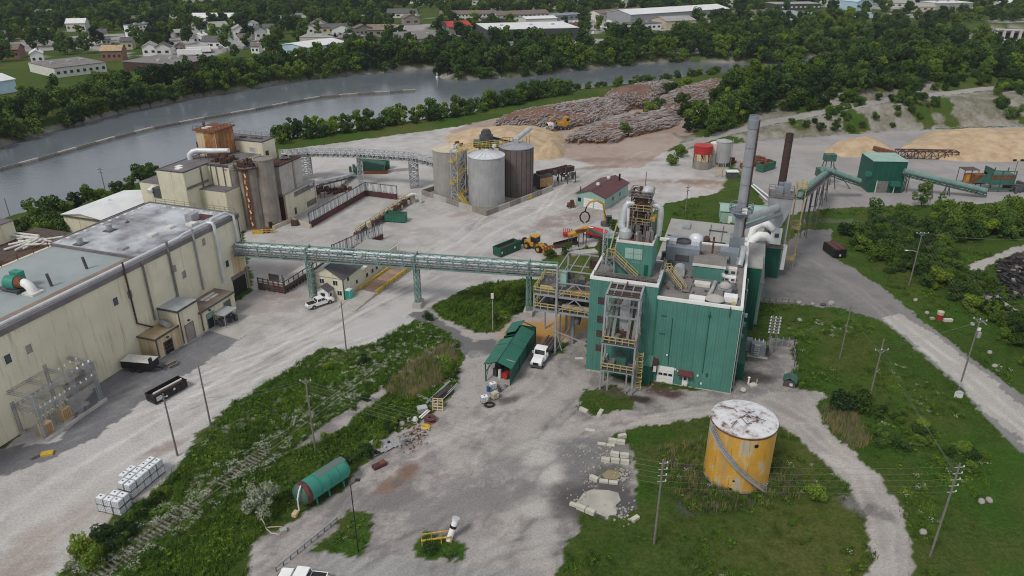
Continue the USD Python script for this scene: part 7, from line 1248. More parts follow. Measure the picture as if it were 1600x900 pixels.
for i in range(n): q = i / (n - 1); a = a0 + (a1 - a0) * q; z = hT * .97 * (1 - q) + .1; st.cbox((rT + .42) * mcos(a), (rT + .42) * msin(a), z, .3, .75, .06, a + math.pi / 2)
st.put('spiral_treads', 'steel_grey', t); st = MB()
for r_, m in ((rT + .06, .25), (rT + .82, .3)): st.tube([((r_) * mcos(a0 + (a1 - a0) * q), r_ * msin(a0 + (a1 - a0) * q), hT * .97 * (1 - q) + .05) for q in np.linspace(0, 1, 24)], .1, 5)
for k in (.55, 1.05): st.tube([((rT + .82) * mcos(a0 + (a1 - a0) * q), (rT + .82) * msin(a0 + (a1 - a0) * q), hT * .97 * (1 - q) + k) for q in np.linspace(0, 1, 24)], .04, 5)
for q in np.linspace(0, 1, 14): a = a0 + (a1 - a0) * q; st.bar(((rT + .82) * mcos(a), (rT + .82) * msin(a), hT * .97 * (1 - q)), ((rT + .82) * mcos(a), (rT + .82) * msin(a), hT * .97 * (1 - q) + 1.05), .05)
st.put('spiral_rail', 'steel_grey', t)
for a, z, r_ in ((-1.32, 1.6, .38), (-1.95, 1.9, .16), (-1.45, 7.9, .3), (-2.0, .4, .25)): MB().tube([((rT - .1) * mcos(a), (rT - .1) * msin(a), z), ((rT + .03) * mcos(a), (rT + .03) * msin(a), z)], r_, 12).put('rust_hole', 'black', t)
for i in range(9): a, r_ = U(0, 6.3), U(0, 3.5); MB().tube([(r_ * mcos(a), r_ * msin(a), hT + .45), (r_ * mcos(a) + U(-1, 1), r_ * msin(a) + U(-1, 1), hT + .75), (r_ * mcos(a) + U(-1.6, 1.6), r_ * msin(a) + U(-1.6, 1.6), hT + .5)], .05, 4).put('loose_strip', 'rust_dark', t)
# open green shed
t = GR.thing('open_shed', 'open fronted green gabled shed with broken roof panels beside the flatbed truck', 'shed'); x0, x1, y0, y1, he, ri = -15.4, -11.0, -8.8, 6.5, 3.45, .85; xm = (x0 + x1) / 2
MB().box(x1 - .08, x1, y0 + .3, y1, 0, he - .1).put('side_wall', 'green_dark', t); MB().box(x0, x1, y1 - .1, y1, 0, he - .1).put('rear_wall', 'green_dark', t); MB().box(x0, x0 + .08, y0 + 5, y1, 0, he - .1).put('side_wall', 'green_dark', t)
n = 7
for i in range(n):
    for s in (-1, 1):
        if (i, s) in ((4, -1), (6, 1)): continue
        a, b_ = y0 - .3 + i * (y1 - y0 + .6) / n, y0 - .3 + (i + .97) * (y1 - y0 + .6) / n; xe = xm + s * 2.5; j = U(0, .09); k0 = .35 if (i == 5 and s < 0) else 0
        MB().add([(xm + s * (.05 + k0), a, he + ri + j - .34 * k0), (xe, a, he - .1 + j), (xe, b_, he - .1 + j), (xm + s * (.05 + k0), b_, he + ri + j - .34 * k0), (xm + s * (.05 + k0), a, he + ri + j + .07 - .34 * k0), (xe, a, he - .03 + j), (xe, b_, he - .03 + j), (xm + s * (.05 + k0), b_, he + ri + j + .07 - .34 * k0)], [(0, 1, 2, 3), (7, 6, 5, 4), (0, 4, 5, 1), (1, 5, 6, 2), (2, 6, 7, 3), (3, 7, 4, 0)]).put('roof_panel', 'green_roof', t)
MB().bar((xm + 1.0, y0 + 1.6, he + .55), (xm + 2.4, y0 + 2.1, he + .02), .35, .06).put('bare_strip', 'galv', t)
fr = MB(); [fr.bar((x, y0 + i * 5, 0), (x, y0 + i * 5, he), .16) for x in (x0, x1) for i in range(4)]; [(fr.bar((x0, y0 + i * 2.5, he), (xm, y0 + i * 2.5, he + ri - .1), .14), fr.bar((xm, y0 + i * 2.5, he + ri - .1), (x1, y0 + i * 2.5, he), .14)) for i in range(7)]; fr.bar((x0, y0, 1.8), (x0, y0 + 5, 1.8), .12); fr.bar((x0, y0, 0), (x0, y0 + 2.5, 3.3), .1); fr.put('frame', 'green_dark', t)
k = MB(); [k.cbox(U(x0 + .5, x1 - .5), U(y0 + 2, y1 - 1), 0, U(.4, 1.2), U(.4, 1.2), U(.5, 1.6), U(0, 3)) for i in range(22)]; k.put('stored_goods', 'steel_dark', t, kind='stuff'); MB().tube([(x1 - 1.6, y0 + 1.5, .7), (x1 - 1.2, y0 + 2.6, .7)], .6, 12).put('red_drum', 'red', t); MB().tube([(x0 + 2.0, y0 + 1.5, 0), (x0 + 2, y0 + 1.5, 1.8)], .28, 10).put('gas_cylinder', 'offwhite', t)
# intermediate bulk containers
def make_tote(loc, rot, label, group, cagem='galv', m='tote_plastic', name='bulk_container'):
    t = thing(name, label, 'container', loc, rot, group)
    c = MB(); s = trimesh.creation.box((1.06, .88, .94)); c.tm(s); V = np.vstack(c.v) + (0, 0, .63); c = MB().add(V * 1.0, np.vstack(c.f)); c.cbox(0, 0, 1.1, .9, .72, .06); c.lathe([(.14, 1.16), (.14, 1.22), (.01, 1.22)], (0, 0, 0), 10); c.put('bottle', m, t)
    MB().lathe([(.12, 1.22), (.12, 1.25), (.01, 1.25)], (0, 0, 0), 8).put('cap', 'black' if m == 'tote_plastic' else 'offwhite', t)
    g = MB()
    for z in (.18, .5, .8, 1.1):
        for a, b_ in (((-.56, -.47), (.56, -.47)), ((.56, -.47), (.56, .47)), ((.56, .47), (-.56, .47)), ((-.56, .47), (-.56, -.47))): g.bar((*a, z), (*b_, z), .035)
    for x in np.linspace(-.56, .56, 5): g.bar((x, -.47, .15), (x, -.47, 1.12), .03).bar((x, .47, .15), (x, .47, 1.12), .03)
    for y in np.linspace(-.47, .47, 4): g.bar((-.56, y, .15), (-.56, y, 1.12), .03).bar((.56, y, .15), (.56, y, 1.12), .03)
    g.put('cage', cagem, t); MB().box(-.6, .6, -.5, .5, .1, .16).box(-.6, -.4, -.5, .5, 0, .1).box(.4, .6, -.5, .5, 0, .1).put('pallet', 'steel_dark', t); MB().cbox(.3, -.49, .55, .35, .02, .28).put('label_plate', 'white', t); return t
GT = 'white bulk containers stacked beside the gravel road'
tote0 = None
def put_tote(F, i, j, k, sx=1.22, sy=1.08):
    global tote0
    lab = 'white caged container, ' + ('front' if F is FA else 'rear') + ' block, ' + ('upper' if k else 'lower') + ' layer, ' + ('first', 'second', 'third', 'fourth', 'fifth')[i] + ' from the left, ' + ('nearest', 'middle', 'roadside')[j] + ' row'
    w = F.W(i * sx + .6 + U(-.03, .03), j * sy + .5 + U(-.03, .03), k * 1.2); rot = F.deg + R.choice((0, 180)) + U(-2, 2)
    if tote0 is None: tote0 = make_tote(w, rot, lab, GT)
    else: dup(tote0, w, rot, lab, GT)
FA = Frame((154, 799.5), (186, 806.8)); FB = Frame((207.3, 781), (247.3, 747))
for i in range(3):
    for j in range(2):
        for k in range(2):
            if not (i == 0 and j == 1): put_tote(FA, i, j, k)
for i in range(5):
    for j in range(2):
        for k in range(2):
            if not (i == 2 and k == 1 and j == 0 and False): put_tote(FB, i, j, k)
for i in (1, 2):
    for k in range(2): put_tote(FB, i, 2, k)
make_tote(at(757, 628), 20, 'white caged container standing alone before the open green shed', None); make_tote(at(770, 607), 30, 'white caged container close to the mouth of the open shed', None); make_tote(at(773, 622), 40, 'yellowed cream container beside the caged white one at the open shed', None, 'silo_cap', 'silo_cap')
for i, (u, v, m, lb) in enumerate(((763, 611, 'blue', 'blue plastic drum among the containers at the open shed'), (768, 616, 'blue', 'second blue drum lying between the white and cream containers'), (781, 612, 'steel_dark', 'dark oil drum right of the cream container'), (788, 606, 'steel_grey', 'grey drum by the right wall of the open shed'))):
    t = thing('drum', lb, 'drum', at(u, v), 0); MB().lathe([(.29, 0), (.3, .3), (.31, .32), (.3, .34), (.3, .6), (.31, .62), (.3, .64), (.29, .9), (.01, .9)], (0, 0, 0), 16).put('shell', m, t, smooth=40); MB().lathe([(.05, .9), (.05, .94), (.01, .94)], (.15, 0, 0), 8).put('bung', 'white', t)
t = thing('steel_coil', 'dark coil of hose lying in front of the white container', 'hose coil', at(764, 634), 0); [MB().tube([(.75 * mcos(a) + .05 * k, .6 * msin(a), .1 + .12 * k) for a in np.linspace(0, 6.2, 16)], .09, 6).put('loop', 'rubber', t) for k in range(3)]
# horizontal tank on the verge
F = Frame((472, 800), (543, 752)); L = F.len * 1.0; t = F.thing('horizontal_tank', 'long teal green horizontal tank with a dark end lying on the grass verge', 'tank'); r_ = 1.55
for i in range(4): MB().tube([(1.4 + i * (L - 1.6) / 4 + .02, .6, 2.2), (1.4 + (i + 1) * (L - 1.6) / 4 - .02, .6, 2.2)], r_, 30, cap=False).put('shell_section', 'teal_tank', t, smooth=40)
MB().tube([(L - .2, .6, 2.2), (L + .15, .6, 2.2), (L + .4, .6, 2.2)], [r_, r_ * .85, .3], 30).put('far_end', 'teal_tank', t, smooth=60); MB().tube([(.6, .6, 2.2), (1.0, .6, 2.2), (1.4, .6, 2.2)], [r_ * .95, r_ * 1.05, r_], 30).put('flange', 'maroon', t); MB().tube([(-.1, .6, 2.2), (.2, .6, 2.2), (.6, .6, 2.2)], [.6, r_ * .85, r_ * .98], 30).put('near_end', 'green_machine', t, smooth=60)
for x in (2.2, L * .55, L - 1): [MB().bar((x, .6 + y, 0), (x, .6 + y * .8, 1.2), .2).put('leg', 'teal_tank', t) for y in (-1.1, 1.1)]; MB().bar((x, -.6, .9), (x, 1.8, .9), .16).put('cradle', 'teal_tank', t)
MB().tube([(-.4, 0, .5), (-.5, -.2, 2.6), (-.1, -.2, 3.7), (.5, .2, 3.9)], .09, 6).put('white_pipe', 'white', t); MB().add([(L * .42 + x, .6 + r_ * 1.005 * mcos(a), 2.2 + r_ * 1.005 * msin(a)) for x in np.linspace(0, 4.6, 6) for a in np.linspace(1.15, 2.0, 6)], [(i * 6 + j, i * 6 + 6 + j, i * 6 + 7 + j, i * 6 + j + 1) for i in range(5) for j in range(5)]).put('dirt_patch', 'teal_dirty', t); MB().cbox(-.9, .2, 0, .9, .6, .5, .4).put('valve_block', 'wood_pale', t)
# concrete blocks and puddles
cb0 = None
for i, (u, v, rot, z) in enumerate(((957, 691, -8, 0), (970, 693, -8, 0), (972, 684, 20, 0), (940, 694, -6, -.45), (954, 696, -6, -.45), (946, 721, -12, 0), (961, 722, -10, 0), (976, 724, -10, 0), (960, 717, -12, .6), (975, 719, -8, .6), (943, 753, -6, -.3), (958, 755, -8, -.3), (908, 796, -33, 0), (922, 802, -33, 0), (897, 790, -30, -.3), (928, 750, -40, 0), (992, 812, 35, -.2))):
    lab = ['cream concrete block, left of the pair at the back of the wet pit', 'cream concrete block, right of the pair at the back of the wet pit', 'cream concrete block set slantwise behind the back pair', 'low sunken block left in the back row', 'low sunken block right in the back row', 'left block of the middle row before the yellow puddle', 'centre block of the middle row', 'right block of the middle row', 'block stacked on the centre of the middle row', 'block stacked at the right of the middle row', 'left block on the near edge of the yellow puddle', 'right block on the near edge of the yellow puddle', 'left white block on the grey puddle bank', 'right white block on the grey puddle bank', 'sunken block left of the white pair at the grey puddle', 'tilted rubble block left of the yellow puddle', 'grey slab at the grass edge right of the grey puddle'][i]
    t = thing('concrete_block', lab, 'concrete block', at(u, v) + (0, 0, z), rot + U(-4, 4), 'concrete blocks round the puddles'); m = trimesh.creation.box((1.22, .6, .6)); v_ = m.vertices; MB().add(v_ + (0, 0, .3), m.faces).cbox(0, 0, .6, .2, .2, .05).put('block', 'concrete_block', t)
def puddle(name, label, pts, tone):
    g = world_poly(pts).buffer(1.0).buffer(-1.0); reg(name + '_water', {'g': ('geometry', {}), 'n': ('noise_texture', {'scale': .35, 'detail': 4.}), 'r': ('rgb_ramp', {'ramp': [(.35, tuple(x * .75 for x in tone)), (.65, tone)]}), 'p': ('principled_bsdf', {'roughness': .12, 'specular_ior_level': .5})}, [('g.position', 'n.vector'), ('n.fac', 'r.fac'), ('r.color', 'p.base_color')])
    flat_sheet(name, g.simplify(.05), .035, name + '_water', kind='structure')
puddle('grey_puddle', '', [(900, 786), (912, 770), (925, 765), (950, 766), (966, 770), (970, 782), (962, 790), (964, 802), (955, 812), (940, 806), (922, 798), (908, 792)], (.40, .37, .325)); puddle('yellow_puddle', '', [(940, 742), (950, 734), (966, 736), (970, 744), (962, 750), (946, 748)], (.27, .22, .12)); puddle('small_puddle', '', [(610, 757), (622, 746), (634, 745), (628, 757), (616, 763)], (.16, .12, .10))
puddle('rut_puddle', '', [(1348, 797), (1356, 787), (1366, 792), (1362, 801), (1354, 806)], (.17, .155, .15))
rubble = thing('rubble', 'loose grey rubble and stones in the wet pit by the puddles', 'rubble', at(945, 740), 0, kind='stuff'); k = MB(); o = at(945, 740)
for u, v, su, sv, n in ((975, 745, 8, 10, 60), (935, 712, 25, 10, 60), (925, 752, 8, 8, 40), (970, 800, 12, 9, 60), (960, 710, 12, 4, 40), (905, 780, 8, 6, 25)):
    for i in range(n): q = at(R.gauss(u, su), R.gauss(v, sv)) - o; s = U(.08, .32); k.cbox(q[0], q[1], -.05, s, s * U(.6, 1.2), s * .8, U(0, 3), U(-.3, .3))
k.put('stones', 'stone', rubble)
# junk on the verge
def junk(name, label, cat, u, v, rot, parts):
    t = thing(name, label, cat, at(u, v), rot)
    for nm, m, f in parts: f(MB()).put(nm, m, t)
    return t
F = Frame((585, 716), (618, 698)); t = F.thing('folded_tarpaulins', 'grey folded sheets of roofing felt weighted down at the grass edge', 'tarpaulin')
for i in range(3):
    X, Y = np.meshgrid(np.linspace(0, 2.4, 9), np.linspace(0, 3.4, 11)); Z = .12 + .32 * fbm(np.stack([X * 1.6, Y * 1.2, X * 0 + i], -1), 3, 90 + i); V = np.stack([X + i * 1.75, Y - i * .15, Z], -1).reshape(-1, 3); Q = [(j * 9 + k, j * 9 + k + 1, j * 9 + k + 10, j * 9 + k + 9) for j in range(10) for k in range(8)]; MB().add(V, Q).put('sheet', 'steel_grey' if i % 2 else 'roof_grey', t)
for i in range(8): MB().cbox(U(0, 5), U(0, 3), .3, U(.3, .7), .3, .25, U(0, 3)).put('weight', 'black' if i % 2 else 'concrete', t)
junk('yellow_disc', 'bright yellow plastic lid lying on the junk heap', 'lid', 665, 668, 0, [('disc', 'yellow', lambda m: m.lathe([(.75, .1), (.78, .2), (.6, .3), (.01, .32)], (0, 0, 0), 22))])
junk('cable_drum', 'reddish brown wooden cable drum lying flat behind the yellow lid', 'cable drum', 672, 658, 0, [('flange', 'rust', lambda m: m.lathe([(.01, 0), (.95, 0), (.95, .1), (.01, .1)], (0, 0, 0), 24)), ('core', 'wood_dark', lambda m: m.lathe([(.45, .1), (.45, .6)], (0, 0, 0), 16)), ('flange', 'maroon', lambda m: m.lathe([(.2, .6), (.95, .6), (.95, .7), (.2, .7)], (0, 0, 0), 24))])
t = thing('timber_crate', 'pale timber crate frame standing at the grass edge', 'crate', at(684, 642), -8)
for x in (-.8, 0, .8): MB().bar((x, 0, 0), (x, .35, 2.1), .13).put('upright', 'wood_pale', t)
for z in (.25, .75, 1.25, 1.75, 2.1): MB().bar((-.85, z * .16, z), (.85, z * .16, z), .12).put('slat', 'wood_pale', t)
junk('pipe_bundle', 'bundle of long pipes and black tarpaulin at the reeds by the lot', 'pipe', 692, 620, 58, [('tarpaulin', 'tarp', lambda m: m.cbox(0, 0, 0, 4.2, 1.5, .7).cbox(-.5, .1, .6, 2.6, 1.0, .4))] + [('pipe', 'galv', (lambda y: lambda m: m.tube([(-3.2, y, .3), (3.4, y + .15, .9)], .07, 6))(y)) for y in (-.9, -.6, .8, 1.0)])
junk('loose_tubes', 'two long galvanised tubes lying in the grass above the timber crate', 'pipe', 656, 622, -38, [('tube', 'galv', lambda m: m.tube([(-2.8, 0, .2), (2.6, .1, .3)], .08, 6)), ('tube', 'galv', lambda m: m.tube([(-1.6, .4, .25), (2.9, .5, .2)], .08, 6))])
junk('grey_crate', 'grey metal crate in the grass left of the timber crate', 'crate', 660, 643, 20, [('box', 'steel_grey', lambda m: m.cbox(0, 0, 0, 1.5, 1.1, .8)), ('lid', 'galv', lambda m: m.cbox(0, 0, .8, 1.55, 1.15, .08))])
junk('white_planks', 'two white boards leaning beside the grey metal crate', 'board', 665, 650, 52, [('board', 'offwhite', lambda m: m.bar((-1, 0, .1), (1, 0, .5), .25, .1)), ('board', 'white', lambda m: m.bar((-1, .4, .1), (1, .4, .5), .25, .1))])
junk('white_drum', 'silver white drum with dark band on the junk heap', 'drum', 649, 660, 0, [('body', 'galv_pale', lambda m: m.lathe([(.45, 0), (.45, .6), (.25, 1), (.01, 1.05)], (0, 0, 0), 14)), ('band', 'steel_dark', lambda m: m.lathe([(.47, .1), (.47, .45)], (0, 0, 0), 14))])
junk('steel_barrel', 'dull steel barrel standing behind the folded sheets', 'drum', 629, 694, 0, [('body', 'steel_grey', lambda m: m.lathe([(.5, 0), (.5, 1.1), (.45, 1.1), (.45, .9), (.01, .9)], (0, 0, 0), 18))])
junk('pale_boulder', 'pale round boulder left of the junk heap', 'boulder', 628, 662, 0, [('stone', 'stone', lambda m: m.tm(trimesh.creation.icosphere(2, .5)))])
junk('red_box', 'faded red metal box lying on gravel below the folded sheets', 'box', 593, 729, 38, [('body', 'maroon', lambda m: m.cbox(0, 0, 0, 2.0, .9, .5)), ('lid', 'rust', lambda m: m.cbox(.5, 0, .5, .9, .85, .12))])
t = thing('junk_heap', 'heap of broken bricks, wood and wire on the verge', 'rubbish heap', at(645, 680), 0, kind='stuff'); flat_sheet('concrete_pad', world_poly([(322, 515), (368, 489), (427, 497), (372, 531)]), .02, 'concrete', kind='structure'); k1, k2 = MB(), MB(); o = at(645, 680)
for i in range(120): q = at(R.gauss(644, 12), R.gauss(680, 11)) - o; s = U(.12, .5); (k1 if i % 5 else k2).cbox(q[0], q[1], U(0, .25), s, s * .6, s * .5, U(0, 3), U(-.4, .4))
k1.put('debris', 'stone', t); k2.put('debris', 'rust', t); 
# yellow frame with white pipe, guard rail, hose, small hut, kerbs
t = thing('pipe_guard', 'tangle of yellow steel pipe guards on the small grass island', 'guard rail', at(682, 847), 8)
for y, z in ((0, .5), (.5, 1.0), (-.5, .9)): MB().bar((-1.9, y, z), (1.9, y + .2, z), .12).put('bar', 'yellow', t)
for x in (-1.8, -.6, .6, 1.8): MB().bar((x, -.4, 0), (x, -.4, 1.1), .12).bar((x, .5, 0), (x, .5, 1.1), .1).put('post', 'yellow', t)
t = thing('white_valve_pipe', 'fat white pipe stub with black band rising from the small grass island', 'pipe', at(701, 845), 0); MB().tube([(0, 0, 0), (.9, .9, 2.6)], .38, 16).put('pipe', 'white', t, smooth=40); MB().tube([(.55, .55, 1.6), (.65, .65, 1.9)], .44, 16).put('band', 'black', t); MB().tube([(.9, .9, 2.6), (.97, .97, 2.85)], .5, 16).put('cap', 'galv_pale', t)
t = thing('guard_rail', 'grey steel guard rail along the dirt track at the bottom', 'guard rail', at(485, 850), 0); p, q = at(432, 893) - at(485, 850), at(527, 815) - at(485, 850); MB().bar(p + (0, 0, .65), q + (0, 0, .65), .08, .3).put('rail', 'galv', t); [MB().bar(p + (q - p) * i / 9, p + (q - p) * i / 9 + (0, 0, .75), .12).put('post', 'wood_grey', t) for i in range(10)]
t = thing('garden_hose', 'pale green hose looping in the grass left of the dirt track', 'hose', at(425, 830), 0); o = at(425, 830); MB().tube([at(u, v, .12) - o for u, v in ((408, 809), (413, 818), (416, 826), (424, 833), (436, 835), (443, 830), (440, 823), (430, 823), (418, 824))], .07, 6).put('hose', 'silo_cap', t); MB().cbox(*(at(443, 831) - o)[:2], 0, .8, .7, .5, .5).put('stone_base', 'stone', t)
F = Frame((1223, 603), (1246, 608)); t = F.thing('small_hut', 'small dark green gabled shelter in the grass right of the wet ground', 'hut'); MB().box(0, 1.9, 0, 1.8, 0, 1.2).put('wall', 'steel_dark', t); MB().gable(0, 1.9, 0, 1.8, 1.2, .6, .2, .08, axis='y').put('roof', 'green_machine', t); MB().box(1.0, 1.5, -.04, 0, .3, .8).put('panel', 'offwhite', t)
t = thing('hydrant', 'red and white hydrant pump beside the right road', 'hydrant', at(1467, 500), 0); MB().lathe([(.5, 0), (.5, 1.1), (.6, 1.1), (.6, 1.3), (.4, 1.6), (.01, 1.7)], (0, 0, 0), 16).put('body', 'red', t); MB().lathe([(.62, 1.3), (.62, 1.9), (.01, 2.0)], (0, 0, 0), 16).put('cap', 'silo_cap', t); MB().cbox(1.4, -.6, 0, 1.7, .6, .6).put('pale_block', 'concrete_block', t); MB().cbox(-1.2, .3, 0, .8, .6, .4).put('pale_stone', 'stone', t)
t = thing('meter_box', 'white metal meter cabinet at the foot of the transformer pole', 'cabinet', at(1497, 621), 10); MB().cbox(0, 0, 0, .95, .7, 1.0).put('cabinet', 'white', t); MB().cbox(0, 0, 1.0, 1.0, .75, .08).put('lid', 'galv', t); MB().cbox(-.75, 0, 0, .12, .12, 1.1).put('post', 'white', t)
# transformer bay right of the boiler house
t = thing('power_transformer', 'grey power transformer with cooling fins right of the boiler house', 'transformer', at(1183, 553), -18); MB().cbox(0, 0, 0, 2.4, 1.6, 2.4).put('tank', 'steel_blue', t); MB().cbox(-1.6, .6, .2, 1.0, 1.2, 2.4).put('cabinet', 'steel_grey', t); [MB().cbox(-.2, -1.0, .3 + .45 * k, 1.0, .45, .3).put('fin', 'galv', t) for k in range(5)]; [MB().cbox(1.4 + .1 * k, -.4 + .0 * k, .3, .05, 1.2, 1.8).put('radiator_fin', 'steel_dark', t) for k in range(5)]; [MB().lathe([(.12, 2.4), (.16, 2.6), (.1, 2.7), (.15, 2.8), (.03, 3.1)], (x, .2, 0), 10).put('bushing', 'galv_pale', t) for x in (-.7, 0, .7)]; MB().cbox(0, 0, -.1, 3.6, 3, .14).put('pad', 'concrete', t)
t = thing('switch_frame', 'pole rack of stacked grey insulators beside the transformer', 'switchgear', at(1199, 550), -10); [MB().bar((x, 0, 0), (x, 0, 7.5), .18).put('post', 'wood_grey', t) for x in (0, 1.0)]
for z in (4.0, 4.6, 5.2, 5.8, 6.4, 7.0): MB().bar((-.5, 0, z), (1.5, 0, z), .1).put('arm', 'galv', t); [MB().lathe([(.1, 0), (.18, .1), (.1, .2), (.16, .3), (.05, .4)], (x, 0, z), 8).put('insulator', 'galv', t) for x in (-.3, .5, 1.3)]
t = thing('wire_fence', 'low wire mesh fence round the transformer yard', 'fence', at(1240, 575), 0); o = at(1240, 575); pts = [at(u, v) - o for u, v in ((1203, 540), (1240, 543), (1241, 580))]
for p, q in zip(pts[:-1], pts[1:]):
    for i in range(5): a = p + (q - p) * i / 4; MB().bar(a, a + (0, 0, 2.0), .1).put('post', 'galv', t)
    m = MB(); [m.bar(p + (0, 0, z), q + (0, 0, z), .025) for z in np.arange(.2, 2.0, .3)]; [m.bar(p + (q - p) * k / 30, p + (q - p) * k / 30 + (0, 0, 2), .02) for k in range(31)]; m.put('mesh', 'steel_dark', t)
t = thing('white_hydrant', 'white capped pipe and pale stones on the wet ground by the boiler house', 'pipe', at(1169, 600), 0); MB().lathe([(.15, 0), (.15, 1.2), (.25, 1.3), (.01, 1.5)], (0, 0, 0), 10).put('riser', 'white', t); MB().cbox(.6, -.6, 0, 1.2, .9, .35, .4).put('stone', 'concrete_block', t); MB().bar((1.4, 0, 0), (1.4, 0, 1.0), .12).put('post', 'wood_pale', t); q = at(1161, 612) - at(1169, 600); MB().lathe([(.5, .3), (.4, .6), (.01, .7)], (q[0], q[1], 0), 12).put('cover', 'concrete_block', t)
t = thing('brown_timber_rail', 'weathered timber rail fence at the edge of the gravel right of the boiler house', 'fence', at(1215, 472), 0); o = at(1215, 472); p, q = at(1192, 474) - o, at(1241, 477) - o; [MB().bar(p + (0, 0, z), q + (0, 0, z), .14).put('rail', 'wood_grey', t) for z in (.6, 1.2)]; [MB().bar(p + (q - p) * i / 5, p + (q - p) * i / 5 + (0, 0, 1.5), .16).put('post', 'wood_grey', t) for i in range(6)]
for i, (u, v) in enumerate(((1248, 474), (1269, 476), (1286, 477), (1298, 475), (1249, 501), (1430, 470), (1448, 490), (1519, 508), (1546, 552), (1554, 573), (1442, 833), (1545, 783), (1533, 785))):
    t = thing('boulder', ['pale boulder, leftmost of the row at the gravel edge', 'flat pale boulder in the row at the gravel edge', 'dark boulder in the row at the gravel edge', 'largest grey boulder of the row at the gravel edge', 'flat pale stone in the lawn near the transformer yard', 'pale stone in the bushes beyond the right road', 'pale stone near the hydrant', 'white stone under the transformer pole', 'white stone in the rough beyond the right road', 'second white stone in the rough beyond the right road', 'white stone near the foot of the right front pole', 'flat pale stone in the lower right grass', 'small pale stone in the lower right grass'][i], 'boulder', at(u, v), U(0, 90)); m = trimesh.creation.icosphere(1, 1.0); v_ = m.vertices * (.7, .5, .4) * (1 + .3 * (noise(m.vertices * 1.7 + i, i)[:, None] - .5)) * (1.3 if i == 3 else .9); MB().add(v_ + (0, 0, .2), m.faces).put('stone', 'stone' if i not in (2,) else 'steel_dark', t, smooth=50)
for i, (u, v, r_) in enumerate(((912, 642, -40), (938, 646, 65), (905, 560, 0), (922, 672, -10))):
    t = thing('loose_slab', ['grey concrete kerb piece, left of two in the weeds', 'grey concrete kerb piece, right of two in the weeds', 'white boards lying by the foot of the green wall', 'pale flat slab on the dirt road bend'][i], 'slab', at(u, v), r_); MB().cbox(0, 0, 0, 1.5, .6, .4 if i < 2 else .08).put('slab', 'concrete_block' if i != 2 else 'offwhite', t)
# railway in the weeds
F = Frame((120, 925), (600, 566)); t = F.thing('railway_track', 'disused railway track with grey sleepers sunk in weeds and white flowers', 'railway')
n = int(F.len / .62); tr = random.Random(3)
for i in range(n):
    if fbm(np.array([[i * .05, 0., 0.]]), 2, 9)[0] < .43: continue
    MB().cbox(i * .62, tr.uniform(-.1, .1), .0, .24, 2.5, .17, tr.uniform(-.05, .05)).put('sleeper', 'wood_grey', t)
for y in (-.72, .72): MB().bar((0, y, .25), (F.len, y, .25), .08, .14).put('rail', 'steel_worn', t)
# substation by the mill
F = Frame((73, 686), (159, 627)); L = F.len; t = F.thing('substation', 'galvanised lattice substation with rows of white insulators against the mill wall', 'substation'); hs = 7.6; D = 5.0
lat = lambda m, p, q, w=.42: truss(m, p, q, w, w, max(4, int(np.linalg.norm(np.asarray(q) - p) / .8)), .022, .012)
for x, h_ in ((0, hs), (L * .62, hs + .8), (L, hs)):
    for y in (0, D):
        if (x == 0 and y == D): h_ = hs - 2
        m = MB(); tower(m, (x, y), .5, .5, 0, h_, 8, .03); m.put('column', 'steel_grey', t); MB().cbox(x, y, -.05, .9, .9, .25).put('footing', 'concrete', t)
for y in (0, D):
    for a, b_ in ((0, L * .62), (L * .62, L)):
        for z in (hs - .4, 4.6): m = MB(); lat(m, (a, y, z), (b_, y, z)); m.put('beam', 'steel_grey', t)
for x in (0, L * .31, L * .62, L):
    for z in (hs - .4, 4.6): m = MB(); lat(m, (x, 0, z), (x, D, z)); m.put('beam', 'steel_grey', t)
ins = lambda x, y, z: MB().lathe([(.05, 0), (.15, .05), (.07, .12), (.15, .18), (.07, .25), (.14, .31), (.04, .4)], (x, y, z), 8).put('insulator', 'white', t)
for x in np.linspace(.8, L * .58, 7):
    for y, z in ((.4, 4.9), (1.6, 4.2), (2.8, 3.4), (4.2, 5.0), (1.6, 2.7)): ins(x, y, z)
for x in np.linspace(L * .66, L * .97, 4):
    for y, z in ((.0, hs), (D * .5, hs), (D, hs + .1), (.2, 4.9)): ins(x, y, z)
m = MB(); [m.bar((x, .4, 5.2), (x, 4.2, 5.3), .04).bar((x, .4, 5.1), (x, 1.6, 2.9), .04).bar((x, 1.6, 0), (x, 1.6, 3.2), .12) for x in np.linspace(.8, L * .58, 7)]; [m.bar((.5, y, z), (L - .5, y, z), .04) for y, z in ((.4, 5.3), (2.8, 3.8), (4.2, 5.4))]; m.put('busbars', 'steel_grey', t)
for i, x in enumerate((1.1, 5.0)):
    p = MB().cbox(x, 1.0 + i * .6, 0, 1.5, 1.2, 2.1).put('cubicle', 'wood_pale', t); [MB().cbox(x - .5 + k * .33, .38 + i * .6, .2, .26, .03, 1.7).put('door_panel', 'brown_wood', p) for k in range(4)]
MB().bar((-.5, -.6, .25), (L + .5, -.6, .25), .35, .5).put('kerb', 'concrete', t)
t = thing('yellow_bollard_base', 'yellow painted block and rubble at the corner of the substation', 'block', at(74, 710), 20); MB().cbox(0, 0, 0, 1.6, 1.0, .35).put('block', 'yellow', t); MB().cbox(-1.5, -.2, 0, 1.2, .7, .4, .5).put('rubble', 'steel_worn', t)
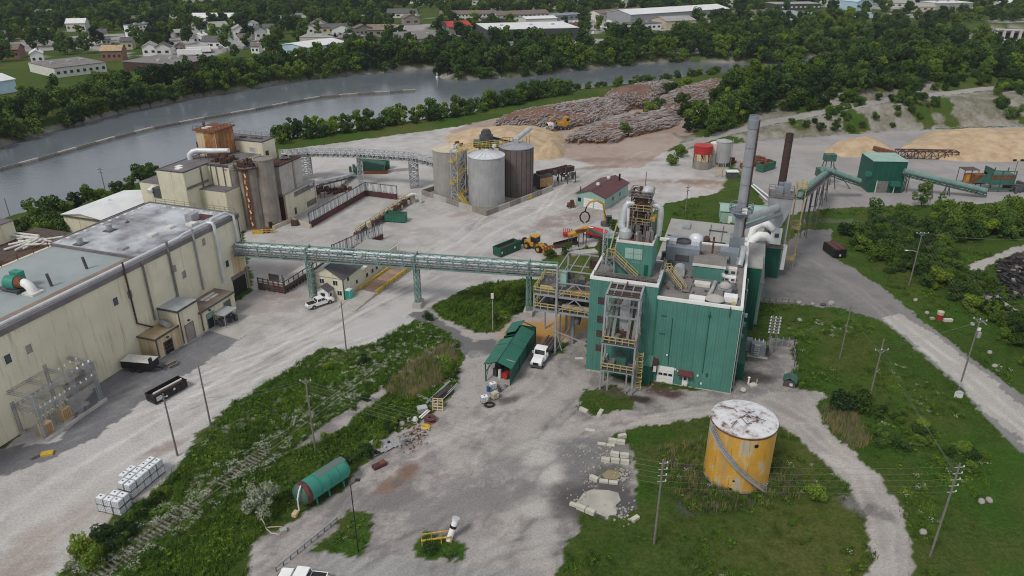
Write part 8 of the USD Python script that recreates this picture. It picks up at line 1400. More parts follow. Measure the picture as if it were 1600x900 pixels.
# ------------------------------------------------------------------ the town across the river
FOOT = []                                                # footprints kept free of trees
def far(name, label, cat, a, b, depth, h_, wall, roof, kind='flat', rise=None, wins=0, winm='glass', rows=1, z=None, doors=0, group=None, chim=False):
    F = Frame(a, b); L = F.len; t = F.thing(name, label, cat, group); FOOT.append(Polygon([tuple(F.W(*q)[:2]) for q in ((-2, -12), (L + 2, -12), (L + 2, depth + 2), (-2, depth + 2))]))
    zb = min(0.0, float(height(*[np.array([c]) for c in F.W(L / 2, depth / 2)[:2]])[0])) - .5
    MB().box(0, L, 0, depth, zb, h_).put('wall', wall, t)
    if kind == 'flat':
        MB().box(-.2, L + .2, -.2, depth + .2, h_, h_ + .35).put('roof', roof, t)
        if L > 18: [MB().cbox(L * q, depth * .5, h_ + .35, 2.2, 1.8, 1.1).put('roof_unit', 'galv', t) for q in (.22, .55, .8)]
    else:
        rise = rise or min(depth, L) * .28; ax = kind
        MB().gable(0, L, 0, depth, h_, rise, .5, .25, axis=ax).put('roof', roof, t); pts = [((0, 0, h_), (0, depth, h_), (0, depth / 2, h_ + rise)), ((L, 0, h_), (L, depth, h_), (L, depth / 2, h_ + rise))] if ax == 'x' else [((0, 0, h_), (L, 0, h_), (L / 2, 0, h_ + rise)), ((0, depth, h_), (L, depth, h_), (L / 2, depth, h_ + rise))]
        for g in pts: MB().add(g, [(0, 1, 2)]).put('gable', wall, t)
        if chim: MB().cbox(L * .7, depth * .5, h_, .9, .9, rise + 1.3).put('chimney', 'brick_far', t)
    for r in range(rows):
        zr = h_ * (r + .35) / rows; hh = min(1.5, h_ / rows * .42)
        for i in range(wins): x = L * (i + .5) / wins; MB().box(x - L / wins * .22, x + L / wins * .22, -.1, 0, zr, zr + hh).put('window', winm, t)
    for i in range(doors): x = L * (i + .5) / max(doors, 1); MB().box(x - 1.6, x + 1.6, -.14, 0, 0, min(3.6, h_ * .7)).put('door', 'steel_dark' if i % 2 else 'offwhite', t)
    return t
W = 'warehouse'; H = 'house'
far('teal_warehouse', 'pale teal metal warehouse with white gable roof behind the river trees', W, (481, 90), (542, 80), 26, 6, 'pale_blue', 'roof_white', 'x', 1.6)
far('tan_warehouse', 'long low tan building with three dark doors above the teal warehouse', W, (469, 70), (527, 70), 22, 5, 'silo_cap', 'roof_grey', doors=4)
far('taupe_shop', 'flat taupe building joined to the right end of the tan one', W, (528, 71), (572, 68), 24, 5, 'taupe', 'taupe')
far('grey_factory', 'wide flat grey factory roof with loading docks beside the charcoal warehouse', W, (650, 76), (722, 71), 48, 6, 'taupe', 'roof_gravel', doors=3)
far('charcoal_warehouse', 'big charcoal warehouse with pale flat roof in the middle of the far bank', W, (762, 66), (904, 62), 46, 8.5, 'charcoal', 'roof_white')
far('roof_pavilion', 'low white roofed hall on top of the charcoal warehouse block', W, (822, 49), (870, 47), 18, 9.5, 'offwhite', 'roof_white', 'x', 1.2)
far('red_roof_hall', 'small hall with bright red gabled roof left of the charcoal warehouse', W, (702, 55), (738, 53), 22, 6, 'taupe', 'red', 'x', 3.2)
far('motel', 'long two storey pale motel with brown roof and rows of windows', 'motel', (688, 33), (776, 32), 16, 6, 'offwhite', 'shingle_brown', 'x', 2.4, 16, rows=2); far('motel_wing', 'right wing of the pale motel ending in a front gable', 'motel', (778, 36), (858, 32), 16, 6.5, 'offwhite', 'shingle_brown', 'x', 2.6, 12, rows=2)
far('dark_shed', 'dark long low shed below the motel', W, (752, 37), (790, 37), 14, 4, 'charcoal', 'shingle')
far('long_warehouse', 'very long pale warehouse with white roof in the upper right of the town', W, (985, 38), (1138, 27), 34, 8, 'steel_grey', 'roof_white', 'x', 3, doors=6)
far('brown_roof_row', 'long building with brown roof left of the very long warehouse', W, (938, 32), (1005, 27), 20, 6, 'offwhite', 'shingle_brown', 'x', 2.2, 10)
far('white_depot', 'white depot with dark lean-to in front of the very long warehouse', W, (963, 50), (1033, 46), 18, 5, 'white', 'shingle', wins=9)
far('beige_hall', 'beige hall with gabled end right of the white depot', W, (1040, 46), (1086, 44), 24, 6.5, 'silo_cap', 'roof_grey', 'x', 2.6)
far('bluegrey_store', 'blue grey flat store between the motel and the very long warehouse', W, (866, 33), (912, 30), 18, 4.5, 'steel_blue', 'steel_blue', wins=6)
far('red_kiosk', 'small shop with faded red roof amid parked vehicles', 'shop', (898, 47), (921, 45), 14, 3.5, 'offwhite', 'maroon', 'x', 1.6)
far('taupe_warehouse', 'taupe warehouse at the right of the very long one', W, (1158, 34), (1222, 32), 30, 6, 'silo_cap', 'shingle_brown', 'x', 2.5)
far('columned_hall', 'dark flat building with columns at the top edge right of centre', W, (1212, 16), (1282, 15), 26, 6, 'charcoal', 'roof_grey', wins=10, winm='offwhite')
far('blue_hall', 'pale blue curved roof hall at the top right of the town', W, (1338, 17), (1362, 16), 26, 9, 'pale_blue', 'pale_blue', 'y', 4)
far('grey_works', 'broad grey works building at the upper right beyond the weir', W, (1465, 16), (1518, 15), 30, 7, 'roof_grey', 'roof_white', doors=4)
far('dark_warehouse', 'flat dark roofed warehouse at the left behind the river trees', W, (284, 116), (337, 104), 40, 5, 'rust_dark', 'roof_gravel'); far('flat_plant', 'flat grey roofed plant with pale front at the far left', W, (88, 122), (168, 112), 34, 5, 'offwhite', 'roof_gravel', wins=8)
far('white_tent', 'white roofed boathouse at the far left edge above the river', W, (-25, 152), (28, 143), 20, 6, 'pale_blue', 'roof_white', 'x', 2)
far('striped_flats', 'black and white striped apartment block on the left', 'apartment block', (216, 60), (256, 55), 14, 9, 'white', 'shingle', wins=8, rows=3, winm='black')
for i, (u, v) in enumerate(((1226, 29), (1232, 29), (1239, 29), (1250, 28), (1258, 28), (1268, 28), (1275, 28), (1350, 27), (1356, 28))):
    t = far('blue_container', 'pale blue container in the row at the upper right of the town', 'container', (u, v), (u + 4.6, v), 4, 4.5, 'pale_blue' if i % 3 else 'blue', 'pale_blue', group='row of pale blue containers')
hs = [(520, 59, 30, 'white', 'shingle', 'y'), (556, 57, 26, 'taupe', 'shingle_brown', 'y'), (575, 57, 44, 'taupe', 'roof_brown', 'x'), (487, 48, 24, 'offwhite', 'roof_gravel', 'y'), (503, 52, 40, 'silo_cap', 'shingle', 'x'), (436, 45, 20, 'taupe', 'roof_grey', 'x'), (428, 38, 44, 'taupe', 'shingle', 'x'), (473, 54, 18, 'white', 'shingle', 'y'), (316, 76, 40, 'white', 'shingle', 'x'), (304, 69, 12, 'white', 'roof_white', 'y'), (333, 56, 26, 'pale_blue', 'roof_grey', 'x'), (366, 60, 22, 'white', 'roof_grey', 'y'), (386, 58, 22, 'offwhite', 'shingle', 'y'), (400, 62, 18, 'white', 'shingle', 'y'), (268, 41, 26, 'pale_blue', 'roof_grey', 'x'), (300, 36, 70, 'white', 'roof_white', 'x'), (224, 88, 22, 'white', 'roof_grey', 'y'), (244, 88, 24, 'offwhite', 'shingle', 'y'), (145, 66, 24, 'white', 'shingle', 'x'), (105, 50, 30, 'offwhite', 'roof_white', 'x'), (36, 62, 40, 'silo_cap', 'roof_tan', 'x'), (50, 100, 20, 'white', 'roof_white', 'y'), (0, 62, 12, 'white', 'roof_grey', 'y'), (5, 92, 26, 'brick_far', 'shingle_brown', 'x'), (160, 95, 32, 'brick_far', 'roof_tan', 'x'), (190, 78, 18, 'silo_cap', 'shingle', 'x'), (605, 28, 46, 'offwhite', 'shingle', 'x'), (632, 40, 24, 'taupe', 'shingle_brown', 'y'), (412, 55, 16, 'white', 'shingle', 'x'), (205, 44, 22, 'offwhite', 'shingle_brown', 'x'), (1290, 8, 36, 'offwhite', 'roof_white', 'x'), (1390, 12, 40, 'offwhite', 'roof_grey', 'x'), (1420, 18, 40, 'silo_cap', 'roof_grey', 'x'), (1130, 10, 36, 'offwhite', 'roof_grey', 'x'), (1160, 12, 30, 'white', 'roof_white', 'x'), (970, 12, 18, 'white', 'roof_white', 'y'), (640, 6, 26, 'white', 'roof_grey', 'x'), (720, 8, 34, 'offwhite', 'roof_white', 'x'), (890, 12, 22, 'white', 'roof_grey', 'x'), (1560, 14, 30, 'offwhite', 'roof_white', 'x')]
look = {'white': 'white', 'offwhite': 'off white', 'taupe': 'taupe', 'silo_cap': 'tan', 'pale_blue': 'pale blue', 'brick_far': 'brick'}
for i, (u, v, w, wm, rm, k) in enumerate(hs):
    d = at(u, v)[1]; far('town_house', f'{look[wm]} house with {"grey" if "gr" in rm else "white" if "white" in rm else "brown" if "br" in rm or "tan" in rm else "dark"} {"end-gabled" if k == "y" else "long-ridged"} roof, town {"left" if u < 320 else "centre left" if u < 700 else "centre right" if u < 1100 else "right"}, {"wide" if w > 33 else "middling" if w > 21 else "narrow"}', H, (u, v + U(-.6, .6)), (u + w, v - U(0, 1.5)), 8 + U(0, 4), 5.2 + U(0, 1.5) if w < 40 else 4.6, wm, rm, k, None, 2 if w < 25 else 4, group='houses in the town across the river', chim=i % 3 == 0)
for i in range(30):
    u, v = (U(262, 430), U(44, 84)) if i % 3 else (U(30, 195), U(54, 108)); m = ('white', 'offwhite', 'pale_blue', 'taupe', 'silo_cap')[i % 5]
    if not any(g.buffer(4).contains(shapely.Point(*at(u + 6, v)[:2])) for g in FOOT): far('town_house', f'small {look[m]} gabled house packed among the trees of the far left town', H, (u, v), (u + U(11, 16), v - U(0, 1)), 8, U(3.6, 5), m, ('shingle', 'roof_grey', 'shingle_brown')[i % 3], 'yx'[i % 2], None, 2, group='small houses of the far left town')
for i in range(34):                                        # small parked vehicles, a pixel or two each
    u, v, s = [(U(905, 1000), U(37, 56), 1), (U(310, 400), U(70, 82), 1), (U(850, 960), U(34, 42), 1), (U(1400, 1520), U(18, 24), 2)][i % 4]
    t = thing('parked_vehicle', 'pale vehicle parked on the lots across the river', 'vehicle', at(u, v), U(0, 180), 'vehicles parked across the river'); MB().cbox(0, 0, .3, 5.2, 2.0, 1.0).cbox(-.4, 0, 1.3, 3.2, 1.8, .8).put('body', ('white', 'steel_grey', 'white', 'steel_blue')[i % 4], t); MB().cbox(1.1, 0, 1.35, .3, 1.7, .6).put('windscreen', 'glass', t)
for i, (u, v) in enumerate(((278, 88), (293, 84))):
    t = thing('box_trailer', ['white box trailer, left of two behind the dark roofed warehouse', 'white box trailer, right of two behind the dark roofed warehouse'][i], 'trailer', at(u, v), 12); MB().box(0, 15, -1.3, 1.3, 1.2, 4.1).put('box', 'white', t); [MB().tube([(x, -1.2, .55), (x, 1.2, .55)], .55, 10).put('wheel', 'rubber', t) for x in (2, 3.4, 12)]
# timber boom in the river, marker, weir
pts = [at(u, v, WATER + .5) for u, v in ((-60, 282), (0, 265), (60, 249), (120, 232), (180, 215), (240, 200), (320, 185), (400, 171), (450, 161), (500, 152), (560, 147), (610, 144), (649, 141))]
t = thing('river_boom', 'long low timber boom wall curving along the river', 'boom wall', (0, 0, 0), 0)
for p, q in zip(pts[:-1], pts[1:]):
    n = max(2, int(np.linalg.norm(q - p) / 9))
    for i in range(n): a, b = p + (q - p) * i / n, p + (q - p) * (i + .97) / n; MB().bar(a - (0, 0, .25), b - (0, 0, .25), 1.5, 1.3).put('boom_section', 'concrete_weathered' if i % 2 else 'wood_grey', t); MB().bar(a + (0, 0, .5), b + (0, 0, .5), .9, .3).put('cap_timber', 'concrete' if i % 3 else 'wood_grey', t)
t = thing('channel_marker', 'small white channel marker at the tip of the wooded island', 'marker', at(683, 120, -3.4), 0); MB().lathe([(.8, -1), (.8, .3), (.25, .4), (.2, 1.7), (.4, 1.8), (.01, 2.4)], (0, 0, 0), 12).put('marker', 'white', t)
F = Frame((1552, 60), (1640, 64), WATER); t = F.thing('weir', 'white concrete weir with dark sluice openings at the right edge', 'weir'); L = F.len; MB().box(0, L, 3, 6, 0, 6).put('wall', 'concrete', t); [(MB().box(i * L / 7, i * L / 7 + 2, -3, 3, 0, 7).put('pier', 'concrete', t), MB().box(i * L / 7 + 2, (i + 1) * L / 7, 2.6, 3, .2, 4.6).put('sluice', 'dark_opening', t)) for i in range(7)]; MB().box(0, L, -1, 2, 6.9, 7.5).put('deck', 'concrete_block', t); MB().box(0, L, -12, -2, -.1, .12).put('white_water', 'white', t)
# ------------------------------------------------------------------ trees, shrubs, weeds
def leaves(rr, pts, nrm, size, flat=.5):
    n = len(pts); d = rr.normal(size=(n, 3)); d = d * (1 - flat) + nrm * flat * 1.6; d /= np.linalg.norm(d, axis=1, keepdims=True); a = np.cross(d, rr.normal(size=(n, 3))); a /= np.linalg.norm(a, axis=1, keepdims=True); b = np.cross(d, a); s = size * rr.uniform(.55, 1.3, n)[:, None]
    V = np.stack([pts - a * s * .5, pts + b * s * .36 + d * s * .12, pts + a * s * .5, pts - b * s * .36 + d * s * .1], 1).reshape(-1, 3)
    return V, np.arange(4 * n).reshape(-1, 4)
def crown(rr, h, r, base, n, size, lobes=9, cone=False):
    P, N = [], []
    for i in range(lobes):
        k = i / max(lobes - 1, 1); zc = base + (h - base) * (.18 + .68 * k); wr = r * (1 - .72 * abs(k - .38) ** 1.3) if not cone else r * (1.02 - .9 * k); a = rr.uniform(0, 6.28); off = wr * rr.uniform(.3, .92) * (i > 0)
        lr = np.array([1, 1, .85]) * r * rr.uniform(.2, .46) * (1 if not cone else (1.1 - .8 * k)); c = np.array([off * mcos(a), off * msin(a), zc]); m = n // lobes
        d = rr.normal(size=(m, 3)); d /= np.linalg.norm(d, axis=1, keepdims=True); P.append(c + d * lr * (rr.uniform(.25, 1, m) ** .45)[:, None]); N.append(d)
    P, N = np.vstack(P), np.vstack(N); P[:, 2] = np.clip(P[:, 2], base * .5, h * 1.03); return leaves(rr, P, N, size)
KIND = {  # height, crown radius, crown base, leaf cards, card size, leaf material, cone
    'broad_tree': (10, 4.3, 1.5, 1500, .95, 'leaf', 0), 'light_tree': (9, 3.6, 1.2, 1400, .85, 'leaf_light', 0), 'dark_tree': (10, 3.8, 1.2, 1400, .9, 'leaf_dark', 0), 'poplar': (11, 2.6, 1.5, 1200, .75, 'leaf_light', 0), 'spruce': (11, 2.5, .8, 1300, .7, 'leaf_dark', 1),
    'shrub': (3, 1.9, .1, 1300, .34, 'leaf', 0), 'light_shrub': (2.8, 1.7, .1, 1300, .32, 'leaf_light', 0), 'dark_shrub': (2.8, 1.8, .1, 1200, .34, 'leaf_dark', 0), 'silver_bush': (4.2, 2.5, .2, 2200, .34, 'leaf_silver', 0), 'yellow_tree': (9, 3.6, 1.5, 1000, .8, 'leaf_yellow', 0), 'maroon_tree': (10, 4, 1.5, 1200, .9, 'leaf_maroon', 0), 'young_tree': (6, 1.9, .6, 1500, .38, 'leaf_light', 0)}
PRO = {}
def tree_meshes(kind, var):
    h, r, base, n, s, m, cone = KIND[kind]; rr = np.random.default_rng(abs(hash_(kind)) + var); return crown(rr, h, r, base, n, s, 13 + var * 4, bool(cone)), h, r, base, m
def hash_(s): return sum((i + 3) * ord(c) for i, c in enumerate(s))
def trunk(h, r, base):
    b = MB(); w = h * .022; b.tube([(0, 0, -.4), (w * .5, 0, h * .3), (0, w, h * .72)], w, 6, r2=w * .3, cap=False)
    for k in range(4): a = k * 1.6 + .4; z = h * (.28 + .1 * k); b.tube([(0, 0, z), (r * .5 * mcos(a), r * .5 * msin(a), z + h * .16)], w * .5, 4, r2=w * .15, cap=False)
    return b
def plant(kind, q, scale, label, group, cat=None):
    var = R.randrange(3); key = (kind, var); cat = cat or ('shrub' if 'shrub' in kind or 'bush' in kind else 'tree')
    if key not in PRO:
        x = UsdGeom.Xform.Define(stage, numbered('/World', kind)); x.AddTranslateOp(opSuffix='at').Set(Gf.Vec3d(*map(float, q))); x.AddRotateZOp(opSuffix='at').Set(0.0); x.AddScaleOp(opSuffix='at').Set(Gf.Vec3f(scale, scale, scale)); p = tag(x.GetPrim(), label, cat, group); (V, F), h, r, base, m = tree_meshes(kind, var)
        MB().add(V, F).put('crown', m, p); trunk(h, r, base).put('trunk', 'bark', p); PRO[key] = p; return p
    return dup(PRO[key], q, U(0, 360), label, group, (scale * U(.85, 1.2), scale * U(.85, 1.2), scale * U(.85, 1.15)))
def gz(x, y): return float(height(np.array([x]), np.array([y]))[0])
LBL = {'broad_tree': 'mid green broadleaf tree', 'light_tree': 'light green leafy tree', 'dark_tree': 'dark green rounded tree', 'poplar': 'slender light green tree', 'spruce': 'dark conical spruce', 'shrub': 'mid green rounded shrub', 'light_shrub': 'bright green leafy shrub', 'dark_shrub': 'dark green shrub'}
def along(line, off, step, kinds, sc, where, z=None, u0=-1e9, u1=1e9):
    pts = np.array([at(*q, WATER)[:2] for q in line]); ls = LineString(pts); d = 0
    while d < ls.length:
        p = np.array(ls.interpolate(d).coords[0]); p2 = np.array(ls.interpolate(min(d + 1, ls.length)).coords[0]); t = p2 - p; t /= np.linalg.norm(t) + 1e-9; n = np.array([-t[1], t[0]]); d += step * U(.6, 1.4)
        q = p + n * (off + U(-2.5, 2.5)); u, v = pix((*q, 0))
        if abs(q[0]) > q[1] * .74 + 12 or not (u0 < u < u1): continue
        if WATERS.contains(shapely.Point(*q)): continue
        k = R.choice(kinds); plant(k, (*q, gz(*q) - .2), U(*sc), f'{LBL[k]} {where}', f'{k.replace("_", " ")}s {where}')
FS = FAR_SHORE[::-1]
along(FS, 3, 5.2, ['broad_tree', 'light_tree', 'broad_tree', 'dark_tree', 'light_tree'], (.75, 1.25), 'at the water line of the far river bank'); along(FS, 12, 7, ['broad_tree', 'broad_tree', 'light_tree', 'dark_tree'], (1.0, 1.4), 'in the second row of the far river bank'); along(FS, 25, 9, ['broad_tree', 'light_tree', 'dark_tree', 'poplar'], (.85, 1.25), 'behind the far river bank')
along(NEAR_SHORE, -5.5, 3.6, ['light_tree', 'light_tree', 'broad_tree', 'poplar'], (.5, 1.0), 'on the near river bank behind the yard', u0=425, u1=880); along(NEAR_SHORE, -9.5, 3.6, ['light_shrub', 'shrub', 'shrub', 'dark_shrub'], (1.0, 2.0), 'on the near bank above the yard edge', u0=430, u1=900); along(NEAR_SHORE, -7, 3.4, ['light_shrub', 'shrub'], (.8, 1.5), 'on the low near bank behind the log stacks', u0=900, u1=1130)
for u, v, k, s in ((60, 352, 'light_tree', .75), (85, 348, 'broad_tree', .75), (105, 345, 'light_tree', .7), (120, 330, 'dark_tree', .6), (140, 318, 'broad_tree', .5), (155, 316, 'shrub', 1.5), (185, 305, 'shrub', 1.4), (205, 300, 'light_tree', .6), (225, 290, 'broad_tree', .75), (240, 284, 'light_tree', .7), (35, 372, 'shrub', 1.6), (70, 372, 'light_shrub', 1.8), (100, 368, 'shrub', 1.6), (55, 365, 'light_shrub', 1.5), (90, 360, 'shrub', 1.7)): plant(k, at(u, v, 0), s, f'{LBL[k]} behind the mill roof above the river', 'greenery behind the mill')
plant('yellow_tree', at(738, 30), 1.0, 'yellow green tree among dark trees above the town centre', None, 'tree'); plant('yellow_tree', at(523, 28), .9, 'yellow tinged tree above the houses, left of the other yellow one', None, 'tree'); plant('maroon_tree', at(190, 45), 1.1, 'dark maroon tree left of the striped apartment block', None, 'tree'); plant('spruce', at(267, 80), 1.6, 'dark conical spruce standing among white houses on the left', None, 'tree'); plant('spruce', at(978, 58), 1.0, 'dark spruce before the white depot, left of two', None, 'tree'); plant('spruce', at(1015, 56), .8, 'dark spruce before the white depot, right of two', None, 'tree')
def inside(pts, n, kinds, sc, where, z=0.0, ok=None):
    g = world_poly(pts, z); b = g.bounds; c = 0
    while c < n:
        x, y = U(b[0], b[2]), U(b[1], b[3])
        if not g.contains(shapely.Point(x, y)): continue
        c += 1
        if ok and not ok(x, y): continue
        k = R.choice(kinds); plant(k, (x, y, gz(x, y) - .15), U(*sc), f'{LBL[k]} {where}', f'{k.replace("_", " ")}s {where}')
inside([(1120, 170), (1150, 146), (1240, 136), (1340, 124), (1480, 104), (1540, 105), (1530, 140), (1400, 148), (1330, 160), (1230, 178), (1150, 200), (1112, 215)], 140, ['light_tree', 'broad_tree', 'dark_tree', 'broad_tree'], (.75, 1.25), 'in the wood on the bank beyond the log yard'); inside([(1085, 228), (1105, 195), (1125, 175), (1160, 180), (1140, 200), (1108, 222)], 16, ['light_tree', 'light_shrub', 'broad_tree'], (.6, .95), 'at the left end of the wooded bank by the log road')
for x in np.arange(68, 262, 1.35):
    yc = float(np.interp(x, CREST[:, 0], CREST[:, 1])); k = R.choice(['broad_tree', 'light_tree', 'dark_tree', 'dark_shrub', 'shrub']); y = yc + U(11, 44) if 'tree' in k else yc + U(9, 20)
    if x < 250: plant(k, (x, y, gz(x, y) - .2), U(.65, 1.1) if 'tree' in k else U(1, 2), f'{LBL[k]} in the belt just above the haul road', f'{k.replace("_", " ")}s above the haul road')
inside([(1150, 165), (1230, 160), (1340, 148), (1520, 128), (1520, 140), (1340, 160), (1230, 180), (1160, 195)], 30, ['dark_shrub', 'dark_shrub', 'shrub'], (1.3, 2.3), 'along the dark foot of the wood above the haul road'); inside([(1215, 208), (1300, 190), (1400, 178), (1480, 190), (1400, 203), (1300, 210)], 60, ['shrub', 'dark_shrub', 'light_shrub'], (.6, 1.2), 'scattered on the bare rock slope'); inside([(1545, 165), (1620, 150), (1620, 192), (1560, 192)], 34, ['light_shrub', 'shrub'], (1.0, 1.7), 'on the green slope at the right edge'); inside([(1340, 112), (1560, 92), (1620, 96), (1620, 130), (1540, 128)], 70, ['light_shrub', 'shrub', 'broad_tree'], (.7, 1.2), 'in the thicket at the upper right')
inside([(1385, 345), (1480, 335), (1610, 330), (1610, 372), (1500, 378), (1440, 372)], 60, ['shrub', 'light_shrub', 'light_shrub'], (1.2, 1.9), 'in the thicket below the east yard'); inside([(1312, 362), (1400, 352), (1480, 385), (1500, 420), (1530, 450), (1570, 500), (1540, 500), (1470, 455), (1420, 440), (1375, 425), (1335, 395)], 105, ['shrub', 'light_shrub', 'shrub', 'dark_shrub'], (.9, 1.5), 'in the thicket right of the gravel lot'); inside([(1545, 480), (1620, 520), (1640, 600), (1600, 575), (1560, 525)], 22, ['shrub', 'light_shrub', 'dark_shrub'], (.8, 1.3), 'in the bushes beyond the right road')
for u, v, k, s, lb in ((1363, 345, 'young_tree', 1.15, 'young tree alone in the grass below the green shed'), (1438, 325, 'young_tree', 1.35, 'taller bright young tree below the long sloping conveyor'), (1469, 320, 'young_tree', .6, 'small round sapling at the lower edge of the east yard'), (410, 800, 'silver_bush', 1.0, 'large silver grey bush left of the horizontal tank'), (1316, 640, 'dark_shrub', 1.35, 'dark bush, left of two beside the dirt road fork'), (1338, 640, 'dark_shrub', 1.2, 'dark bush, right of two beside the dirt road fork'), (129, 860, 'light_shrub', 1.0, 'bright shrub at the lower left road edge'), (150, 885, 'light_shrub', .9, 'low bright shrub at the bottom left'), (160, 845, 'dark_shrub', .9, 'dark shrub behind the bright one at the lower left road edge'), (670, 470 + 30, 'dark_shrub', .6, 'small dark shrub by the asphalt path'), (570, 568, 'dark_shrub', .7, 'dark shrub in the middle of the weed strip'), (512, 578, 'light_shrub', .55, 'bright low shrub in the weed strip'), (788, 470, 'light_shrub', 1.2, 'bright shrub under the right end of the pipe bridge'), (800, 485, 'shrub', 1.0, 'green shrub beside the right bridge leg'), (770, 505, 'shrub', .8, 'green shrub by the metal lamp post'), (815, 470, 'light_shrub', 1.4, 'tall bright shrub left of the yellow railed platforms'), (968, 367, 'shrub', 1.0, 'green shrub along the right wall of the maroon roofed garage'), (958, 360, 'shrub', .9, 'green shrub at the right corner of the maroon roofed garage'), (885, 396, 'light_shrub', .9, 'bright shrub beside the orange conveyor'), (858, 402, 'shrub', .8, 'green shrub near the yellow loader'), (694, 575, 'light_shrub', 1.0, 'bright shrub in the reeds near the lot'), (703, 590, 'shrub', .9, 'green shrub at the right end of the reeds'), (1272, 782, 'light_shrub', .9, 'bright shrub on the grass below the yellow tank'), (1062, 245, 'shrub', 1.2, 'green shrub left of the red topped tank'), (1050, 258, 'shrub', 1.1, 'lower green shrub left of the red topped tank'), (672, 862, 'shrub', .55, 'low shrub with pale flowers on the small grass island'), (700, 868, 'light_shrub', .45, 'low bright shrub on the small grass island'), (885, 195, 'light_shrub', .5, 'pale weed tuft by the log loader'), (1015, 178, 'light_shrub', 2.0, 'bright shrub between the log stacks'), (1030, 172, 'shrub', 1.7, 'green shrub right of the bright one between the log stacks'), (975, 213, 'light_shrub', 1.8, 'bright shrub in front of the log row'), (1048, 148, 'shrub', 2.2, 'green shrub among the furthest logs'), (1072, 140, 'light_shrub', 2.0, 'bright shrub among the furthest logs'), (1330, 195, 'light_shrub', 1.3, 'bright shrub beside the upper haul road')): plant(k, at(u, v), s, lb, None)
inside([(1360, 640), (1420, 650), (1470, 690), (1440, 720), (1370, 700)], 26, ['shrub', 'light_shrub'], (.35, .7), 'in the low green growth under the power lines'); inside([(1470, 690), (1530, 705), (1545, 740), (1480, 745)], 16, ['shrub', 'light_shrub'], (.35, .7), 'in the patch of growth behind the right front pole'); inside([(430, 690), (620, 590), (700, 575), (640, 640), (520, 700)], 16, ['light_shrub', 'shrub'], (.25, .5), 'dotted through the railway weeds'); inside([(100, 900), (270, 745), (300, 720), (240, 800), (150, 900)], 26, ['light_shrub', 'shrub', 'dark_shrub'], (.3, .6), 'lining the lower left road edge'); inside([(470, 770), (540, 720), (640, 640), (600, 700), (500, 760)], 22, ['light_shrub', 'shrub'], (.35, .65), 'on the verge behind the horizontal tank')
# uncountable growth: far woods, weeds, reeds, grass tufts, white flowers
def scatter(name, protos, P, sc, rr, idx=None):
    ins_ = UsdGeom.PointInstancer.Define(stage, numbered('/World', name)); paths = []
    for j, (V, F, m) in enumerate(protos): o = MB().add(V, F).put('clump', m, ins_.GetPrim()); paths.append(o.GetPath())
    n = len(P); ins_.CreatePrototypesRel().SetTargets(paths); ins_.CreateProtoIndicesAttr(Vt.IntArray.FromNumpy((rr.integers(0, len(paths), n) if idx is None else idx).astype(np.int32))); ins_.CreatePositionsAttr(Vt.Vec3fArray.FromNumpy(P.astype(np.float32)))
    a = rr.uniform(0, math.pi, n); ins_.CreateOrientationsAttr(Vt.QuathArray([Gf.Quath(float(mcos(x)), 0, 0, float(msin(x))) for x in a])); s = rr.uniform(*sc, n)[:, None] * rr.uniform(.85, 1.15, (n, 3)); ins_.CreateScalesAttr(Vt.Vec3fArray.FromNumpy(s.astype(np.float32))); return tag(ins_.GetPrim(), kind='stuff')
rr = np.random.default_rng(5); y = np.sqrt(rr.uniform(430 ** 2, 2600 ** 2, 34000)); x = rr.uniform(-1, 1, len(y)) * (y * .72 + 20); sd = shore_distance(x, y)
k = (sd < -16) & ((x > 60) | (y > 470)) & (rr.uniform(0, 1, len(y)) < np.where(y < 1000, .8 * sstep(.34, .54, fbm(P3(x, y, .011), 3, 71)) + .24, .85) * np.where(shapely.contains_xy(CLEAR, x, y), .26, 1)); k &= ~((x > 80) & (y < 440)); x, y = x[k], y[k]; ff = shapely.union_all(FOOT); shapely.prepare(ff); k = ~shapely.contains_xy(ff, x, y); x, y = x[k], y[k]
zz = height(x, y); pr = [(*tree_meshes(kk, v)[0], KIND[kk][5]) for kk, v in (('broad_tree', 0), ('broad_tree', 1), ('dark_tree', 0), ('light_tree', 0), ('dark_tree', 1), ('broad_tree', 2))]
scatter('distant_woods', pr, np.stack([x, y, zz - .3], 1), (.8, 1.45), rr)
def tuft(seed, n, h, spread, w, lean=.5):
    q = np.random.default_rng(seed); b = q.normal(0, spread, (n, 3)) * (1, 1, 0); a = q.uniform(0, 6.28, n); t = b + np.stack([np.cos(a) * lean * h, np.sin(a) * lean * h, h * np.ones(n)], 1) * q.uniform(.5, 1.1, (n, 1)); s = np.stack([-np.sin(a), np.cos(a), 0 * a], 1) * w; return np.stack([b - s, b + s, t], 1).reshape(-1, 3), np.arange(3 * n).reshape(-1, 3)
def leafclump(seed, n, h, r, s): q = np.random.default_rng(seed); d = q.normal(size=(n, 3)); d[:, 2] = abs(d[:, 2]); d /= np.linalg.norm(d, axis=1, keepdims=True); return leaves(q, d * (r, r, h) * q.uniform(.3, 1, (n, 1)), d, s)
x = rr.uniform(-75, 115, 240000); y = rr.uniform(55, 200, len(x)); k = abs(x) < y * .72 + 8; x, y = x[k], y[k]; cl = ground_class(x, y, np.full(x.shape, -50.)); n1 = fbm(P3(x, y, .12), 3, 77); n2 = fbm(P3(x, y, .05), 3, 78)
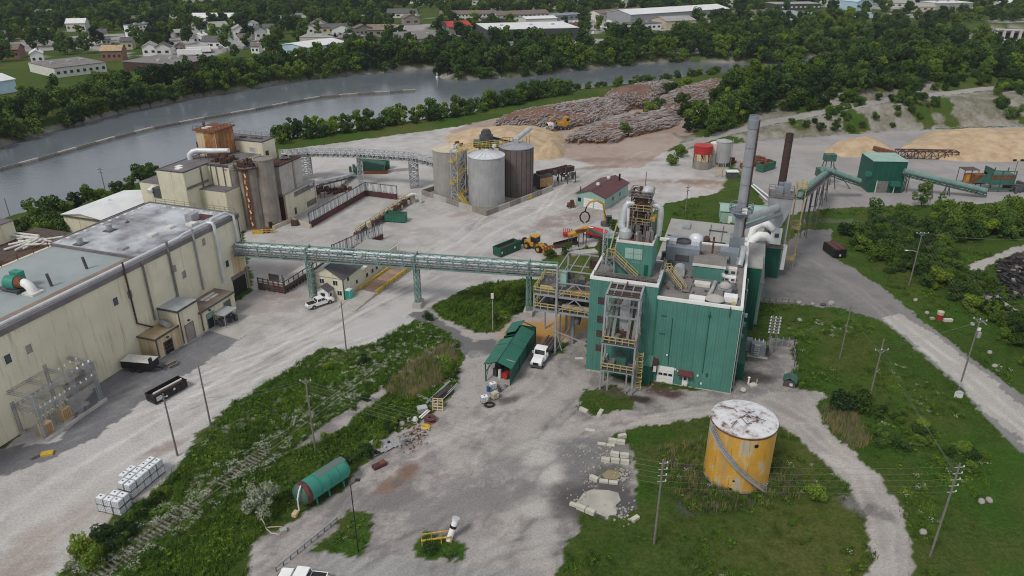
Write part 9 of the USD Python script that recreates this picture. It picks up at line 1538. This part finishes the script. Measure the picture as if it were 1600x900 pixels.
strip = world_poly([(60, 920), (275, 738), (350, 642), (500, 547), (640, 507), (730, 540), (718, 600), (640, 650), (520, 745), (400, 840), (330, 920)]); marsh = world_poly([(1030, 700), (1100, 690), (1230, 735), (1260, 780), (1180, 800), (1080, 800), (1040, 760)]); reedbed = shapely.union_all([world_poly([(600, 610), (650, 562), (705, 535), (716, 560), (690, 600), (640, 625)]), world_poly([(1282, 640), (1330, 640), (1362, 690), (1335, 705), (1290, 665)])]); lush = world_poly([(655, 495), (760, 440), (850, 437), (820, 480), (740, 520)])
fst = MILL.L; back = (x < -20) & (y > 140)
i1, i2, i3, i4 = (shapely.contains_xy(g, x, y) for g in (strip, marsh, reedbed, lush)); g0 = (cl == 0) & ~back; td = shapely.distance(LineString(world_line([(120, 925), (600, 566)])[:, :2]), shapely.points(x, y)); near_tracks = td < 1.5; u_ = rr.uniform(0, 1, len(x))
wsel = g0 & ~i3 & ((i1 & (u_ < .55 * (.5 + n1) * np.where(near_tracks, .35, 1))) | (i4 & (u_ < .3)) | (i2 & (u_ < .3)) | (~i1 & ~i4 & (n1 > .56) & (u_ < .13)))
zq = lambda s: np.stack([x[s], y[s], np.zeros(s.sum()) - .03], 1)
scatter('weeds', [(*leafclump(1, 26, .55, .5, .3), 'weed'), (*leafclump(2, 22, .8, .45, .3), 'weed'), (*tuft(3, 30, .9, .22, .035), 'weed'), (*tuft(4, 34, .6, .3, .04), 'grass_blade')], zq(wsel), (.5, 1.2), rr)
scatter('reeds', [(*tuft(5, 26, 1.5, .25, .03, .25), 'reed'), (*tuft(6, 22, 1.2, .3, .035, .3), 'reed'), (*tuft(7, 24, 1.0, .3, .04, .4), 'weed')], zq(g0 & ((i3 & (u_ < .8)) | (i2 & (u_ < .16)))), (.6, 1.1), rr)
scatter('grass_tufts', [(*tuft(8, 26, .22, .3, .022, .7), 'grass_blade'), (*tuft(9, 22, .3, .28, .024, .6), 'grass_blade'), (*leafclump(10, 10, .15, .3, .16), 'weed')], zq(g0 & ~i1 & ~i3 & ~i2 & (y < 150) & (u_ < .30)), (.6, 1.2), rr)
q = np.random.default_rng(12); blossom = (q.normal(0, .28, (26, 3)) * (1, 1, .25) + (0, 0, .62)); V, F = leaves(q, blossom, np.tile([0, 0, 1.0], (26, 1)), .12)
scatter('white_flowers', [(V, F, 'flower')], zq(g0 & ((i1 & (n1 > .46) & (u_ > .9) & (td > 1.2) & (td < 3.6)) | (u_ > .9)) & ((i1 & ((n2 > .53) & (u_ > .95) | (td < 3.6))) | (~i1 & (n1 > .62) & (y < 130) & (u_ > .985)))), (.6, 1.2), rr)
# ------------------------------------------------------------------ poles, wires, lamps
POLE_TOP = {}
def pole(key, u, v, vt, label, arms=(), r=.15, mat='wood_grey', name='utility_pole', cat='utility pole', rot=0, z=0.0, extra=None):
    b = at(u, v, z); h_ = float(tall(u, v, vt, z)); t = thing(name, label, cat, b, rot); MB().tube([(0, 0, -.4), (0, 0, h_)], r, 10, r2=r * .7).put('shaft', mat, t, smooth=40); POLE_TOP[key] = (b, h_, rot)
    for z_, w, k in arms:
        MB().cbox(0, -.1, h_ + z_ - .06, w, .1, .13).put('cross_arm', 'wood_grey' if mat != 'galv' else 'galv', t)
        for i in range(k): x = -w * .46 + w * .92 * i / max(k - 1, 1); MB().lathe([(.05, 0), (.09, .05), (.06, .1), (.09, .16), (.03, .24)], (x, -.1, h_ + z_ + .07), 8).put('insulator', 'galv_pale', t)
        if w > 1.5: MB().bar((-w * .3, -.1, h_ + z_), (0, -.05, h_ + z_ - .6), .05).bar((w * .3, -.1, h_ + z_), (0, -.05, h_ + z_ - .6), .05).put('brace', 'galv', t)
    if extra: extra(t, h_)
    return t
def trafo(t, h_): MB().lathe([(.28, 0), (.3, .1), (.3, .9), (.2, 1.0), (.01, 1.05)], (.45, 0, h_ - 3.4), 14).put('transformer', 'steel_grey', t, smooth=40); MB().cbox(.25, 0, h_ - 2.2, .5, .3, .5).put('cut_out', 'offwhite', t); MB().bar((0, 0, h_ - .2), (1.1, .1, h_ - 1.0), .09).put('side_arm', 'galv', t); MB().cbox(0, -.2, 1.2, .3, .15, .8).put('pole_box', 'galv', t)
def lamp(L): 
    def f(t, h_): MB().tube([(0, 0, h_ - L), (-1.0, 0, h_ - L + .35), (-2.2, 0, h_ - L + .4)], .05, 6).put('lamp_arm', 'galv', t); MB().cbox(-2.4, 0, h_ - L + .33, .7, .26, .14).put('lamp_head', 'white', t)
    return f
def flood(t, h_): MB().cbox(0, 0, h_, 2.6, .12, .12).put('head_bar', 'steel_dark', t); [MB().cbox(x, -.15, h_ + .05, .8, .5, .6).put('floodlight', 'black', t) for x in (-1.1, 1.1)]
def side_arms(n):
    def f(t, h_): [(MB().bar((-.45, 0, h_ - .6 - i * .9), (.55, 0, h_ - .5 - i * .9), .07).put('side_arm', 'galv', t), MB().lathe([(.05, 0), (.1, .06), (.05, .12), (.08, .2), (.02, .28)], (.55, 0, h_ - .5 - i * .9), 8).put('insulator', 'galv_pale', t)) for i in range(n)]
    return f
pole('A', 277.5, 712, 615, 'wooden pole nearest the white containers on the road edge', extra=side_arms(4)); pole('B', 331, 672, 571, 'wooden pole with side brackets beyond the long black bin', extra=side_arms(4)); pole('C', 541, 545, 472, 'bare dark pole on the gravel edge below the scale house', r=.13); pole('D', 493, 705, 592, 'grey pole rising from the railway weeds', ((-.3, 1.6, 2),)); pole('E', 560, 862, 758, 'thin black lamp post on the lower grass island', (), .08, 'black', 'lamp_post', 'lamp post', extra=lambda t, h_: (MB().bar((0, 0, h_), (.6, .7, h_ + .1), .07).put('lamp_arm', 'black', t), MB().cbox(.7, .8, h_ + .02, .6, .4, .14).put('lamp_head', 'black', t)))
pole('F', 1022, 850, 718, 'grey pole in the grass left of the yellow tank', extra=side_arms(4)); pole('G', 1453, 870, 724, 'grey pole at the lower right with many wires', extra=side_arms(5)); pole('H', 1355, 636, 530, 'pole with a single cross arm at the dark bushes', ((-1.9, 2.2, 3),), rot=5); pole('I', 1497, 612, 497, 'pole carrying transformers beside the right road', ((-.3, 1.9, 3),), rot=-30, extra=trafo); pole('J', 1312, 560, 478, 'dark leaning pole on the lawn right of the transformer yard', r=.13); pole('K', 1420, 447, 363, 'pole with cross arm and street lamp among the right bushes', ((-.2, 2.6, 4),), extra=lamp(4.5)); pole('L', 770, 516, 459, 'metal post with white box beside the open shed', (), .09, 'galv', 'lamp_post', 'lamp post', extra=lambda t, h_: MB().cbox(0, -.15, h_ - .9, .55, .35, 1.0).put('box', 'offwhite', t))
pole('M', 1273, 360, 279, 'tall dark pole in the grass below the climbing conveyor', r=.13); pole('N', 1071, 332, 289, 'pole with bracket arms on the dirt lot beyond the boiler house', ((-.6, 1.8, 3), (-1.6, 1.4, 2)), rot=30); pole('O', 1578, 294, 252, 'floodlight mast with two lamps at the feed hopper', (), .1, 'steel_dark', 'floodlight_mast', 'light mast', extra=flood); pole('P', 165, 300, 262, 'pole with two arms behind the white roofed shed', ((-.5, 1.8, 2), (-1.4, 1.5, 2)), z=-.5); pole('Q', 19, 350, 310, 'plain pole at the far left above the river', z=-.5); pole('S', 1600, 440, 372, 'pole at the right edge carrying the lines past the thicket', ((-.2, 2.4, 3),))
def span(a, b, za, zb, dx=0.0, sag=.6, r=.014):
    def end(k, z): 
        if isinstance(k, str): o, h_, _ = POLE_TOP[k]; return np.array([o[0] + dx, o[1], o[2] + h_ + z])
        return np.asarray(k, float)
    p, q = end(a, za), end(b, zb); s = np.linspace(0, 1, 11)[:, None]; P = p + (q - p) * s; P[:, 2] -= 4 * sag * (s * (1 - s))[:, 0]
    MB().tube(P, r, 4, cap=False).put('overhead_wire', 'wire', None, label=f'overhead wire {WN.get((a if isinstance(a, str) else "", b if isinstance(b, str) else ""), "between the poles")}', cat='wire', group='overhead wires')
WN = {('G', 'F'): 'from the lower right pole to the pole left of the yellow tank', ('F', 'D'): 'from the pole left of the tank to the railway pole', ('G', 'H'): 'from the lower right pole up to the cross arm pole', ('H', 'I'): 'from the cross arm pole to the transformer pole', ('H', 'J'): 'from the cross arm pole to the leaning lawn pole', ('I', 'K'): 'from the transformer pole to the street lamp pole', ('D', 'A'): 'from the railway pole to the road edge', ('K', 'M'): 'from the street lamp pole to the tall dark pole'}
for k in range(5): span('G', 'F', -.5 - .9 * k, -.5 - .9 * k, .3, .5, .012); span('F', 'D', -.5 - .8 * k, -.4 - .6 * k, .2, .9)
for k in range(4): span('G', 'H', -.4 - .7 * k, -1.7, -.6 + .4 * k, .5, .012)
for k in range(3): span('H', 'I', -1.7 + .5 * k, -.4, .3 * k, .4, .012); span('I', 'K', -.3, -.2, -.6 + .6 * k, .9); span('K', 'M', -.2, -.5 - .4 * k, -.8 + .8 * k, 1.0); span('K', 'S', -.1, -.1, -.8 + .8 * k, .7)
for k in range(2): span('H', 'J', -1.7, -.5 - k, -.5 + k, .4); span('D', 'A', -.3, -1 - k, -.4 + .8 * k, .8); span('J', GR.W(28.5, 5.5, 6.5 + .5 * k), -.4 - k, 0, 0, .5)
# burnt heap at the right edge
t = thing('burnt_heap', 'black heap of burnt timber and ash at the right edge', 'rubbish heap', at(1585, 425), 0, kind='stuff'); k1, k2 = MB(), MB(); o = at(1585, 425)
for i in range(260):
    q = at(U(1556, 1640), U(402, 470)) - o; s = U(.3, 1.5); (k2 if i % 9 == 0 else k1).cbox(q[0], q[1], U(-.1, .3), s, s * .4, s * .35, U(0, 3), U(-.5, .5))
k1.put('charred_wood', 'black', t); k2.put('ash', 'concrete_weathered', t)
# ------------------------------------------------------------------ the hazy air
reg('haze_air', {'v': ('principled_volume', {'color': (0.86, 0.92, 1.0), 'density': 0.00005, 'anisotropy': 0.2})}, [], surface=None, volume='v.volume')
MB().box(-4500, 4500, -400, 4600, -9.5, 150).put('haze', 'haze_air', None, kind='stuff')
